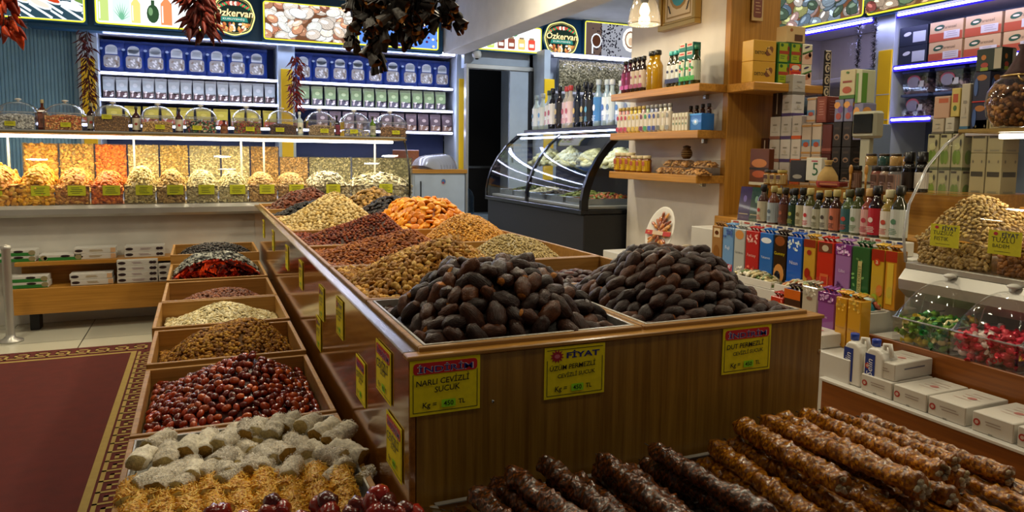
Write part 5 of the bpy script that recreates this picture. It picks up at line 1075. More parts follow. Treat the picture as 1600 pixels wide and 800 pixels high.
# bottle row
B = [(1191, '3c1c10', '0e0c0c', 'b0a890', 'a03028', .19, 'brown'), (1207, '5a2c14', '9a8a50', '9aa4a8', '4a5a6a', .185, 'amber'), (1225, '3a1810', '2a2410', '5a3020', '8a4a2c', .18, 'dark amber'), (1240, '142014', '10100e', '1c3a24', '9aa03c', .18, 'green-black'), (1252, '1c1810', '10100e', 'b0a888', '6a5a30', .185, 'dark'), (1264, '4a4a1c', 'b0a060', 'd4cec8', 'b8282c', .185, 'olive'), (1278, '2c2c14', '10100c', 'a8a48c', '5a5a3a', .165, 'moss'), (1291, '20140c', 'a09058', 'b0ac98', '3a3028', .18, 'black'), (1305, '34180c', 'b0a060', 'b8684c', '4a2c1c', .185, 'red-brown'),
     (1325, '4a5a38', '4a4828', '2c5a5c', 'b03c2c', .19, 'green'), (1340, '3c4420', '1c2018', 'b8bcb0', '5a7a4a', .2, 'olive green'), (1357, '7a3c2c', 'b08a50', 'c89890', 'a82c3c', .2, 'rose'), (1368, '1c0c10', '0c0a0c', 'b02030', 'd8c8c0', .215, 'black'), (1388, '8a7430', 'c0b890', 'd0cabc', 'b03c24', .2, 'golden'), (1404, '2c2c18', '181810', 'b8bcb4', '4a7a5a', .22, 'dark green')]
for i, (p_, g_, cp_, lb, mk, h, nm) in enumerate(B):
    X = 2.86; y = at(p_, 360, X=X).y; h += .03; b_ = bottle('syrup_bottle', h, .032 if i < 9 else .037, g_, cp_, (.08, .58, lb), marks=[(.36, .05, .35, mk, 'e'), (.22, .03, .6, mk, 'l')], neck=.42, caph=.16)
    place(b_, (X, y, .9315), 0, '%s glass bottle in the syrup row, %s from the wooden pier' % (nm, ORD[i]), 'bottle')
for k in range(9):
    X = 2.94; i = k; y = at(1215 + k * 21, 350, X=X).y; b_ = bottle('syrup_bottle', .2, .028, ['2c1810', '3a3818', '241418'][k % 3], ['a8985c', '101010', 'b0a468'][k % 3], (.1, .55, ['a8a08c', '8a3028', 'b0b0a0'][k % 3]), neck=.42, caph=.16)
    place(b_, (X, y, .9315), 0, 'bottle with a %s cap standing in the hidden second syrup row' % ['straw', 'black', 'cream'][k % 3], 'bottle', 'second row syrup bottles, %s caps' % ['straw', 'black', 'cream'][k % 3])
for i, (p_, c, nm) in enumerate(((1160, '2f1c48', 'purple'), (1178, '123424', 'dark green'))):
    X = 2.88; y = at(p_, 345, X=X).y; t = thing('gift_tin', 'tall %s upright box leaning beside the wooden pier' % nm, 'box', (X, y, .9315)); mb = MB('glossy_print', c); mb.box(0, .03, -.05, .05, 0, .2, .003); mb.build('box_body', t); mb = MB('print'); f = Face(mb, (-.001, .05, 0), (0, -1, 0), (0, 0, 1)); f.rect(.012, .04, .088, .044, 'b0a070'); f.ell(.05, .13, .014, .02, '6a8a70' if i else '6a5a9a'); mb.build('print', t); t.rotation_euler = (0, .12, 0)
# jars on the glass shelf
J = [(1202, '8a5a18', '2a2018', 'amber spread'), (1212, 'a06c20', '2a2018', 'honey'), (1222, '9a6420', 'a08a40', 'golden'), (1337, '5a3a24', '141210', 'tall dark'), (1371, '8a5248', '1c1410', 'pinkish'), (1385, 'a08a78', '14100e', 'pale'), (1398, '6a6a6c', '14100e', 'grey')]
for i, (p_, c, cp_, nm) in enumerate(J):
    X = 3.0; y = at(p_, 280, X=X).y; h = .085 if i < 3 else .12; j = jar('spread_jar', h, .03, c, cp_, ('b8a06c' if i < 3 else '8a6a5c', '4a2c1c')); place(j, (X, y, 1.144), 0, '%s jar on the glass shelf above the syrup bottles, lid %s' % (nm, 'black' if cp_ != 'a08a40' else 'gold'), 'jar')
for i, p_ in enumerate((1333, 1353, 1371, 1391)):
    X = 3.0; y = at(p_, 250, X=X).y + .015; j = jar('spice_jar', .06, .028, ['a08048', '2c4a44', 'b08c54', '9a7440'][i], '3a2a1c'); place(j, (X + .12, y - .02, 1.265), 0, 'small %s spice jar in the topmost jar row' % ['tan', 'dark green', 'sand', 'brown'][i], 'jar')
t = thing('glass_riser', 'clear raised shelf under the small spice jars', 'riser', (3.06, 2.25, 1.144)); MB('acrylic').box(0, .16, 0, .5, .115, .12, 0).build('top_plate', t); MB('acrylic').box(0, .16, 0, .004, 0, .115, 0).build('side_plate', t)
for i, (p_, z) in enumerate(((1410, 1.144), (1430, 1.144))):
    y = at(p_, 250, X=3.05).y; b_ = bottle('sauce_bottle', .19, .03, '14100e', '0c0a0a', (.1, .5, 'c0b8ac' if i else '2c2018'), neck=.6, caph=.25); place(b_, (3.1, y, z), 0, 'black-capped dark bottle at the near end of the jar shelf, %s' % ('left' if i == 0 else 'right'), 'bottle')
for i, p_ in enumerate((1327, 1351)):
    y = at(p_, 290, X=2.96).y; t = thing('wooden_spoon', 'small wooden spoon standing upright among the jars, %s' % ('left one' if i == 0 else 'right one'), 'spoon', (2.965, y, 1.144)); MB('honey_oak').use(sm=True).tube([(0, 0, 0), (0, 0, .08)], [.004, .006], 8).build('handle', t); MB('honey_oak').use(sm=True).piece(lump(.025, .012, .005, 'a87a38', 10, 7, 0), Matrix.Translation((0, 0, .1)) @ Matrix.Rotation(PI / 2, 4, 'Y') ).build('bowl', t)
    for c in t.children: c.data.materials[0] = MATS['honey_oak']
# stacked cartons on the rear counter, standing behind the jars
def wb(c2): return gb(strip(.0, .14, c2), strip(.3, .33, 'a09c90', .2, .8), strip(.6, .66, '8a8478', .3, .7), blob(.5, .45, .12, .08, 'b8b0a0'))
XS = 3.33
def st(px0, px1, pyb, pyt, c, dr, nm, cat='box', name='carton', X=XS, side=None, d=.12):
    a, b_ = at(px0, pyb, X=X), at(px1, pyb, X=X); zt = at((px0 + px1) / 2, pyt, X=X).z
    t = carton(name, d, a.y - b_.y - .002, zt - b_.z - .001, c, dr, side); return place(t, (X, (a.y + b_.y) / 2, b_.z), 0, nm, cat)
# columns of small cosmetic cartons; z chained so that each rests on the one below
def column(px0, px1, zbase, hs, cols, draws, nms, X=XS, d=.1):
    a, b_ = at(px0, 240, X=X), at(px1, 240, X=X); z = zbase
    for h, c, dr, nm in zip(hs, cols, draws, nms):
        t = carton('carton', d, a.y - b_.y - .003, h, c, dr, dr); place(t, (X, (a.y + b_.y) / 2, z), 0, nm, 'box'); z += h + .001
ZB = 1.1415
column(1201, 1217, ZB, [.13, .14, .14], ['c4beb4'] * 3, [wb('8a5a4c')] * 3, ['white carton with a brown foot, %s of the column beside the pier' % s_ for s_ in ('bottom', 'middle', 'top')])
column(1218, 1234, ZB, [.13, .14, .14, .13, .12], ['c4beb8'] * 4 + ['b4aea4'], [wb('4a3a6a')] * 4 + [wb('6a6458')], ['white carton with a violet foot, %s of the tall column' % s_ for s_ in ('lowest', 'second', 'third', 'fourth')] + ['pale carton on top of the tall violet-footed column'])
column(1235, 1250, ZB, [.13, .14, .14], ['c8c0b8'] * 3, [wb('c85a2c')] * 3, ['white carton with an orange foot, %s of its column' % s_ for s_ in ('bottom', 'middle', 'top')])
airp = gb(strip(.3, .5, '5a8ab0', .05, .9), blob(.5, .35, .3, .08, 'a8482c'), strip(.06, .12, 'b8884c'), strip(.9, .96, 'b8884c'))
column(1251, 1266, ZB, [.17, .19], ['c0b0a0'] * 2, [airp] * 2, ['cream carton with a blue stripe, %s left in the block of four' % s_ for s_ in ('lower', 'upper')]); column(1267, 1282, ZB, [.17, .19], ['c0b0a0'] * 2, [airp] * 2, ['cream carton with a blue stripe, %s right in the block of four' % s_ for s_ in ('lower', 'upper')])
column(1257, 1271, ZB + .364, [.15], ['b8a89c'], [airp], ['beige carton with a blue mark standing on the block of four']); column(1272, 1288, ZB + .364, [.15], ['7a3420'], [gb(strip(.1, .9, '8a4430', .1, .9), lambda f, w, h: f.lines(w * .2, w * .8, h * .8, 6, h * .1, h * .02, 'c09080'))], ['rust-coloured carton standing on the block of four'])
column(1283, 1298, ZB, [.18, .17], ['4a1c14', '5a2018'], [gb(strip(.1, .2, '8a4a3c'))] * 2, ['dark red carton behind the coffee packs, lower', 'dark red carton behind the coffee packs, upper'])
cof = gb(blob(.5, .4, .3, .12, '8a6a50'), blob(.5, .38, .18, .06, '1c120c'), strip(.7, .8, '3a2c24', .2, .8))
column(1299, 1313, ZB, [.1, .12, .14], ['1a120e'] * 3, [cof] * 3, ['black coffee carton, %s of the left column' % s_ for s_ in ('bottom', 'middle', 'top')]); column(1314, 1329, ZB, [.1, .12, .14], ['1a120e'] * 3, [cof] * 3, ['black coffee carton, %s of the right column' % s_ for s_ in ('bottom', 'middle', 'top')])
fig = gb(blob(.3, .75, .35, .15, 'd8984c'), blob(.7, .55, .3, .15, '6a4a8a'), blob(.5, .25, .3, .15, 'a84a3c'))
for i, (a, b_) in enumerate(((1300, 1314), (1315, 1329), (1330, 1345))): column(a, b_, ZB + .363 if i < 2 else ZB + .26, [.125 if i < 2 else .2], ['7a7a9a'], [fig], ['violet-grey fruit tea carton, %s of three' % ['left', 'middle', 'right'][i]])
column(1306, 1330, ZB + .49, [.16], ['c0b48c'], [gb(strip(0, .12, '3a6a24'), strip(.55, .62, '8a3424', .2, .8), blob(.5, .3, .3, .12, 'a84a28'), blob(.5, .9, .1, .04, '3a6a24'))], ['cream and green carton on top of the fruit tea cartons']); column(1331, 1341, ZB + .462, [.18], ['b8bc9c'], [gb(strip(.0, .9, '5a8a34', .0, .4))], ['slim white and green carton beside the cream and green one'])
column(1188, 1200, ZB, [.14, .14], ['3c1c12'] * 2, [gb(strip(.1, .9, 'b8b0a0', .45, .6))] * 2, ['dark brown carton against the wooden pier, lower', 'dark brown carton against the wooden pier, upper']); column(1203, 1217, ZB + .413, [.16], ['2c1c12'], [gb(strip(.1, .9, 'a89c88', .5, .62))], ['dark brown carton on top of the column beside the pier'])
# nearer items between the bottles and the cartons
st(1170, 1200, 290, 232, '5a2c14', gb(blob(.5, .6, .4, .12, 'b06a2c'), blob(.5, .3, .35, .1, 'a04a20'), strip(.42, .48, '1c1410'), strip(0, .08, 'b8b4a0')), 'brown fruit-picture carton leaning on the wooden pier', X=3.1, d=.04)
st(1233, 1258, 285, 250, '14100e', gb(blob(.5, .25, .3, .1, '8a8478')), 'black carton beside the white box marked 5', X=3.14, d=.03)
st(1258, 1283, 283, 246, 'c8c4b4', gb(word('5', .6, .5, .35, '1f5a34'), strip(.82, .88, 'a84a5a', .35, .75)), 'white box with a large green 5 beside the cloth sack', X=3.14, d=.04)
t = thing('cloth_sack', 'small cream cloth sack tied at the neck with red print', 'sack', (3.07, at(1293, 285, X=3.07).y, 1.144)); MB('matte_print', 'a8884c').use(sm=True).lathe([(.045, 0), (.055, .02), (.05, .06), (.03, .095), (.014, .115), (.018, .13), (.022, .145)], 16).build('sack_body', t); MB('print', 'a02c1c').use(sm=True).lathe([(.0505, .0), (.0575, .02), (.056, .035)], 16, cap=False).build('red_band', t); MB('cord').use(sm=True).tube([(.016 * math.cos(a), .016 * math.sin(a), .115) for a in [2 * PI * k / 12 for k in range(12)]], .003, 5, True).build('tie', t)
st(1277, 1312, 292, 284, '7a1c14', gb(strip(.3, .7, 'b06a3c', .1, .9)), 'flat dark red box under the cloth sack', X=3.0, d=.06)
# weighing scale display on its pole
y = at(1343, 290, X=3.2).y; t = thing('weighing_scale', 'grey scale with a dark display head on a pole among the jars', 'scale', (3.22, y, 1.1415)); zt = at(1345, 216, X=3.22).z - 1.1415
MB('scale_grey').box(-.0, .2, -.13, .13, 0, .03).build('base', t); MB('scale_grey').box(.0, .03, -.03, .03, .03, zt).build('pole', t); h_ = MB('scale_grey').box(-.02, .05, -.075, .075, zt, zt + .14, .012).build('display_head', t); MB('screen_black').box(-.026, -.02, -.06, .06, zt + .025, zt + .125, .003).build('screen', h_); MB('steel').box(-.01, .2, -.14, .14, .031, .04).build('weighing_pan', t)

# ------------------------------------------------------------------ platter, net bags and low cabinet under the partition shelves
t = thing('low_cabinet', 'low white cabinet under the partition shelves', 'cabinet', (2.66, 3.3, 0)); MB('white_panel').box(0, .4, .36, 1.2, 0, .62).build('body', t)
y = at(1025, 390, X=2.82).y; t = thing('fruit_platter', 'oval foil-wrapped platter of orange dried fruit leaning against the white partition', 'platter', (2.86, y, .622))
mb = MB('white_plastic').use(sm=True); mb.lathe([(0, 0), (.1, .0), (.125, .012), (.13, .018), (.122, .02), (.1, .008), (0, .008)], 28, cap=False, sy=1.0, sx=1.35)
g = mb.build('plate', t, loc=(0, 0, .165), rot=(0, -1.25, .15)); r = random.Random(5); mb = MB('sticky_fruit').use(sm=True)
for i in range(55):
    a = r.uniform(0, 2 * PI); q = r.random() ** .5; mb.piece(lump(.024, .012, .008, r.choice(['c07a34', 'a85a24', 'd09450', '8a4420']), 8, 5, .2, i), Matrix.Translation((q * .125 * math.cos(a), q * .09 * math.sin(a), .016 + r.random() * .01)) @ Matrix.Rotation(a, 4, 'Z'))
f = mb.build('dried_fruit', t, loc=(0, 0, .165), rot=(0, -1.25, .15)); mb = MB('print', 'b02c1c'); mb.box(-.03, .0, -.12, .12, .03, .032, 0); mb.use(col='c8b090').box(-.028, -.002, -.05, .05, .0325, .0335, 0); mb.build('ribbon_band', t, loc=(0, 0, .165), rot=(0, -1.25, .15))
for i, (p_, h) in enumerate(((1080, .14), (1100, .12))):
    y = at(p_, 395, X=2.75).y; t = thing('gift_sachet', 'white and red tied sweet bag, %s of two beside the gift boxes' % ('left' if i == 0 else 'right'), 'bag', (2.72, y, .622)); mb = MB('matte_print', 'b8a890').use(sm=True); mb.lathe([(.04, 0), (.052, .02), (.05, .06), (.03, h * .62), (.012, h * .7), (.02, h * .85), (.03, h)], 16); mb.build('wrapping', t); mb = MB('print', 'a82418'); f = Face(mb, (-.053, 0, 0), (0, -1, 0), (0, 0, 1)); f.rect(-.01, .02, .01, .08); f.rect(-.035, .03, -.02, .045); f.ell(.028, .03, .01, .012); mb.build('red_print', t); MB('cord', 'b02418').use(sm=True).lathe([(.014, h * .66), (.018, h * .7), (.014, h * .74)], 12).build('tie', t)

# ------------------------------------------------------------------ right glass case with pistachios and almonds
YE = 2.03
t = thing('nut_case', 'curved glass nut case on a white base with a metal bumper at the right', 'display case', (2.61, 0, 0))
prof = [(.0, .885), (-.02, .99), (.0, 1.12), (.09, 1.27), (.19, 1.36), (.28, 1.41)]; Y0 = .2
MB('white_panel').box(.13, .8, Y0, YE - .02, 0, .78).build('base_panel', t)
mb = MB('brushed').use(sm=False); mb.prism([(.13, .72), (.02, .74), (-.03, .78), (-.035, .82), (.0, .86), (.13, .86)], Y0, YE, 'y'); mb.build('bumper_rail', t)
MB('brushed').box(.0, .8, Y0, YE, .86, .885).build('deck', t)
n = len(prof); mb = MB('clear_glass').use(sm=True); mb.raw([(x, y, z) for y in (Y0, YE) for x, z in prof], [(i, i + 1, n + i + 1, n + i) for i in range(n - 1)]); mb.build('curved_glass', t)
mb = MB('clear_glass'); mb.raw([(x, YE, z) for x, z in prof + [(.75, 1.41), (.75, .885)]], [tuple(range(n + 2))]); mb.build('end_glass', t); MB('acrylic_rim').use(sm=True).tube([(x, YE, z) for x, z in prof], .006, 6).build('glass_edge', t)
MB('brass').box(.27, .8, Y0, YE + .01, 1.41, 1.425, .003).build('top_board', t); MB('case_led').box(.33, .36, Y0 + .1, YE - .12, 1.385, 1.405).build('light_tube', t)
mb = MB('brushed'); mb.tube([(.46, 1.72, .885), (.46, 1.72, 1.41)], .008, 8); mb.build('glass_support', t)
MB('honey_oak_deep').box(.64, .66, Y0, YE - .03, .885, 1.1).build('inner_divider', t)
# candy shelf in front of the case
t = thing('candy_counter', 'wooden stepped counter with a white lower shelf in front of the nut case', 'counter', (2.2, 0, 0))
MB('walnut_board').box(0, .02, Y0, 2.04, 0.0, .44, .003).build('front_board', t); MB('white_panel').box(-.008, .26, Y0, 2.045, .44, .452).build('lower_shelf', t); MB('walnut_board').box(.02, .26, 2.02, 2.04, 0, .44).build('side_board', t)
MB('walnut_board').box(.245, .262, Y0, 2.05, .452, .60, .003).build('upper_board', t); MB('white_panel').box(.26, .55, Y0, 2.05, .585, .597).build('upper_shelf', t)
# ------------------------------------------------------------------ central wooden island with its bins
IX0, IX1, IY0, IY1, IZ = .39, 1.545, 1.44, 6.06, .87
t = thing('produce_island', 'long wooden island counter divided into bins of dates and nuts', 'counter', (0, 0, 0)); island = t
MB('oak_upright').box(IX0 + .012, IX1, IY0, IY0 + .02, 0.0, IZ - .004, .002).build('front_panel', t)
MB('glossy_side').box(IX0, IX0 + .018, IY0 + .0, IY1, 0.0, IZ - .004, .002).build('side_panel', t)
MB('oak_upright').box(IX1 - .02, IX1, IY0 + .02, IY1, 0.0, IZ - .004, .002).build('side_panel', t); MB('oak_upright').box(IX0 + .02, IX1 - .02, IY1 - .02, IY1, 0, IZ - .004, .002).build('end_panel', t)
MB('oak_cross').box(IX0 - .004, IX1 + .004, IY0 - .004, IY0 + .035, IZ - .004, IZ + .006).build('end_rim', t); MB('oak_cross').box(IX0 - .004, IX1, IY1 - .03, IY1, IZ - .004, IZ + .006).build('end_rim', t)
mb = MB('edge_metal'); mb.box(IX0 - .004, IX0 + .03, IY0 + .035, IY1 - .03, IZ - .004, IZ + .006, .003); mb.build('side_rim', t, label='shiny light edging along the left side')
MB('oak_long').box(IX1 - .028, IX1 + .004, IY0 + .035, IY1 - .03, IZ - .004, IZ + .006).build('side_rim', t)
MB('tray_wood').box(IX0 + .02, IX1 - .02, IY0 + .02, IY1 - .02, IZ - .13, IZ - .12, 0).build('bin_floor', t)
def bin_frame(nm, x0, x1, y0, y1, z, depth=.11, th=.014, rise=.012, lining=None):
    b_ = thing('wooden_bin', nm, 'bin', ((x0 + x1) / 2, y0, z)); w = (x1 - x0) / 2; d = y1 - y0
    for (n_, a) in (('front_wall', (-w, w, 0, th)), ('back_wall', (-w, w, d - th, d))): MB('tray_wood').box(*a, -depth, rise, .002).build(n_, b_)
    for (n_, a) in (('side_wall', (-w, -w + th, th, d - th)), ('side_wall', (w - th, w, th, d - th))): MB('tray_wood').box(*a, -depth, rise, .002).build(n_, b_)
    MB('tray_wood').box(-w + th, w - th, th, d - th, -depth, -depth + .008, 0).build('base', b_)
    if lining:
        mb = MB('tray_paper'); e = .006
        mb.box(-w + th, w - th, th, th + e, -depth + .01, rise + .002, .001); mb.box(-w + th, -w + th + e, th + e, d - th, -depth + .01, rise + .002, .001); mb.box(w - th - e, w - th, th + e, d - th, -depth + .01, rise + .002, .001); mb.box(-w + th, w - th, d - th - e, d - th, -depth + .01, rise + .002, .001)
        mb.build('metal_liner', b_)
    return b_
XM = .985
LB = [(1.465, 2.0, 'the pile of large dates at the island corner'), (2.01, 2.64, 'shelled walnuts'), (2.65, 3.26, 'brown almonds'), (3.27, 3.92, 'red-brown hazelnuts'), (3.93, 4.85, 'white blanched hazelnuts'), (4.86, 5.42, 'black dried mulberries'), (5.43, 6.03, 'reddish raisins')]
RB = [(1.465, 2.03, 'the pile of large dates right of the corner pile'), (2.04, 2.58, 'a few reddish dried fruit'), (2.59, 3.19, 'fine cream seeds'), (3.20, 3.81, 'yellow corn kernels'), (3.82, 4.75, 'dried apricots'), (4.76, 5.35, 'dark prunes'), (5.36, 6.03, 'whole walnut halves')]
for i, (y0, y1, nm) in enumerate(LB): bin_frame('wooden island bin holding ' + nm, IX0 + .03, XM - .003, y0, y1, IZ + .004, lining=(i == 0))
for i, (y0, y1, nm) in enumerate(RB): bin_frame('wooden island bin holding ' + nm, XM + .003, IX1 - .03, y0, y1, IZ + .004, lining=(i == 0))

CAMV = Vector((0, 0, CAM_Z))
def pile(name, label, cat, group, x0, x1, y0, y1, zb, H, protos, mat, dist, size, n_try=4000, indiv=300, seed=1, core='3a2a1c', tiltr=.5, rough=.12, p=1.7, peak=(.5, .5), scale=(.85, 1.12), sink=.15, layers=1, corename=None, yaw=None, coremat='nut_heap', plateau=0.0):
    """countable things heaped up: each an object of its own lying on a mounded core; past 300 the rest is one mesh"""
    r = random.Random(seed); cx = x0 + (x1 - x0) * peak[0]; cy = y0 + (y1 - y0) * peak[1]
    def hh(x, y):
        u = (x - cx) / ((x1 - cx) if x > cx else (cx - x0)); v = (y - cy) / ((y1 - cy) if y > cy else (cy - y0))
        q = 1 - (abs(u) ** p + abs(v) ** p) ** (1 / p * 1.25)
        return zb + H * min(1 - plateau, max(0, q)) / (1 - plateau) + rough * H * noise.noise(Vector((x * 8, y * 8, seed * 3.1)))
    pts = []; cell = {}
    for _ in range(n_try):
        x = r.uniform(x0 + size * .45, x1 - size * .45); y = r.uniform(y0 + size * .45, y1 - size * .45); z = hh(x, y); k = (int(x / dist), int(y / dist), int(z / dist)); ok = True
        for a in (-1, 0, 1):
            for b_ in (-1, 0, 1):
                for c in (-1, 0, 1):
                    for q in cell.get((k[0] + a, k[1] + b_, k[2] + c), ()):
                        if (q[0] - x) ** 2 + (q[1] - y) ** 2 + (q[2] - z) ** 2 < dist * dist: ok = False; break
                    if not ok: break
                if not ok: break
            if not ok: break
        if ok: pts.append((x, y, z)); cell.setdefault(k, []).append((x, y, z))
    items = []
    for x, y, z in pts:
        e = .012; nv = Vector((-(hh(x + e, y) - hh(x - e, y)) / (2 * e), -(hh(x, y + e) - hh(x, y - e)) / (2 * e), 1)).normalized()
        P_ = Vector((x, y, z)); vd = (CAMV - P_).normalized()
        if nv.dot(vd) < -.12: continue
        Q = Vector((0, 0, 1)).rotation_difference(nv).to_matrix().to_4x4(); ya = r.uniform(0, 2 * PI) if yaw is None else yaw + r.uniform(-.5, .5)
        T = Matrix.Translation(P_ - nv * sink * size * .4 + nv * r.uniform(-.1, .12) * size) @ Q @ Matrix.Rotation(ya, 4, 'Z') @ Matrix.Rotation(r.uniform(-tiltr, tiltr), 4, 'Y') @ Matrix.Rotation(r.uniform(-tiltr, tiltr) * 2, 4, 'X') @ Matrix.Scale(r.uniform(*scale), 4)
        items.append(((CAMV - P_).length, T, r.randrange(len(protos))))
    items.sort(key=lambda a: a[0])
    meshes = []
    for P_ in protos:
        mb = MB(mat).use(sm=True); mb.raw(*P_); o = mb.build(name); meshes.append(o.data); bpy.data.objects.remove(o)
    used = 0
    for d_, T, k in items[:indiv]:
        o = bpy.data.objects.new(name, meshes[k]); o.matrix_world = T; COL.objects.link(o); tag(o, label, cat, group)
    mb = MB(coremat, core).use(sm=True)
    mb.grid(lambda u, v: (x0 + (x1 - x0) * u, y0 + (y1 - y0) * v, hh(x0 + (x1 - x0) * u, y0 + (y1 - y0) * v) - size * .32), 20, 20)
    for d_, T, k in items[indiv:]:
        P_ = protos[k]; q = r.uniform(.72, 1.25); mb.raw(P_[0], P_[1], [tuple(min(1, a * q) for a in c) for c in P_[2]], T)
    mb.build(corename or name + '_heap', None, 'heap of more %s' % (group or label), cat, kind='stuff')
    return len(items)

dates = [lump(.031, .0185, .0175, c, 18, 12, .25, s, 2.2, tip=tp, bend=bd, wr=.045) for s, c, tp, bd in ((1, '3c2014', 'a8641c', .05), (2, '2c1812', '4a2814', -.06), (3, '482614', 'b87428', .1), (4, '331c15', '8a4e1c', 0), (5, '3c241a', '4a2a18', .08), (6, '542c12', 'a86420', .03), (7, '301c16', '321c14', .0))]
NZ = IZ + .004
pile('date', 'large dark wrinkled date heaped in the corner bin of the island', 'date', 'dates in the corner bin', IX0 + .055, XM - .015, 1.485, 2.02, NZ - .005, .14, dates, 'date_skin', .036, .055, 7000, seed=3, core='1c1210', tiltr=.6, p=2.5, coremat='date_skin', scale=(.95, 1.3), plateau=.3)
pile('date', 'large dark wrinkled date heaped in the front bin right of the corner one', 'date', 'dates in the right front bin', XM + .02, IX1 - .035, 1.485, 2.03, NZ - .005, .145, dates, 'date_skin', .034, .055, 7000, seed=4, core='181112', tiltr=.35, p=2.5, coremat='date_skin', scale=(.9, 1.2), plateau=.3, yaw=.1)
wal = []
for s in range(5):
    c = ['b8802c', 'cc983c', 'a06c24', 'd8ac58', 'a8742c'][s]; P_ = lump(.013, .010, .0065, c, 12, 8, .9, s * 1.7, 3.2); wal.append(P_)
pile('walnut', 'shelled golden walnut half heaped in the bin behind the corner dates', 'walnut', 'shelled walnuts', IX0 + .045, XM - .012, 2.03, 2.63, NZ, .15, wal, 'nut', .0145, .022, 16000, 300, seed=5, core='5c3c1c', p=2.0, peak=(.62, .45))
alm = [lump(.0125, .0065, .0048, c, 9, 8, .08, s, taper=.35, wr=.03) for s, c in enumerate(('985018', 'aa6020', '884414', 'b87028'))]
pile('almond', 'brown almond heaped in the bin behind the walnuts', 'almond', 'brown almonds on the island', IX0 + .045, XM - .012, 2.66, 3.25, NZ, .10, alm, 'nut', .0125, .018, 12000, 300, seed=6, core='50301a', p=2.0, peak=(.7, .5))
haz = [lump(.008, .0075, .0075, c, 8, 6, .12, s) for s, c in enumerate(('742c10', '883814', '60220c', 'a05a30', '94421c'))]
pile('hazelnut', 'red-brown hazelnut heaped in the bin behind the almonds', 'hazelnut', 'red-brown hazelnuts', IX0 + .045, XM - .012, 3.28, 3.91, NZ, .12, haz, 'nut', .0145, .015, 12000, 300, seed=7, core='3c1c10', p=1.9, peak=(.75, .5))
cas = [lump(.012, .0095, .0088, c, 9, 7, .15, s) for s, c in enumerate(('dcc080', 'e8d094', 'ccac64', 'e0c68c'))]
pile('blanched_hazelnut', 'cream blanched hazelnut in the tall white heap on the island', 'nut', 'cream blanched nuts', IX0 + .045, XM - .01, 3.94, 4.84, NZ, .185, cas, 'nut', .0175, .02, 14000, 300, seed=8, core='8a7444', p=1.9, peak=(.55, .45))
mul = [lump(.014, .009, .008, c, 8, 6, .6, s, 3) for s, c in enumerate(('17130f', '221a14', '100d0c'))]
heap('dried_mulberries', IX0 + .045, XM - .01, 4.87, 5.41, NZ - .02, .13, ['1a1512', '241c16', '100d0c'], .022, 'black dried mulberries heaped in the island bin behind the cream nuts', 'dried fruit', .8, 60, n=900, elong=1.4, peak=(.8, .5))
heap('red_raisins', IX0 + .045, XM - .01, 5.44, 6.02, NZ - .02, .16, ['6a3014', '7c3c1c', '52240e'], .022, 'reddish raisins heaped in the island bin at its far left end', 'dried fruit', .8, 61, n=900, elong=1.4, peak=(.65, .5))
# right column
heap('red_dried_fruit', XM + .02, IX1 - .04, 2.05, 2.57, NZ - .09, .08, ['4a2018', '5c2a20', '381812'], .03, 'reddish dried fruit low in the island bin behind the right dates', 'dried fruit', .8, 62, n=400, elong=1.5)
heap('cream_seeds', XM + .02, IX1 - .04, 2.6, 3.18, NZ - .06, .14, ['c0a868', 'd0b878', 'a89054'], .008, 'fine cream seeds heaped in the right column of the island', 'seeds', .8, 63, n=5000, elong=1.2, p=1.4)
heap('corn_kernels', XM + .02, IX1 - .04, 3.21, 3.8, NZ - .04, .165, ['e0a02c', 'ecb040', 'cc8c20'], .011, 'yellow corn kernels heaped between the cream seeds and the apricots', 'corn', .7, 64, n=4500, elong=1.2, p=1.4)
apr = []
for s, c in enumerate(('ec9008', 'f6a014', 'de8004', 'faac20')):
    vs, fs, cs = lump(.026, .023, .0115, c, 16, 9, .15, s, 2); vs = [(x, y, z - .006 * math.exp(-(x * x + y * y) / .00012) * (1 if z > 0 else -1)) for x, y, z in vs]; apr.append((vs, fs, cs))
pile('dried_apricot', 'bright orange dried apricot heaped in the right column of the island', 'dried apricot', 'dried apricots', XM + .02, IX1 - .035, 3.83, 4.74, NZ - .01, .145, apr, 'apricot_skin', .035, .048, 6000, 300, seed=9, core='8a4608', p=3.0, plateau=.4, tiltr=.45)
heap('prunes', XM + .02, IX1 - .04, 4.77, 5.34, NZ - .02, .13, ['201410', '2c1c16', '150f0d'], .035, 'dark prunes heaped behind the apricots', 'prunes', .7, 65, n=450, elong=1.4)
heap('walnut_halves', XM + .02, IX1 - .04, 5.37, 6.02, NZ - .02, .16, ['a07a38', 'b88c48', '7c5c24'], .03, 'walnut halves heaped at the far right end of the island', 'walnuts', .8, 66, n=600, elong=1.2)

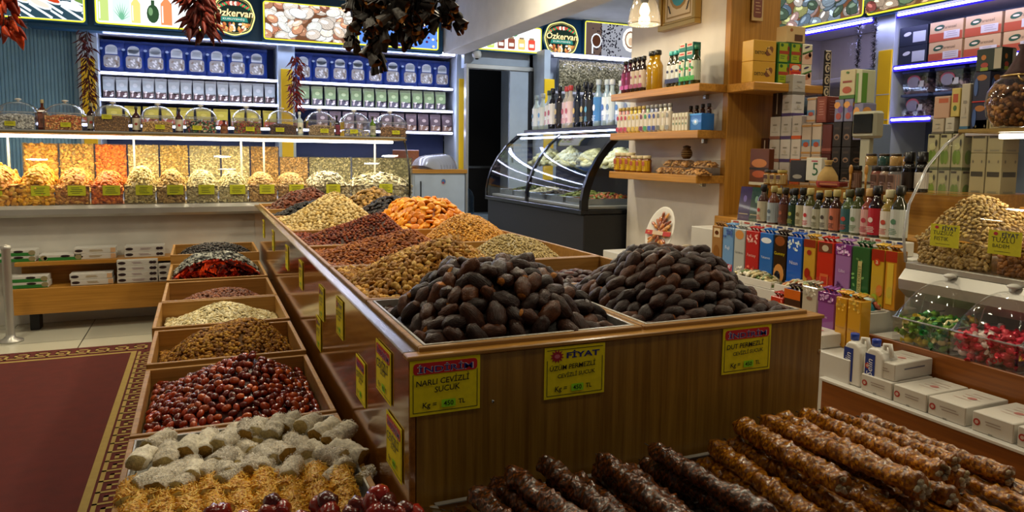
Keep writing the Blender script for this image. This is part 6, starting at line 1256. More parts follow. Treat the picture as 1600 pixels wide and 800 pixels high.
# ------------------------------------------------------------------ price cards
def card_front(t, kind, l1, l2, price, w=.157, h=.12):
    mb = MB('matte_print').use(col='f6e200').box(-w / 2, w / 2, -.0015, 0, -h, 0, 0); mb.build('card', t)
    mb = MB('print'); f = Face(mb, (-w / 2, -.0017, -h), (1, 0, 0), (0, 0, 1), .00025)
    for a in ((.006, .006, w - .006, .0075), (.006, .006, .0075, h - .03), (w - .0075, .006, w - .006, h - .03)): f.rect(*a, '3a3c14')
    if kind == 'i':
        f.up().rrect(.007, h * .74, w - .007, h * .95, .008, 'd01c28'); f.up().text('İNDİRİM', w / 2, h * .845, h=h * .155, w=w * .8, col='f0e8e8', bold=.02); f.up().text('İNDİRİM', w / 2, h * .845, h=h * .135, w=w * .775, col='1c2c8c', bold=.008)
    else:
        f.rect(.006, h - .0075, w - .006, h - .006, '3a3c14'); f.up().text('FİYAT', w * .63, h * .84, h=h * .15, w=w * .55, col='14247c', bold=.03)
        p = []
        for k in range(24): a = 2 * PI * k / 24; q = (.017 if k % 2 else .010); p.append((w * .2 + q * 1.1 * math.cos(a), h * .82 + q * math.sin(a)))
        f.poly(p, 'a81c30'); f.up().ell(w * .2, h * .82, .007, .005, 'd87080')
    f.up(); f.text(l1, w * .46, h * .62, w=w * .76, col='10100c', rot=.04, shear=.1, bold=.012); f.text(l2, w * .52, h * .46, w=w * (.36 if len(l2) < 8 else .62), col='10100c', rot=.05, shear=.1, bold=.012)
    f.text('Kg =', w * .27, h * .17, w=w * .2, col='10100c', rot=.03, shear=.1, bold=.015); f.rect(w * .44, h * .11, w * .64, h * .25, 'a4f020'); f.text('TL', w * .73, h * .19, w=w * .1, col='10100c', bold=.015); f.up().text(price, w * .54, h * .18, w=w * .14, col='102c10', bold=.015); mb.build('lettering', t)
    return t
YI = IY0 - .001
for x, ky, kind, a, b_, nm in ((.470, .866, 'i', 'NARLI CEVİZLİ', 'SUCUK', 'yellow discount card for pomegranate walnut roll at the left end of the island front'), (.783, .864, 'f', 'ÜZÜM PERMEZLİ', 'CEVİZLİ SUCUK', 'yellow price card for grape walnut roll in the middle of the island front'), (1.285, .866, 'i', 'DUT PERMEZLİ', 'CEVİZLİ SUCUK', 'yellow discount card for mulberry walnut roll at the right of the island front')):
    t = thing('price_card', nm, 'price card', (x, YI, ky)); card_front(t, kind, a, b_, '450'); t.rotation_euler = (0, .0, 0)
t = thing('screw_head', 'small steel screw in the island front right of the first price card', 'screw', (at(770, 627, Y=YI).x, YI, at(770, 627, Y=YI).z)); MB('steel').use(sm=True).lathe([(.0035, 0), (.003, .0015), (0, .002)], 12).build('head', t); t.rotation_euler = (PI / 2, 0, 0)
t = thing('wood_plug', 'pale round plug near the right end of the island front', 'plug', (at(1280, 549, Y=YI).x, YI, at(1280, 549, Y=YI).z)); MB('print', 'b09468').use(sm=True).lathe([(.006, 0), (.0055, .001), (0, .0014)], 14).build('head', t); t.rotation_euler = (PI / 2, 0, 0)
def side_card(px, pyt, px2, pyb, kind, nm, X=IX0 - .002):
    a, b_ = at(px, pyt, X=X), at(px2, pyb, X=X); w = max(.09, abs(a.y - b_.y)); h = abs(a.z - b_.z)
    t = thing('price_card', nm, 'price card', (X, (a.y + b_.y) / 2, a.z), -PI / 2); return card_front(t, kind, 'CEVİZLİ', 'SUCUK', '450', w, h)
for (x_, y_, z_, w_, h_, k, nm) in ((.388, 1.66, .845, .15, .125, 'i', 'yellow discount card nearest the corner on the glossy island side'), (.388, 1.56, .70, .14, .125, 'i', 'yellow discount card hanging low beside the corner of the island side'), (.388, 1.93, .74, .12, .12, 'i', 'yellow discount card tilted on the island side behind the corner cards'), (.388, 2.25, .845, .12, .12, 'f', 'yellow card high on the island side below the walnut bin'),
                            (.388, 2.62, .82, .11, .12, 'f', 'yellow card on the island side below the almond bin'), (.388, 2.7, .69, .11, .12, 'f', 'yellow card low on the island side below the almond bin'), (.388, 3.2, .83, .12, .12, 'f', 'yellow card on the island side below the hazelnut bin'), (.388, 3.75, .83, .12, .12, 'f', 'yellow card on the island side below the cream nut heap'), (.388, 4.5, .83, .12, .12, 'f', 'yellow card far along the island side'), (.388, 5.2, .83, .12, .12, 'f', 'yellow card at the far end of the island side')):
    t = thing('price_card', nm, 'price card', (x_, y_, z_), -PI / 2); card_front(t, k, 'CEVİZLİ', 'SUCUK', '450', w_, h_)

# ------------------------------------------------------------------ lower row of bins on the left of the island
LX0, LX1, LZ = -.2, .365, .50
t = thing('bin_stand', 'low wooden stand under the lower row of bins', 'stand', (0, 0, 0)); MB('oak_long').box(LX0 + .03, LX1 - .02, .85, 5.9, 0.0, LZ - .12).build('body', t); MB('oak_long').box(LX0 + .005, LX0 + .03, .85, 5.9, LZ - .2, LZ - .12).build('rail', t)
LBN = [(.9, 2.17, 'coconut and pistachio lokum rolls', 'f'), (2.19, 2.86, 'glossy red jujubes', 0), (2.88, 3.42, 'golden raisins', 0), (3.44, 4.02, 'white pumpkin seeds', 0), (4.04, 4.62, 'small red-skinned peanuts', 0), (4.64, 5.3, 'dried red peppers and sunflower seeds', 0), (5.31, 5.9, 'dark currants', 0)]
for i, (y0, y1, nm, fo) in enumerate(LBN):
    z = LZ + (.0, .0, .012, .02, .02, .03, .09)[i]; bin_frame('shallow wooden bin of %s in the lower row' % nm, LX0 - (.012 if i == 3 else 0), LX1, y0, y1, z, depth=.13, th=.016, rise=.01, lining=(i == 0))
juj = [lump(.0155, .0115, .011, c, 12, 9, .12, s, 2, bend=.03) for s, c in enumerate(('8c2808', 'a8380c', '701c06', 'b84c14', '641406'))]
pile('jujube', 'glossy red-brown jujube heaped in the lower bin behind the lokum', 'jujube', 'glossy red jujubes', LX0 + .02, LX1 - .02, 2.21, 2.84, LZ - .04, .145, juj, 'sticky_fruit', .021, .028, 9000, 300, seed=12, core='3a1008', p=2.2, peak=(.6, .55), coremat='sticky_fruit')
heap('golden_raisins', LX0 + .02, LX1 - .02, 2.9, 3.4, LZ - .06, .16, ['8c5a10', 'a8721c', '704208', 'b8882c'], .014, 'golden-brown raisins heaped in the lower bin behind the jujubes', 'raisins', .8, 70, n=3200, elong=1.3, p=1.9, peak=(.65, .5), mat='nut_heap')
pk = [lump(.0105, .006, .002, c, 8, 6, .05, s, taper=.2) for s, c in enumerate(('dccc98', 'e8dcb0', 'ccb880', 'f0e4bc'))]
pile('pumpkin_seed', 'flat cream pumpkin seed heaped in the lower bin behind the golden raisins', 'pumpkin seed', 'cream pumpkin seeds', LX0 + .02, LX1 - .02, 3.46, 4.0, LZ - .05, .12, pk, 'nut', .0095, .016, 26000, 300, seed=13, core='948a64', p=3.6, scale=(1, 1.35), tiltr=.3)
heap('small_peanuts', LX0 + .02, LX1 - .02, 4.06, 4.6, LZ - .08, .1, ['7c4424', '925432', '64331a'], .015, 'small red-skinned peanuts low in the bin behind the pumpkin seeds', 'peanuts', .8, 71, n=2200, elong=1.3, p=2, peak=(.6, .5))
heap('dried_peppers', LX0 + .02, LX1 - .02, 4.66, 5.0, LZ - .04, .13, ['a82404', 'c83c08', '6c1404', '44100a'], .05, 'curled dried red pepper pieces in the lower row', 'dried peppers', .5, 72, n=420, mat='dry_leaf', shape='sheet', p=2.4)
heap('striped_sunflower_seeds', LX0 + .02, LX1 - .02, 5.0, 5.28, LZ - .0, .13, ['8a8c84', '2c2c2a', 'b0b0a4'], .02, 'grey striped sunflower seeds behind the dried red peppers', 'sunflower seeds', .4, 73, n=1100, elong=1.8, p=2.4)
heap('dark_currants', LX0 + .02, LX1 - .02, 5.33, 5.88, LZ + .03, .1, ['1c1414', '2c1e1c', '120e10'], .015, 'dark currants at the far end of the lower row', 'currants', .8, 74, n=1200, elong=1.2, p=2.4)

# ------------------------------------------------------------------ lokum rolls
def roll(L_, R, col, seed, endcol, amp=.3, flat=1.0):
    """a powdered sweet roll: lumpy body along X, cut ends showing the filling"""
    n, m = 16, 12; vs = []; fs = []; cs = []; c = lin(col); e = lin(endcol)
    for i in range(m + 1):
        x = (i / m - .5) * L_; k = 1 - .12 * abs(2 * i / m - 1) ** 6
        for j in range(n):
            a = 2 * PI * j / n; d = 1 + amp * noise.noise(Vector((x * 55 + seed * 9, math.cos(a) * 1.3, math.sin(a) * 1.3))) + amp * .6 * noise.noise(Vector((x * 160 + seed, math.cos(a) * 4, math.sin(a) * 4)))
            vs.append((x, R * k * d * math.cos(a), R * flat * k * d * math.sin(a)))
    for i in range(m):
        for j in range(n): a, b_ = i * n + j, i * n + (j + 1) % n; fs.append((a, b_, b_ + n, a + n)); cs.append(c)
    fs.append(tuple(range(n - 1, -1, -1))); cs.append(e); fs.append(tuple(m * n + j for j in range(n))); cs.append(e); return vs, fs, cs
def lokum(x, y, z, rz, L_, R, c, e, label, group, mat='coconut_dust', ry=0.0, flat=.85, seed=None, strands=0, name='lokum_roll', scol=('f0b030', 'f8c848', 'd09420', 'fcd868')):
    if c[0] != 'f' and mat == 'coconut_dust' and not strands: strands = 380; scol = ('f0ece0', 'e0d8c8', 'fffaf0', 'c8c0b4')
    s = seed or R_.random() * 40; mb = MB(mat).use(sm=True); P_ = roll(L_, R, c, s, e, flat=flat); mb.raw(*P_); t = mb.build('x'); bpy.data.objects.remove(t)
    t = thing(name, label, 'lokum', (x, y, z), rz, group); t.rotation_euler = (0, ry, rz)
    mb.build('coated_body', t)
    if strands:
        r = random.Random(int(s * 100)); mb = MB('seed_heap' if scol[0] == 'f0b030' else 'coconut_dust')
        for k in range(strands):
            a = r.uniform(-.3, PI + .3); q = R * 1.05; px = r.uniform(-L_ / 2, L_ / 2); b_ = r.uniform(0, 2 * PI); p0 = Vector((px, q * math.cos(a), q * flat * math.sin(a))); tt = Vector((math.cos(b_), -math.sin(a) * math.sin(b_), math.cos(a) * math.sin(b_))) * (r.uniform(.004, .009) if scol[0] == 'f0b030' else r.uniform(.0009, .0017))
            nrm = Vector((0, math.cos(a), math.sin(a))); w_ = tt.cross(nrm).normalized() * .0012; mb.use(col=r.choice(scol)); o_ = nrm * (r.uniform(-.001, .007) if scol[0] == 'f0b030' else r.uniform(0, .0012))
            mb.raw([p0 - tt - w_, p0 - tt + w_, p0 + tt + w_ + o_, p0 + tt - w_ + o_], [(0, 1, 2, 3)])
        mb.build('shredded_strands' if scol[0] == 'f0b030' else 'coconut_flakes', t)
    return t
g1 = 'coconut-dusted lokum rolls'
LZ2 = LZ - .015
MB('tray_paper').box(LX0 + .024, LX1 - .024, .92, 2.15, LZ - .055, LZ - .045, 0).build('tray_foil', None, 'silver foil sheet lying under the lokum rolls', 'foil')
r = random.Random(11)
def spot(px, py, z): p = at(px, py, Z=z); return p.x, p.y
spec = [(222, 715, 70), (262, 712, 75), (295, 700, 80), (322, 692, 80), (352, 688, 75), (384, 672, 80), (402, 668, 85), (430, 668, 70), (452, 660, 65), (482, 662, 60), (508, 672, 50), (530, 680, 45),
        (236, 752, 35), (262, 750, 60), (302, 735, 85), (348, 718, 70), (352, 735, 95), (392, 728, 75), (416, 712, 110), (440, 708, 120), (472, 702, 105), (497, 704, 115), (520, 712, 120), (545, 706, 130), (470, 735, 10), (430, 742, 0), (320, 768, 70), (285, 770, 75), (255, 765, 80), (400, 750, 60)]
for i, (px, py, ang) in enumerate(spec):
    z = LZ + (.045 if i < 12 else .03 if i < 24 else .0); x, y = spot(px, py, z); c = r.choice(['e0d8c6', 'ece2ce', 'ccc2b2', 'f0e8d4']); e = r.choice(['b8a068', '9a7434', 'c0ac78'])
    lokum(x, y, z, math.radians(ang) + r.uniform(-.15, .15), r.uniform(.07, .10), r.uniform(.022, .029), c, e, 'white coconut-dusted lokum roll in the foil-lined bin', g1, ry=r.uniform(-.15, .15))
for i in range(34):
    x = r.uniform(LX0 + .05, LX1 - .06); y = r.uniform(1.72, 2.1); lokum(x, y, LZ + r.uniform(-.01, .03), r.uniform(.8, 2.2), .09, .024, 'e4dac6', 'c0a868', 'white coconut-dusted lokum roll in the foil-lined bin', g1)
for i, (px, py) in enumerate(((568, 748), (545, 735), (575, 738), (548, 717))):
    x, y = spot(px, py, LZ + .0); lokum(x, y, LZ + .0, r.uniform(0, 3), .03, .018, 'a89468', 'b8a878', 'small cut end piece of lokum at the right edge of the white rolls', 'cut lokum pieces', name='lokum_piece')
g2 = 'yellow shredded-pastry lokum rolls'
for row_ in range(3):
    for i in range(9):
        px = 205 + i * 41 + row_ * 6; py = 772 - (i * 3.2) + row_ * 24
        if row_ == 0 and i > 6: py = 748 + (i - 7) * 6
        z = LZ + .012 - row_ * .004; x, y = spot(px, py, z)
        if x > LX1 - .04 or x < LX0 + .02: continue
        lokum(x, y, z, math.radians(82) + r.uniform(-.1, .1), .1, .026, 'f0b830', 'c8aa5c', 'yellow lokum roll coated in shredded pastry at the near end of the bin', g2, 'seed_heap', strands=520, flat=.8)
# red glazed sucuk ends in the very foreground
red = [lump(.021, .019, .017, c, 14, 10, .3, s, 2) for s, c in enumerate(('7a1c0c', '901f10', '5c1a12'))]
meshes = []
for P_ in red: o = MB('sticky_fruit').use(sm=True).raw(*P_).build('candied_fruit'); meshes.append(o.data); bpy.data.objects.remove(o)
for i, (px, py, z) in enumerate(((420, 800, .57), (440, 796, .57), (425, 785, .58), (500, 790, .59), (515, 800, .59), (512, 783, .6), (330, 803, .56), (345, 800, .56), (560, 790, .6), (580, 785, .61), (592, 772, .62), (605, 785, .61), (600, 800, .6), (588, 800, .6), (630, 798, .59), (620, 803, .59), (645, 803, .58), (548, 803, .59), (470, 812, .57), (380, 812, .56))):
    p = at(px, py, Z=z + .03); o = bpy.data.objects.new('candied_fruit', meshes[i % 3]); o.location = p; o.rotation_euler = (r.uniform(-.5, .5), r.uniform(-.5, .5), r.uniform(0, 6)); COL.objects.link(o); tag(o, 'glossy red candied fruit in the clear bag at the bottom edge', 'candied fruit', 'red candied fruit')
P0 = at(640, 800, Z=.58); mb = MB('film_bag').use(sm=True)
mb.grid(lambda u, v: (P0.x - .26 + .36 * u, P0.y - .1 + .14 * v, .55 + .055 * math.sin(u * PI) ** .5 * math.sin(min(1, v * 1.1) * PI) ** .5 + .008 * noise.noise(Vector((u * 9, v * 9, 2)))), 30, 16); mb.build('clear_bag', None, 'crumpled clear plastic bag over the red candied fruit at the bottom edge', 'bag')
t = thing('packing_table', 'low table carrying the trays of walnut rolls in front of the island', 'table', (0, 0, 0)); MB('oak_cross').box(LX1 + .02, 1.9, .35, 1.435, 0, .49).build('body', t)

# ------------------------------------------------------------------ walnut rolls (sucuk) in two trays
def tray(nm, x0, x1, y0, y1, z):
    t = thing('serving_tray', nm, 'tray', (x0, y0, z)); w = x1 - x0; d = y1 - y0; MB('tray_paper').box(0, w, 0, d, 0, .006, .001).build('base', t)
    mb = MB('tray_wood'); mb.box(-.012, 0, -.012, d + .012, 0, .062); mb.box(w, w + .012, -.012, d + .012, 0, .062); mb.box(0, w, d, d + .012, 0, .062); mb.box(0, w, -.012, 0, 0, .062); mb.build('rim', t)
    mb = MB('tray_paper'); mb.box(-.013, .002, 0, d, .0625, .065, 0); mb.box(0, w, d - .002, d + .012, .0625, .065, 0); mb.build('paper_edge', t)
tray('lined tray of dark glazed walnut rolls left of the amber ones', .44, 1.045, .62, 1.41, .492); tray('lined tray of amber glazed walnut rolls at the right', 1.075, 1.72, .62, 1.41, .492)
def sucuk(L_, R, cols, seed, cut=True):
    """a string of walnuts dipped in thick syrup: knobbly glazed body along -Y, pale nut filling on the cut end"""
    r = random.Random(seed); n, m = 20, 84; vs = []; fs = []; cs = []; C_ = [lin(c) for c in cols]; ph = r.random() * 30
    knob = [(r.uniform(0, L_), r.uniform(0, 2 * PI), r.uniform(.6, 1.3)) for _ in range(int(L_ / .0036))]
    bx = r.uniform(-.008, .008)
    for i in range(m + 1):
        y = i / m * L_; e = min(1, (.25 + 6 * min(y, (L_ - y)) / L_ * 2.2)) ** .5 if not cut else min(1, .45 + 14 * y / L_) ** .7
        for j in range(n):
            a = 2 * PI * j / n; d = .8 + .2 * noise.noise(Vector((y * 48 + ph, math.cos(a) * 1.2, math.sin(a) * 1.2)))
            for (ky, ka, ks) in knob:
                dy = (y - ky) / .0075
                if abs(dy) < 2.2:
                    da = ((a - ka + PI) % (2 * PI) - PI) * R / .0075; q = dy * dy + da * da
                    if q < 4: d = max(d, .8 + .32 * ks * math.exp(-q * .9))
            vs.append((R * e * d * math.cos(a) + bx * math.sin(y / L_ * PI), -y, R * e * d * math.sin(a) * .95))
    for i in range(m):
        for j in range(n):
            a, b_ = i * n + j, i * n + (j + 1) % n; fs.append((a, a + n, b_ + n, b_)); cs.append(lvary(C_[int((math.sin(i * 1.7 + j * 2.3 + seed) + 1) * .499 * len(C_))], .25, r))
    fs.append(tuple(range(n))); cs.append(C_[0]); fs.append(tuple(m * n + j for j in range(n - 1, -1, -1))); cs.append(C_[0])
    return vs, fs, cs
def nut_end(L_, R, seed):
    r = random.Random(seed); mb = MB('nut').use(sm=True)
    for k in range(9):
        a = r.uniform(0, 2 * PI); q = r.random() ** .5 * R * .6; mb.piece(lump(.007, .005, .006, r.choice(['b8a88c', 'a8946c', 'c4b89c', '7a5a30']), 8, 6, .6, k + seed, 3), Matrix.Translation((q * math.cos(a), -L_ - .001, q * math.sin(a))))
    return mb
AMB = ['8a4c08', 'a05e0c', '6a3806', 'b87a14']; DRK = ['3c1c08', '50260a', '281206', '743c10']
SU = {}
def put_sucuk(x, y, z, L_, R, cols, label, group, seed, rz=0.0, tilt=0.0, cut=True):
    t = thing('walnut_roll', label, 'walnut roll', (x, y, z), 0, group); t.rotation_euler = (tilt, 0, rz)
    k = (cols[0], L_ > .45, cut, seed % 5)
    if k not in SU:
        L0 = .53 if L_ > .45 else (.38 if cols is AMB else .32); b_ = MB('syrup').use(sm=True).raw(*sucuk(L0, .025, cols, seed, cut)).build('glazed_body'); e_ = nut_end(L0, .025, seed).build('nut_filling') if cut else None
        SU[k] = (b_.data, e_.data if e_ else None, L0); bpy.data.objects.remove(b_)
        if e_: bpy.data.objects.remove(e_)
    dat = SU[k]; t.scale = (R / .025, L_ / dat[2], R / .025); o = bpy.data.objects.new('glazed_body', dat[0]); o.parent = t; COL.objects.link(o)
    if cut: o = bpy.data.objects.new('nut_filling', dat[1]); o.parent = t; o['label'] = 'pale walnut filling at the cut end'; COL.objects.link(o)
    MB('cord').tube([(0, .0, 0), (0, .012, .002), (.003, .02, .0)], .0015, 5).build('string_end', t)
# amber rolls: three layers, each running towards the camera along the tray
ZB_ = .55; s_ = 100
for lay, xs in enumerate(([1.10 + .049 * i for i in range(13)], [1.13, 1.185, 1.24, 1.30, 1.35, 1.41, 1.47, 1.52, 1.62], [1.195, 1.265, 1.315, 1.385, 1.46])):
    for i, x in enumerate(xs):
        s_ += 1; r = random.Random(s_); L_ = r.uniform(.34, .42) if lay else r.uniform(.5, .56); y = 1.39 - (0, .015, .03)[lay] - r.uniform(0, .03)
        put_sucuk(x + r.uniform(-.006, .006), y, ZB_ + lay * .05 + r.uniform(-.002, .004), L_, r.uniform(.0235, .027), AMB, 'amber glazed walnut roll in the %s layer of the right-hand tray' % ('bottom', 'middle', 'top')[lay], 'amber walnut rolls, %s layer' % ('bottom', 'middle', 'top')[lay], s_, r.uniform(-.08, .06), r.uniform(-.04, .05))
for lay, xs in enumerate(([.475 + .052 * i for i in range(11)], [.50 + .058 * i for i in range(9)], [.56, .66, .78, .9])):
    for i, x in enumerate(xs):
        s_ += 1; r = random.Random(s_); L_ = r.uniform(.28, .36) if lay else r.uniform(.5, .56); y = 1.38 - (0, .01, .03)[lay] - r.uniform(0, .05)
        put_sucuk(x + r.uniform(-.008, .008), y, ZB_ + .01 + lay * .045 + r.uniform(-.002, .004), L_, r.uniform(.022, .026), DRK, 'dark glazed walnut roll in the %s layer of the left-hand tray' % ('bottom', 'middle', 'top')[lay], 'dark walnut rolls, %s layer' % ('bottom', 'middle', 'top')[lay], s_, r.uniform(-.12, .12) + .05, r.uniform(-.02, .05), cut=(lay == 1))

# ------------------------------------------------------------------ right case contents
pis = [lump(.0095, .0065, .0062, c, 9, 7, .1, s, taper=.15, groove=.25) for s, c in enumerate(('b89a5c', 'c4a86c', 'a08248', 'b08e50'))]
def case_pile(nm, group, y0, y1, protos, dist, size, col, seed, H=.16, pk=(.55, .5), pw=3.2, xe=3.2):
    pile(nm[0], nm[1], nm[2], group, 2.625, xe, y0, y1, .99, H, protos, 'nut', dist, size, 12000, 300, seed=seed, core=col, p=pw, peak=pk, plateau=.15)
case_pile(('pistachio', 'salted pistachio heaped behind the curved glass of the right case', 'pistachio'), 'pistachios in the glass case', 1.69, 2.025, pis, .0135, .016, '6c5228', 31, .16, (.36, .6), 4.5, 3.1)
alm2 = [lump(.0135, .0075, .0058, c, 9, 8, .08, s, taper=.35, wr=.03) for s, c in enumerate(('94602c', 'a46e38', '845024', 'b07c44'))]
case_pile(('roasted_almond', 'roasted almond heaped behind the curved glass of the right case', 'almond'), 'almonds in the glass case', 1.3, 1.68, alm2, .0145, .019, '583414', 32, .19)
for y0, y1, cols, sz, nm, sd in ((1.70, 2.0, ['a88a50', 'b89a60', '8c7040'], .015, 'pistachios', 90), (1.3, 1.68, ['8c5a2c', '9c6834', '74481f'], .018, 'almonds', 91)):
    o = heap('front_filling', y0 + .004, y1 - .004, 0, .1, 0, .0, cols, sz, '%s packed against the low front pane of the case' % nm, nm, .8, sd, n=420, elong=1.4, loc=(2.632, 0, .888)); o.rotation_euler = (PI / 2, 0, PI / 2); o.location = (2.632, 0, .888); o.rotation_euler = (PI / 2, 0, -PI / 2); o.location = (2.634, y0 + y1, .888)
MB('acrylic').box(2.622, 3.2, 1.683, 1.688, .886, 1.06, 0).build('bin_divider', None, 'clear divider between the pistachios and the almonds', 'divider')
def case_card(y, z, l1, l2, nm):
    t = thing('price_card', nm, 'price card', (2.585, y, z), -PI / 2); w, h = .115, .085
    mb = MB('matte_print').use(col='b8b012').box(-w / 2, w / 2, -.0015, 0, -h, 0, 0); mb.build('card', t); mb = MB('print'); f = Face(mb, (-w / 2, -.0017, -h), (1, 0, 0), (0, 0, 1), .0003)
    f.text('FİYAT', w * .66, h * .86, w=w * .5, col='1c2448', bold=.02); f.ell(w * .22, h * .86, .008, .006, 'a01c30'); f.text(l1, w * .45, h * .62, w=w * .7, col='2c3014'); f.text(l2, w * .4, h * .36, w=w * .5, col='2c3014'); f.rect(w * .2, h * .12, w * .7, h * .135, '2c3014'); mb.build('lettering', t)
case_card(at(1477, 355, X=2.585).y, at(1477, 351, X=2.585).z, 'TUZSUZ', 'FISTIK', 'yellow-green price card in front of the pistachios'); case_card(at(1571, 365, X=2.585).y, at(1571, 361, X=2.585).z, 'TUZLU', 'BADEM', 'yellow-green price card in front of the almonds')
# cartons seen through and behind the glass case
XS2 = 3.45
MB('honey_oak_deep').box(3.42, 3.9, .9, 2.15, 0, .93).build('back_counter', None, 'wooden counter behind the glass nut case', 'counter')
tea = gb(strip(.0, .08, '3a4a1c'), strip(.9, .97, '3a342c', .1, .6), blob(.35, .35, .22, .2, '6a8a2c'), blob(.65, .35, .2, .2, '7c9a3c'), blob(.5, .65, .3, .1, 'c0c08c'), blob(.8, .75, .08, .1, '3a3c34'))
def col2(px0, px1, zb, hs, c, dr, nms, X=XS2, d=.12):
    a, b_ = at(px0, 300, X=X), at(px1, 300, X=X); z = zb
    for h, nm in zip(hs, nms): t = carton('carton', d, a.y - b_.y - .003, h, c, dr, dr); place(t, (X, (a.y + b_.y) / 2, z), 0, nm, 'box'); z += h + .001
for i, (a, b_) in enumerate(((1444, 1462), (1463, 1481), (1482, 1500))): col2(a, b_, .931, [.16, .155, .18], 'b4b088', tea, ['pale green tea carton, %s column, %s' % (['left', 'middle', 'right'][i], s_) for s_ in ('hidden foot of the stack', 'lower one seen through the glass', 'upper one seen through the glass')])
bw = gb(strip(.44, .56, '3a3428', .1, .9), strip(.05, .1, '8a8468', .2, .8), blob(.2, .8, .05, .04, '6a6450'), blob(.8, .8, .05, .04, '6a6450'))
for i, (a, b_) in enumerate(((1512, 1536), (1537, 1562))): col2(a, b_, .931, [.2, .2, .16], 'a89c74', bw, ['beige carton with a dark band behind the case glass, %s column, %s' % (['left', 'right'][i], s_) for s_ in ('lowest', 'middle', 'top')])
for (a, b_, zb, h, c, dr, nm) in ((1449, 1468, 1.43, .075, 'b8ac94', wb('6a6458'), 'pale carton above the green tea stack'), (1469, 1484, 1.43, .08, 'c0bcac', wb('5a5a4c'), 'small white carton next to the pale one above the tea stack'), (1450, 1475, 1.507, .11, 'c09a80', gb(strip(.7, .9, 'b85a34', .3, .9)), 'salmon-coloured carton on the pale one'), (1476, 1490, 1.512, .14, 'c8b460', gb(strip(.5, .8, 'b04a24', .2, .8), blob(.5, .3, .2, .1, '4a6a2c')), 'yellow and white carton beside the salmon one'), (1491, 1505, 1.43, .24, 'b8b09c', wb('3a6a8a'), 'tall white and blue carton beside the dark tins')):
    col2(a, b_, zb, [h], c, dr, [nm])
tin = gb(blob(.5, .8, .3, .1, 'a86a2c'), strip(0, .04, 'b82418'), blob(.2, .5, .12, .3, '3a5a9a'))
for (a, b_, zb, hs, nms) in ((1508, 1535, 1.43, [.145, .145], ['dark blue carton with a red base edge, lower of two', 'dark blue carton with a red base edge, upper of two']),): col2(a, b_, zb, hs, '14183a', tin, nms, d=.1)
col2(1510, 1550, 1.723, [.105], '14281c', gb(blob(.3, .6, .1, .12, 'c87a2c'), blob(.35, .25, .15, .12, 'a83c2c'), strip(0, .15, '8a9a2c', .2, .5), strip(.05, .95, 'b8b09a', .72, 1)), ['dark green fruit carton on top of the blue ones'], d=.1)
MB('shelf_board').box(3.44, 3.8, 1.0, 2.4, 1.415, 1.43).build('back_shelf', None, 'narrow shelf above the tea cartons behind the glass case', 'shelf')
# round glass jar with hazelnuts
P = at(1590, 200, X=3.0); t = thing('globe_jar', 'big round glass jar of shelled hazelnuts under a tied cloth cover on the case top', 'jar', (3.0, P.y, 1.426)); RJ = .118
prof = [(.05, 0), (.085, .012), (.11, .05), (RJ, .1), (.112, .145), (.09, .185), (.065, .205)]
MB('acrylic').use(sm=True).lathe(prof, 32, cap=False).build('glass', t); MB('nut', '3a1c1c').use(sm=True).lathe([(.07, .205), (.05, .23), (.03, .27), (.012, .31), (.02, .33)], 20).build('cloth_cover', t); MB('brass').use(sm=True).tube([(.068 * math.cos(a), .068 * math.sin(a), .207) for a in [2 * PI * k / 24 for k in range(24)]], .004, 6, True).build('neck_band', t)
MB('brass').use(sm=True).tube([(.06 * math.cos(a) - .03, .06 * math.sin(a) * .4 - .05, .19 + .01 * math.sin(3 * a)) for a in [2 * PI * k / 20 for k in range(20)]], .003, 5, True).build('raffia_cord', t)
r = random.Random(77); hz = [lump(.0105, .01, .0098, c, 8, 6, .12, s) for s, c in enumerate(('7a4c24', '94622f', 'a8783e', '603818'))]; hm = []
for P_ in hz: o = MB('nut').use(sm=True).raw(*P_).build('shelled_hazelnut'); hm.append(o.data); bpy.data.objects.remove(o)
k_ = 0
for i in range(900):
    z = r.uniform(.015, .17); R0 = np.interp(z, [p_[1] for p_ in prof], [p_[0] for p_ in prof]) - .014; a = r.uniform(0, 2 * PI)
    if math.cos(a) > .35: continue
    if k_ >= 190: break
    k_ += 1; o = bpy.data.objects.new('shelled_hazelnut', hm[i % 4]); o.location = (3.0 + R0 * math.cos(a), P.y + R0 * math.sin(a), 1.426 + z); o.rotation_euler = (r.random() * 6, r.random() * 6, 0); COL.objects.link(o); tag(o, 'shelled hazelnut pressed against the glass of the round jar', 'hazelnut', 'hazelnuts in the round jar')
MB('nut_heap', '5a3418').use(sm=True).lathe([(.04, .01), (.09, .05), (.1, .1), (.09, .145), (.05, .17), (0, .175)], 20).build('hazelnut_filling', None, 'hazelnuts filling the middle of the round jar', 'hazelnuts', kind='stuff', loc=(3.0, P.y, 1.426))

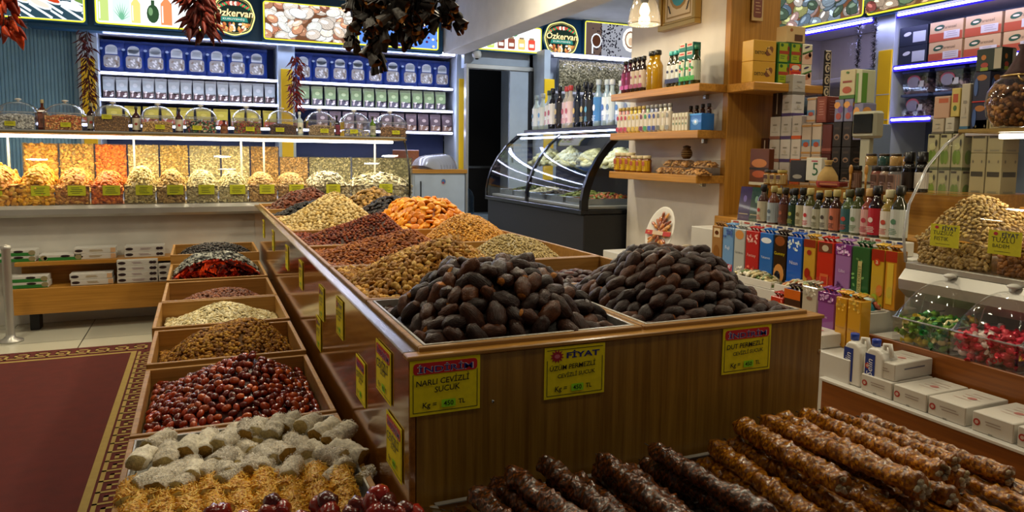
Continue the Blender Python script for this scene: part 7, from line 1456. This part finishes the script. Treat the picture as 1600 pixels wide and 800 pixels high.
# ------------------------------------------------------------------ candy boxes with dome lids
CB = [(1.83, ['6c9a2c', 'e0c838', 'ecdc9c', '2c8a3c'], 'green and gold wrapped sweet in the first domed candy box', 'green and gold sweets'), (1.595, ['d82040', 'e84c5c', 'f0e0d8', 'c01c34'], 'red and pink wrapped sweet in the middle domed candy box', 'red sweets'), (1.36, ['2c7ad8', 'e8b83c', 'd02840', 'd8ecf4', 'b87818'], 'blue, gold and red wrapped sweet in the domed candy box at the frame edge', 'blue and gold sweets'), (1.125, ['b8902c', '8a3c18'], '', '')]
def candy(c, s):
    V, F, C_ = lump(.0135, .0115, .0105, c, 10, 7, .35, s, 2.5); mb = MB('wrapper').use(sm=True); mb.raw(V, F, C_); cc = lin(c)
    for sg in (-1, 1):
        o = []; 
        for k in range(7): a = 2 * PI * k / 7; o += [(sg * .024, .009 * math.cos(a) * (1 + .2 * math.sin(k * 5)), .009 * math.sin(a))]
        base = [(sg * .0125, .003 * math.cos(2 * PI * k / 7), .003 * math.sin(2 * PI * k / 7)) for k in range(7)]
        mb.raw(base + o, [(k, (k + 1) % 7, 7 + (k + 1) % 7, 7 + k) for k in range(7)], [cc] * 7)
    return mb
for bi, (yc, cols, lb, grp) in enumerate(CB[:3]):
    t = domed_box(.225, .30, .095, .15); place(t, (2.60, yc + .0, .598), PI / 2, 'clear acrylic candy box with a pointed dome lid, %s' % ['beside the water-clear jugs', 'in the middle holding red sweets', 'cut by the frame edge'][bi], 'candy box')
    r = random.Random(bi + 5); ms = []
    for k in range(5): o = candy(cols[k % len(cols)], k + bi * 7).build('wrapped_sweet'); ms.append(o.data); bpy.data.objects.remove(o)
    for k in range(116):
        lay = k // 24; y = yc - .095 + .19 * ((k % 6) + .5 + r.uniform(-.3, .3)) / 6; x = 2.478 + .055 * ((k // 6) % 4) + r.uniform(-.01, .01); o = bpy.data.objects.new('wrapped_sweet', ms[r.randrange(len(ms))]); o.location = (x, y, .612 + lay * .018 + r.uniform(-.004, .006) + (x - 2.47) * .1); o.rotation_euler = (r.uniform(-.6, .6), r.uniform(-.6, .6), r.uniform(0, 3.1)); o.scale = (1.2, 1.2, 1.2); COL.objects.link(o); tag(o, lb, 'sweet', grp)
# white delight boxes on the lower shelf
def dl(f, w, h): f.ell(w * .12, h * .5, .011, .011, 'a83028'); f.up().ell(w * .12, h * .5, .006, .006, 'c8a89c'); f.lines(w * .3, w * .85, h * .62, 2, h * .14, h * .05, '9a8a80'); f.rect(w * .42, 0, w * .52, h * .09, '8a8880')
def dlt(f, w, h): f.ell(w * .6, h * .5, .014, .014, 'c08078'); f.lines(w * .25, w * .9, h * .75, 4, h * .13, h * .012, 'b8968c')
for i, (p0, p1, py, lvl, nm) in enumerate(((1393, 1447, 645, 0, 'white flat sweet box second from the left on the lower shelf'), (1447, 1508, 668, 0, 'white flat sweet box in the middle of the lower shelf'), (1515, 1583, 695, 0, 'white flat sweet box before the frame-edge one on the lower shelf'), (1586, 1660, 712, 0, 'white flat sweet box cut by the frame edge'), (1343, 1393, 625, 0, 'white flat sweet box under the topmost one, leftmost on the lower shelf'), (1345, 1393, 600, 1, 'white flat sweet box lying on top of the leftmost one'))):
    X = 2.215; ya, yb = at(p0, py, X=X).y, at(p1, py, X=X).y; t = carton('sweet_box', .21, max(.1, ya - yb - .004), .062, 'cbc6bb', dl, lambda f, w, h: f.lines(w * .2, w * .8, h * .6, 1, h * .2, h * .08, '6a6a78'), dlt); place(t, (X + (.012 if lvl else 0), (ya + yb) / 2, .4525 + lvl * .063), .06 if lvl else 0, nm, 'box')
for nm_, x_, y_, z_ in (('white flat sweet box behind the island corner, beside the jugs', 2.24, 2.17, .5465),):
    t = carton('sweet_box', .12, .17, .055, 'cbc6bb', dl, None, dlt); place(t, (x_, y_, z_), 0, nm_, 'box')
# cologne jugs
def jug(x, y, nm):
    t = thing('cologne_jug', nm, 'jug', (x, y, .4525)); mb = MB('white_plastic').use(sm=False); w, d, h = .085, .075, .15
    out = [(-w / 2, 0), (-w / 2, h * .88), (-w / 2 + .012, h), (-.012, h + .012), (.02, h + .012), (w / 2 - .012, h), (w / 2, h * .8), (w / 2, 0)]
    mb.prism([(a, b_) for a, b_ in out], -d / 2, d / 2, 'x'); mb.build('body', t)
    for c in list(t.children): 
        bv = c.modifiers.new('bevel', 'BEVEL'); bv.width = .008; bv.segments = 3
    MB('white_plastic').use(sm=True).tube([(.0, -.012, h - .01), (.0, -.014, h + .028), (.0, -.035, h + .032), (.0, -.046, h - .012)], .008, 8).build('handle', t)
    MB('white_plastic').use(sm=True).lathe([(.013, h), (.013, h + .02)], 16, ctr=(0, .022, 0)).build('neck', t); MB('cap', '1a3a9a').use(sm=True).lathe([(.0155, h + .014), (.016, h + .036), (.014, h + .039)], 18, ctr=(0, .022, 0)).build('cap', t)
    mb = MB('print'); f = Face(mb, (-d / 2 - .0006, w / 2, 0), (0, -1, 0), (0, 0, 1), .0004); f.rect(.008, .012, .05, h * .93, '1c3484'); f.up().text('Selin', .028, h * .6, w=h * .42, col='e8e8ec', rot=PI / 2, shear=.2); f.ell(.028, h * .2, .012, .016, '8a9a3c'); f.up().ell(.028, h * .2, .006, .009, 'c8c040'); mb.build('label', t, label='blue label with white script')
jy = [at(1333, 595, X=2.24).y, at(1358, 600, X=2.24).y]
jug(2.262, jy[0] + .0, 'white cologne jug with a blue cap, the left of two by the island corner'); jug(2.262, jy[1] - .025, 'white cologne jug with a blue cap, the right of two, partly behind the white boxes')

# ------------------------------------------------------------------ hanging dried vegetables
def pepper(c, s, L_=.07, R=.011):
    r = random.Random(s); pts = [Vector((math.sin(q * 2 + s) * .01 * q, math.cos(q * 2.3 + s) * .008 * q, -L_ * q)) for q in [k / 6 for k in range(7)]]; mb = MB('dry_leaf', c).use(sm=True); mb.tube(pts, [R * k for k in (.5, 1, 1.0, .85, .62, .35, .08)], 7, flat=.55); mb.use(col='4a4420').tube([(0, 0, 0), (0, .002, .015)], .002, 5); return mb
def strand(name, label, group, x, y, z0, z1, R, cols, n, item_L, item_R, seed, cap=300):
    r = random.Random(seed); ms = []
    for k in range(6): o = pepper(cols[k % len(cols)], k + seed, item_L, item_R).build(name); ms.append(o.data); bpy.data.objects.remove(o)
    MB('cord').tube([(x, y, z1), (x, y, max(z0, z1 + .0) if z0 > z1 else 2.95)], .003, 5).build('hanging_string', None, 'string on which the ' + group + ' hang', 'string')
    for k in range(min(n, cap)):
        h = z0 - (z0 - z1) * (k + r.random()) / n; a = r.uniform(0, 2 * PI); o = bpy.data.objects.new(name, ms[r.randrange(6)]); q = r.uniform(.1, .7) * R; o.location = (x + q * math.cos(a), y + q * math.sin(a), h); o.rotation_euler = Vector((math.cos(a) * r.uniform(.3, 1.3), 0, 0)) and (r.uniform(.3, 1.2) * -math.sin(a) * -1, -r.uniform(.3, 1.2) * math.cos(a), r.uniform(0, 1)); o.scale = [r.uniform(.8, 1.15)] * 3; COL.objects.link(o); tag(o, label, 'dried pepper', group)
a, b_ = at(135, 48, Y=7.9), at(140, 172, Y=7.9); strand('dried_chili', 'dark red chili on the string left of the packet shelving', 'dark red chilies on the left string', a.x, 7.9, a.z, b_.z + .03, .09, ['5c1a18', '6c2018', '481412'], 170, .075, .009, 3)
a, b_ = at(461, 88, Y=7.9), at(460, 172, Y=7.9); strand('dried_chili', 'bright red chili on the string at the middle shelving post', 'bright red chilies on the middle string', a.x, 7.9, a.z, b_.z + .02, .1, ['7c1c0c', '942810', '641408'], 150, .075, .010, 4)
a, b_ = at(312, -30, Y=5.4), at(312, 66, Y=5.4); strand('dried_pepper', 'dried dark red pepper in the bunch hanging before the oval shop sign', 'dried red peppers before the oval sign', a.x, 5.4, a.z, b_.z + .06, .16, ['5a1c14', '6e2416', '48140e'], 120, .11, .024, 5)
a, b_ = at(2, -30, Y=5.0), at(5, 62, Y=5.0); strand('dried_pepper', 'orange-red dried pepper in the bunch at the top left frame corner', 'orange-red dried peppers', a.x, 5.0, a.z, b_.z + .03, .1, ['a0300c', 'b84014', '7c2008'], 50, .085, .026, 6)
# dried aubergine skins on strings
r = random.Random(21); aub = []
for k in range(6):
    s = k + 1; mb = MB('dry_leaf').use(sm=True); n_ = 18; L_ = .062
    def fn(u, v, s=s): a = u * 2 * PI * .93; R = .021 * (.75 + .5 * v) * (1 + .25 * math.sin(3 * a + s) + .2 * noise.noise(Vector((math.cos(a), math.sin(a), v * 3 + s)))); return (R * math.cos(a), R * math.sin(a) * .8, -L_ * v + .004 * math.sin(a * 2 + s))
    mb.use(col=['1c1512', '221a14', '15100e'][k % 3]).grid(fn, n_, 6); mb.use(col='8a5418').grid(lambda u, v, fn=fn: tuple(q * (.93 if j < 2 else 1) for j, q in enumerate(fn(1 - u, .7 + v * .3))), n_, 2); o = mb.build('dried_aubergine'); aub.append(o.data); bpy.data.objects.remove(o)
strs = [(565, 60, 3.6), (585, 120, 3.5), (605, 85, 3.4), (625, 70, 3.5), (645, 75, 3.4), (665, 72, 3.5), (690, 60, 3.4), (705, 62, 3.5), (555, 90, 3.7), (590, 118, 3.6), (675, 55, 3.6), (635, 88, 3.6), (615, 50, 3.3), (655, 60, 3.3)]
for si, (px, pyb, Y) in enumerate(strs):
    a = at(px, pyb - 12, Y=Y); top = 2.2; n_ = int((top - a.z) / .019); MB('cord').tube([(a.x, Y, a.z), (a.x, Y, 2.95)], .002, 5).build('hanging_string', None, 'string threaded through the dried aubergines', 'string', 'aubergine strings')
    for k in range(n_):
        z = a.z + .04 + k * .019; o = bpy.data.objects.new('dried_aubergine', aub[r.randrange(6)]); o.location = (a.x + r.uniform(-.03, .03), Y + r.uniform(-.03, .03), z); o.rotation_euler = (r.uniform(-1.1, 1.1), r.uniform(-1.1, 1.1), r.uniform(0, 6)); COL.objects.link(o); tag(o, 'blackish dried aubergine shell in the large hanging bunch', 'dried aubergine', 'dried aubergine shells')
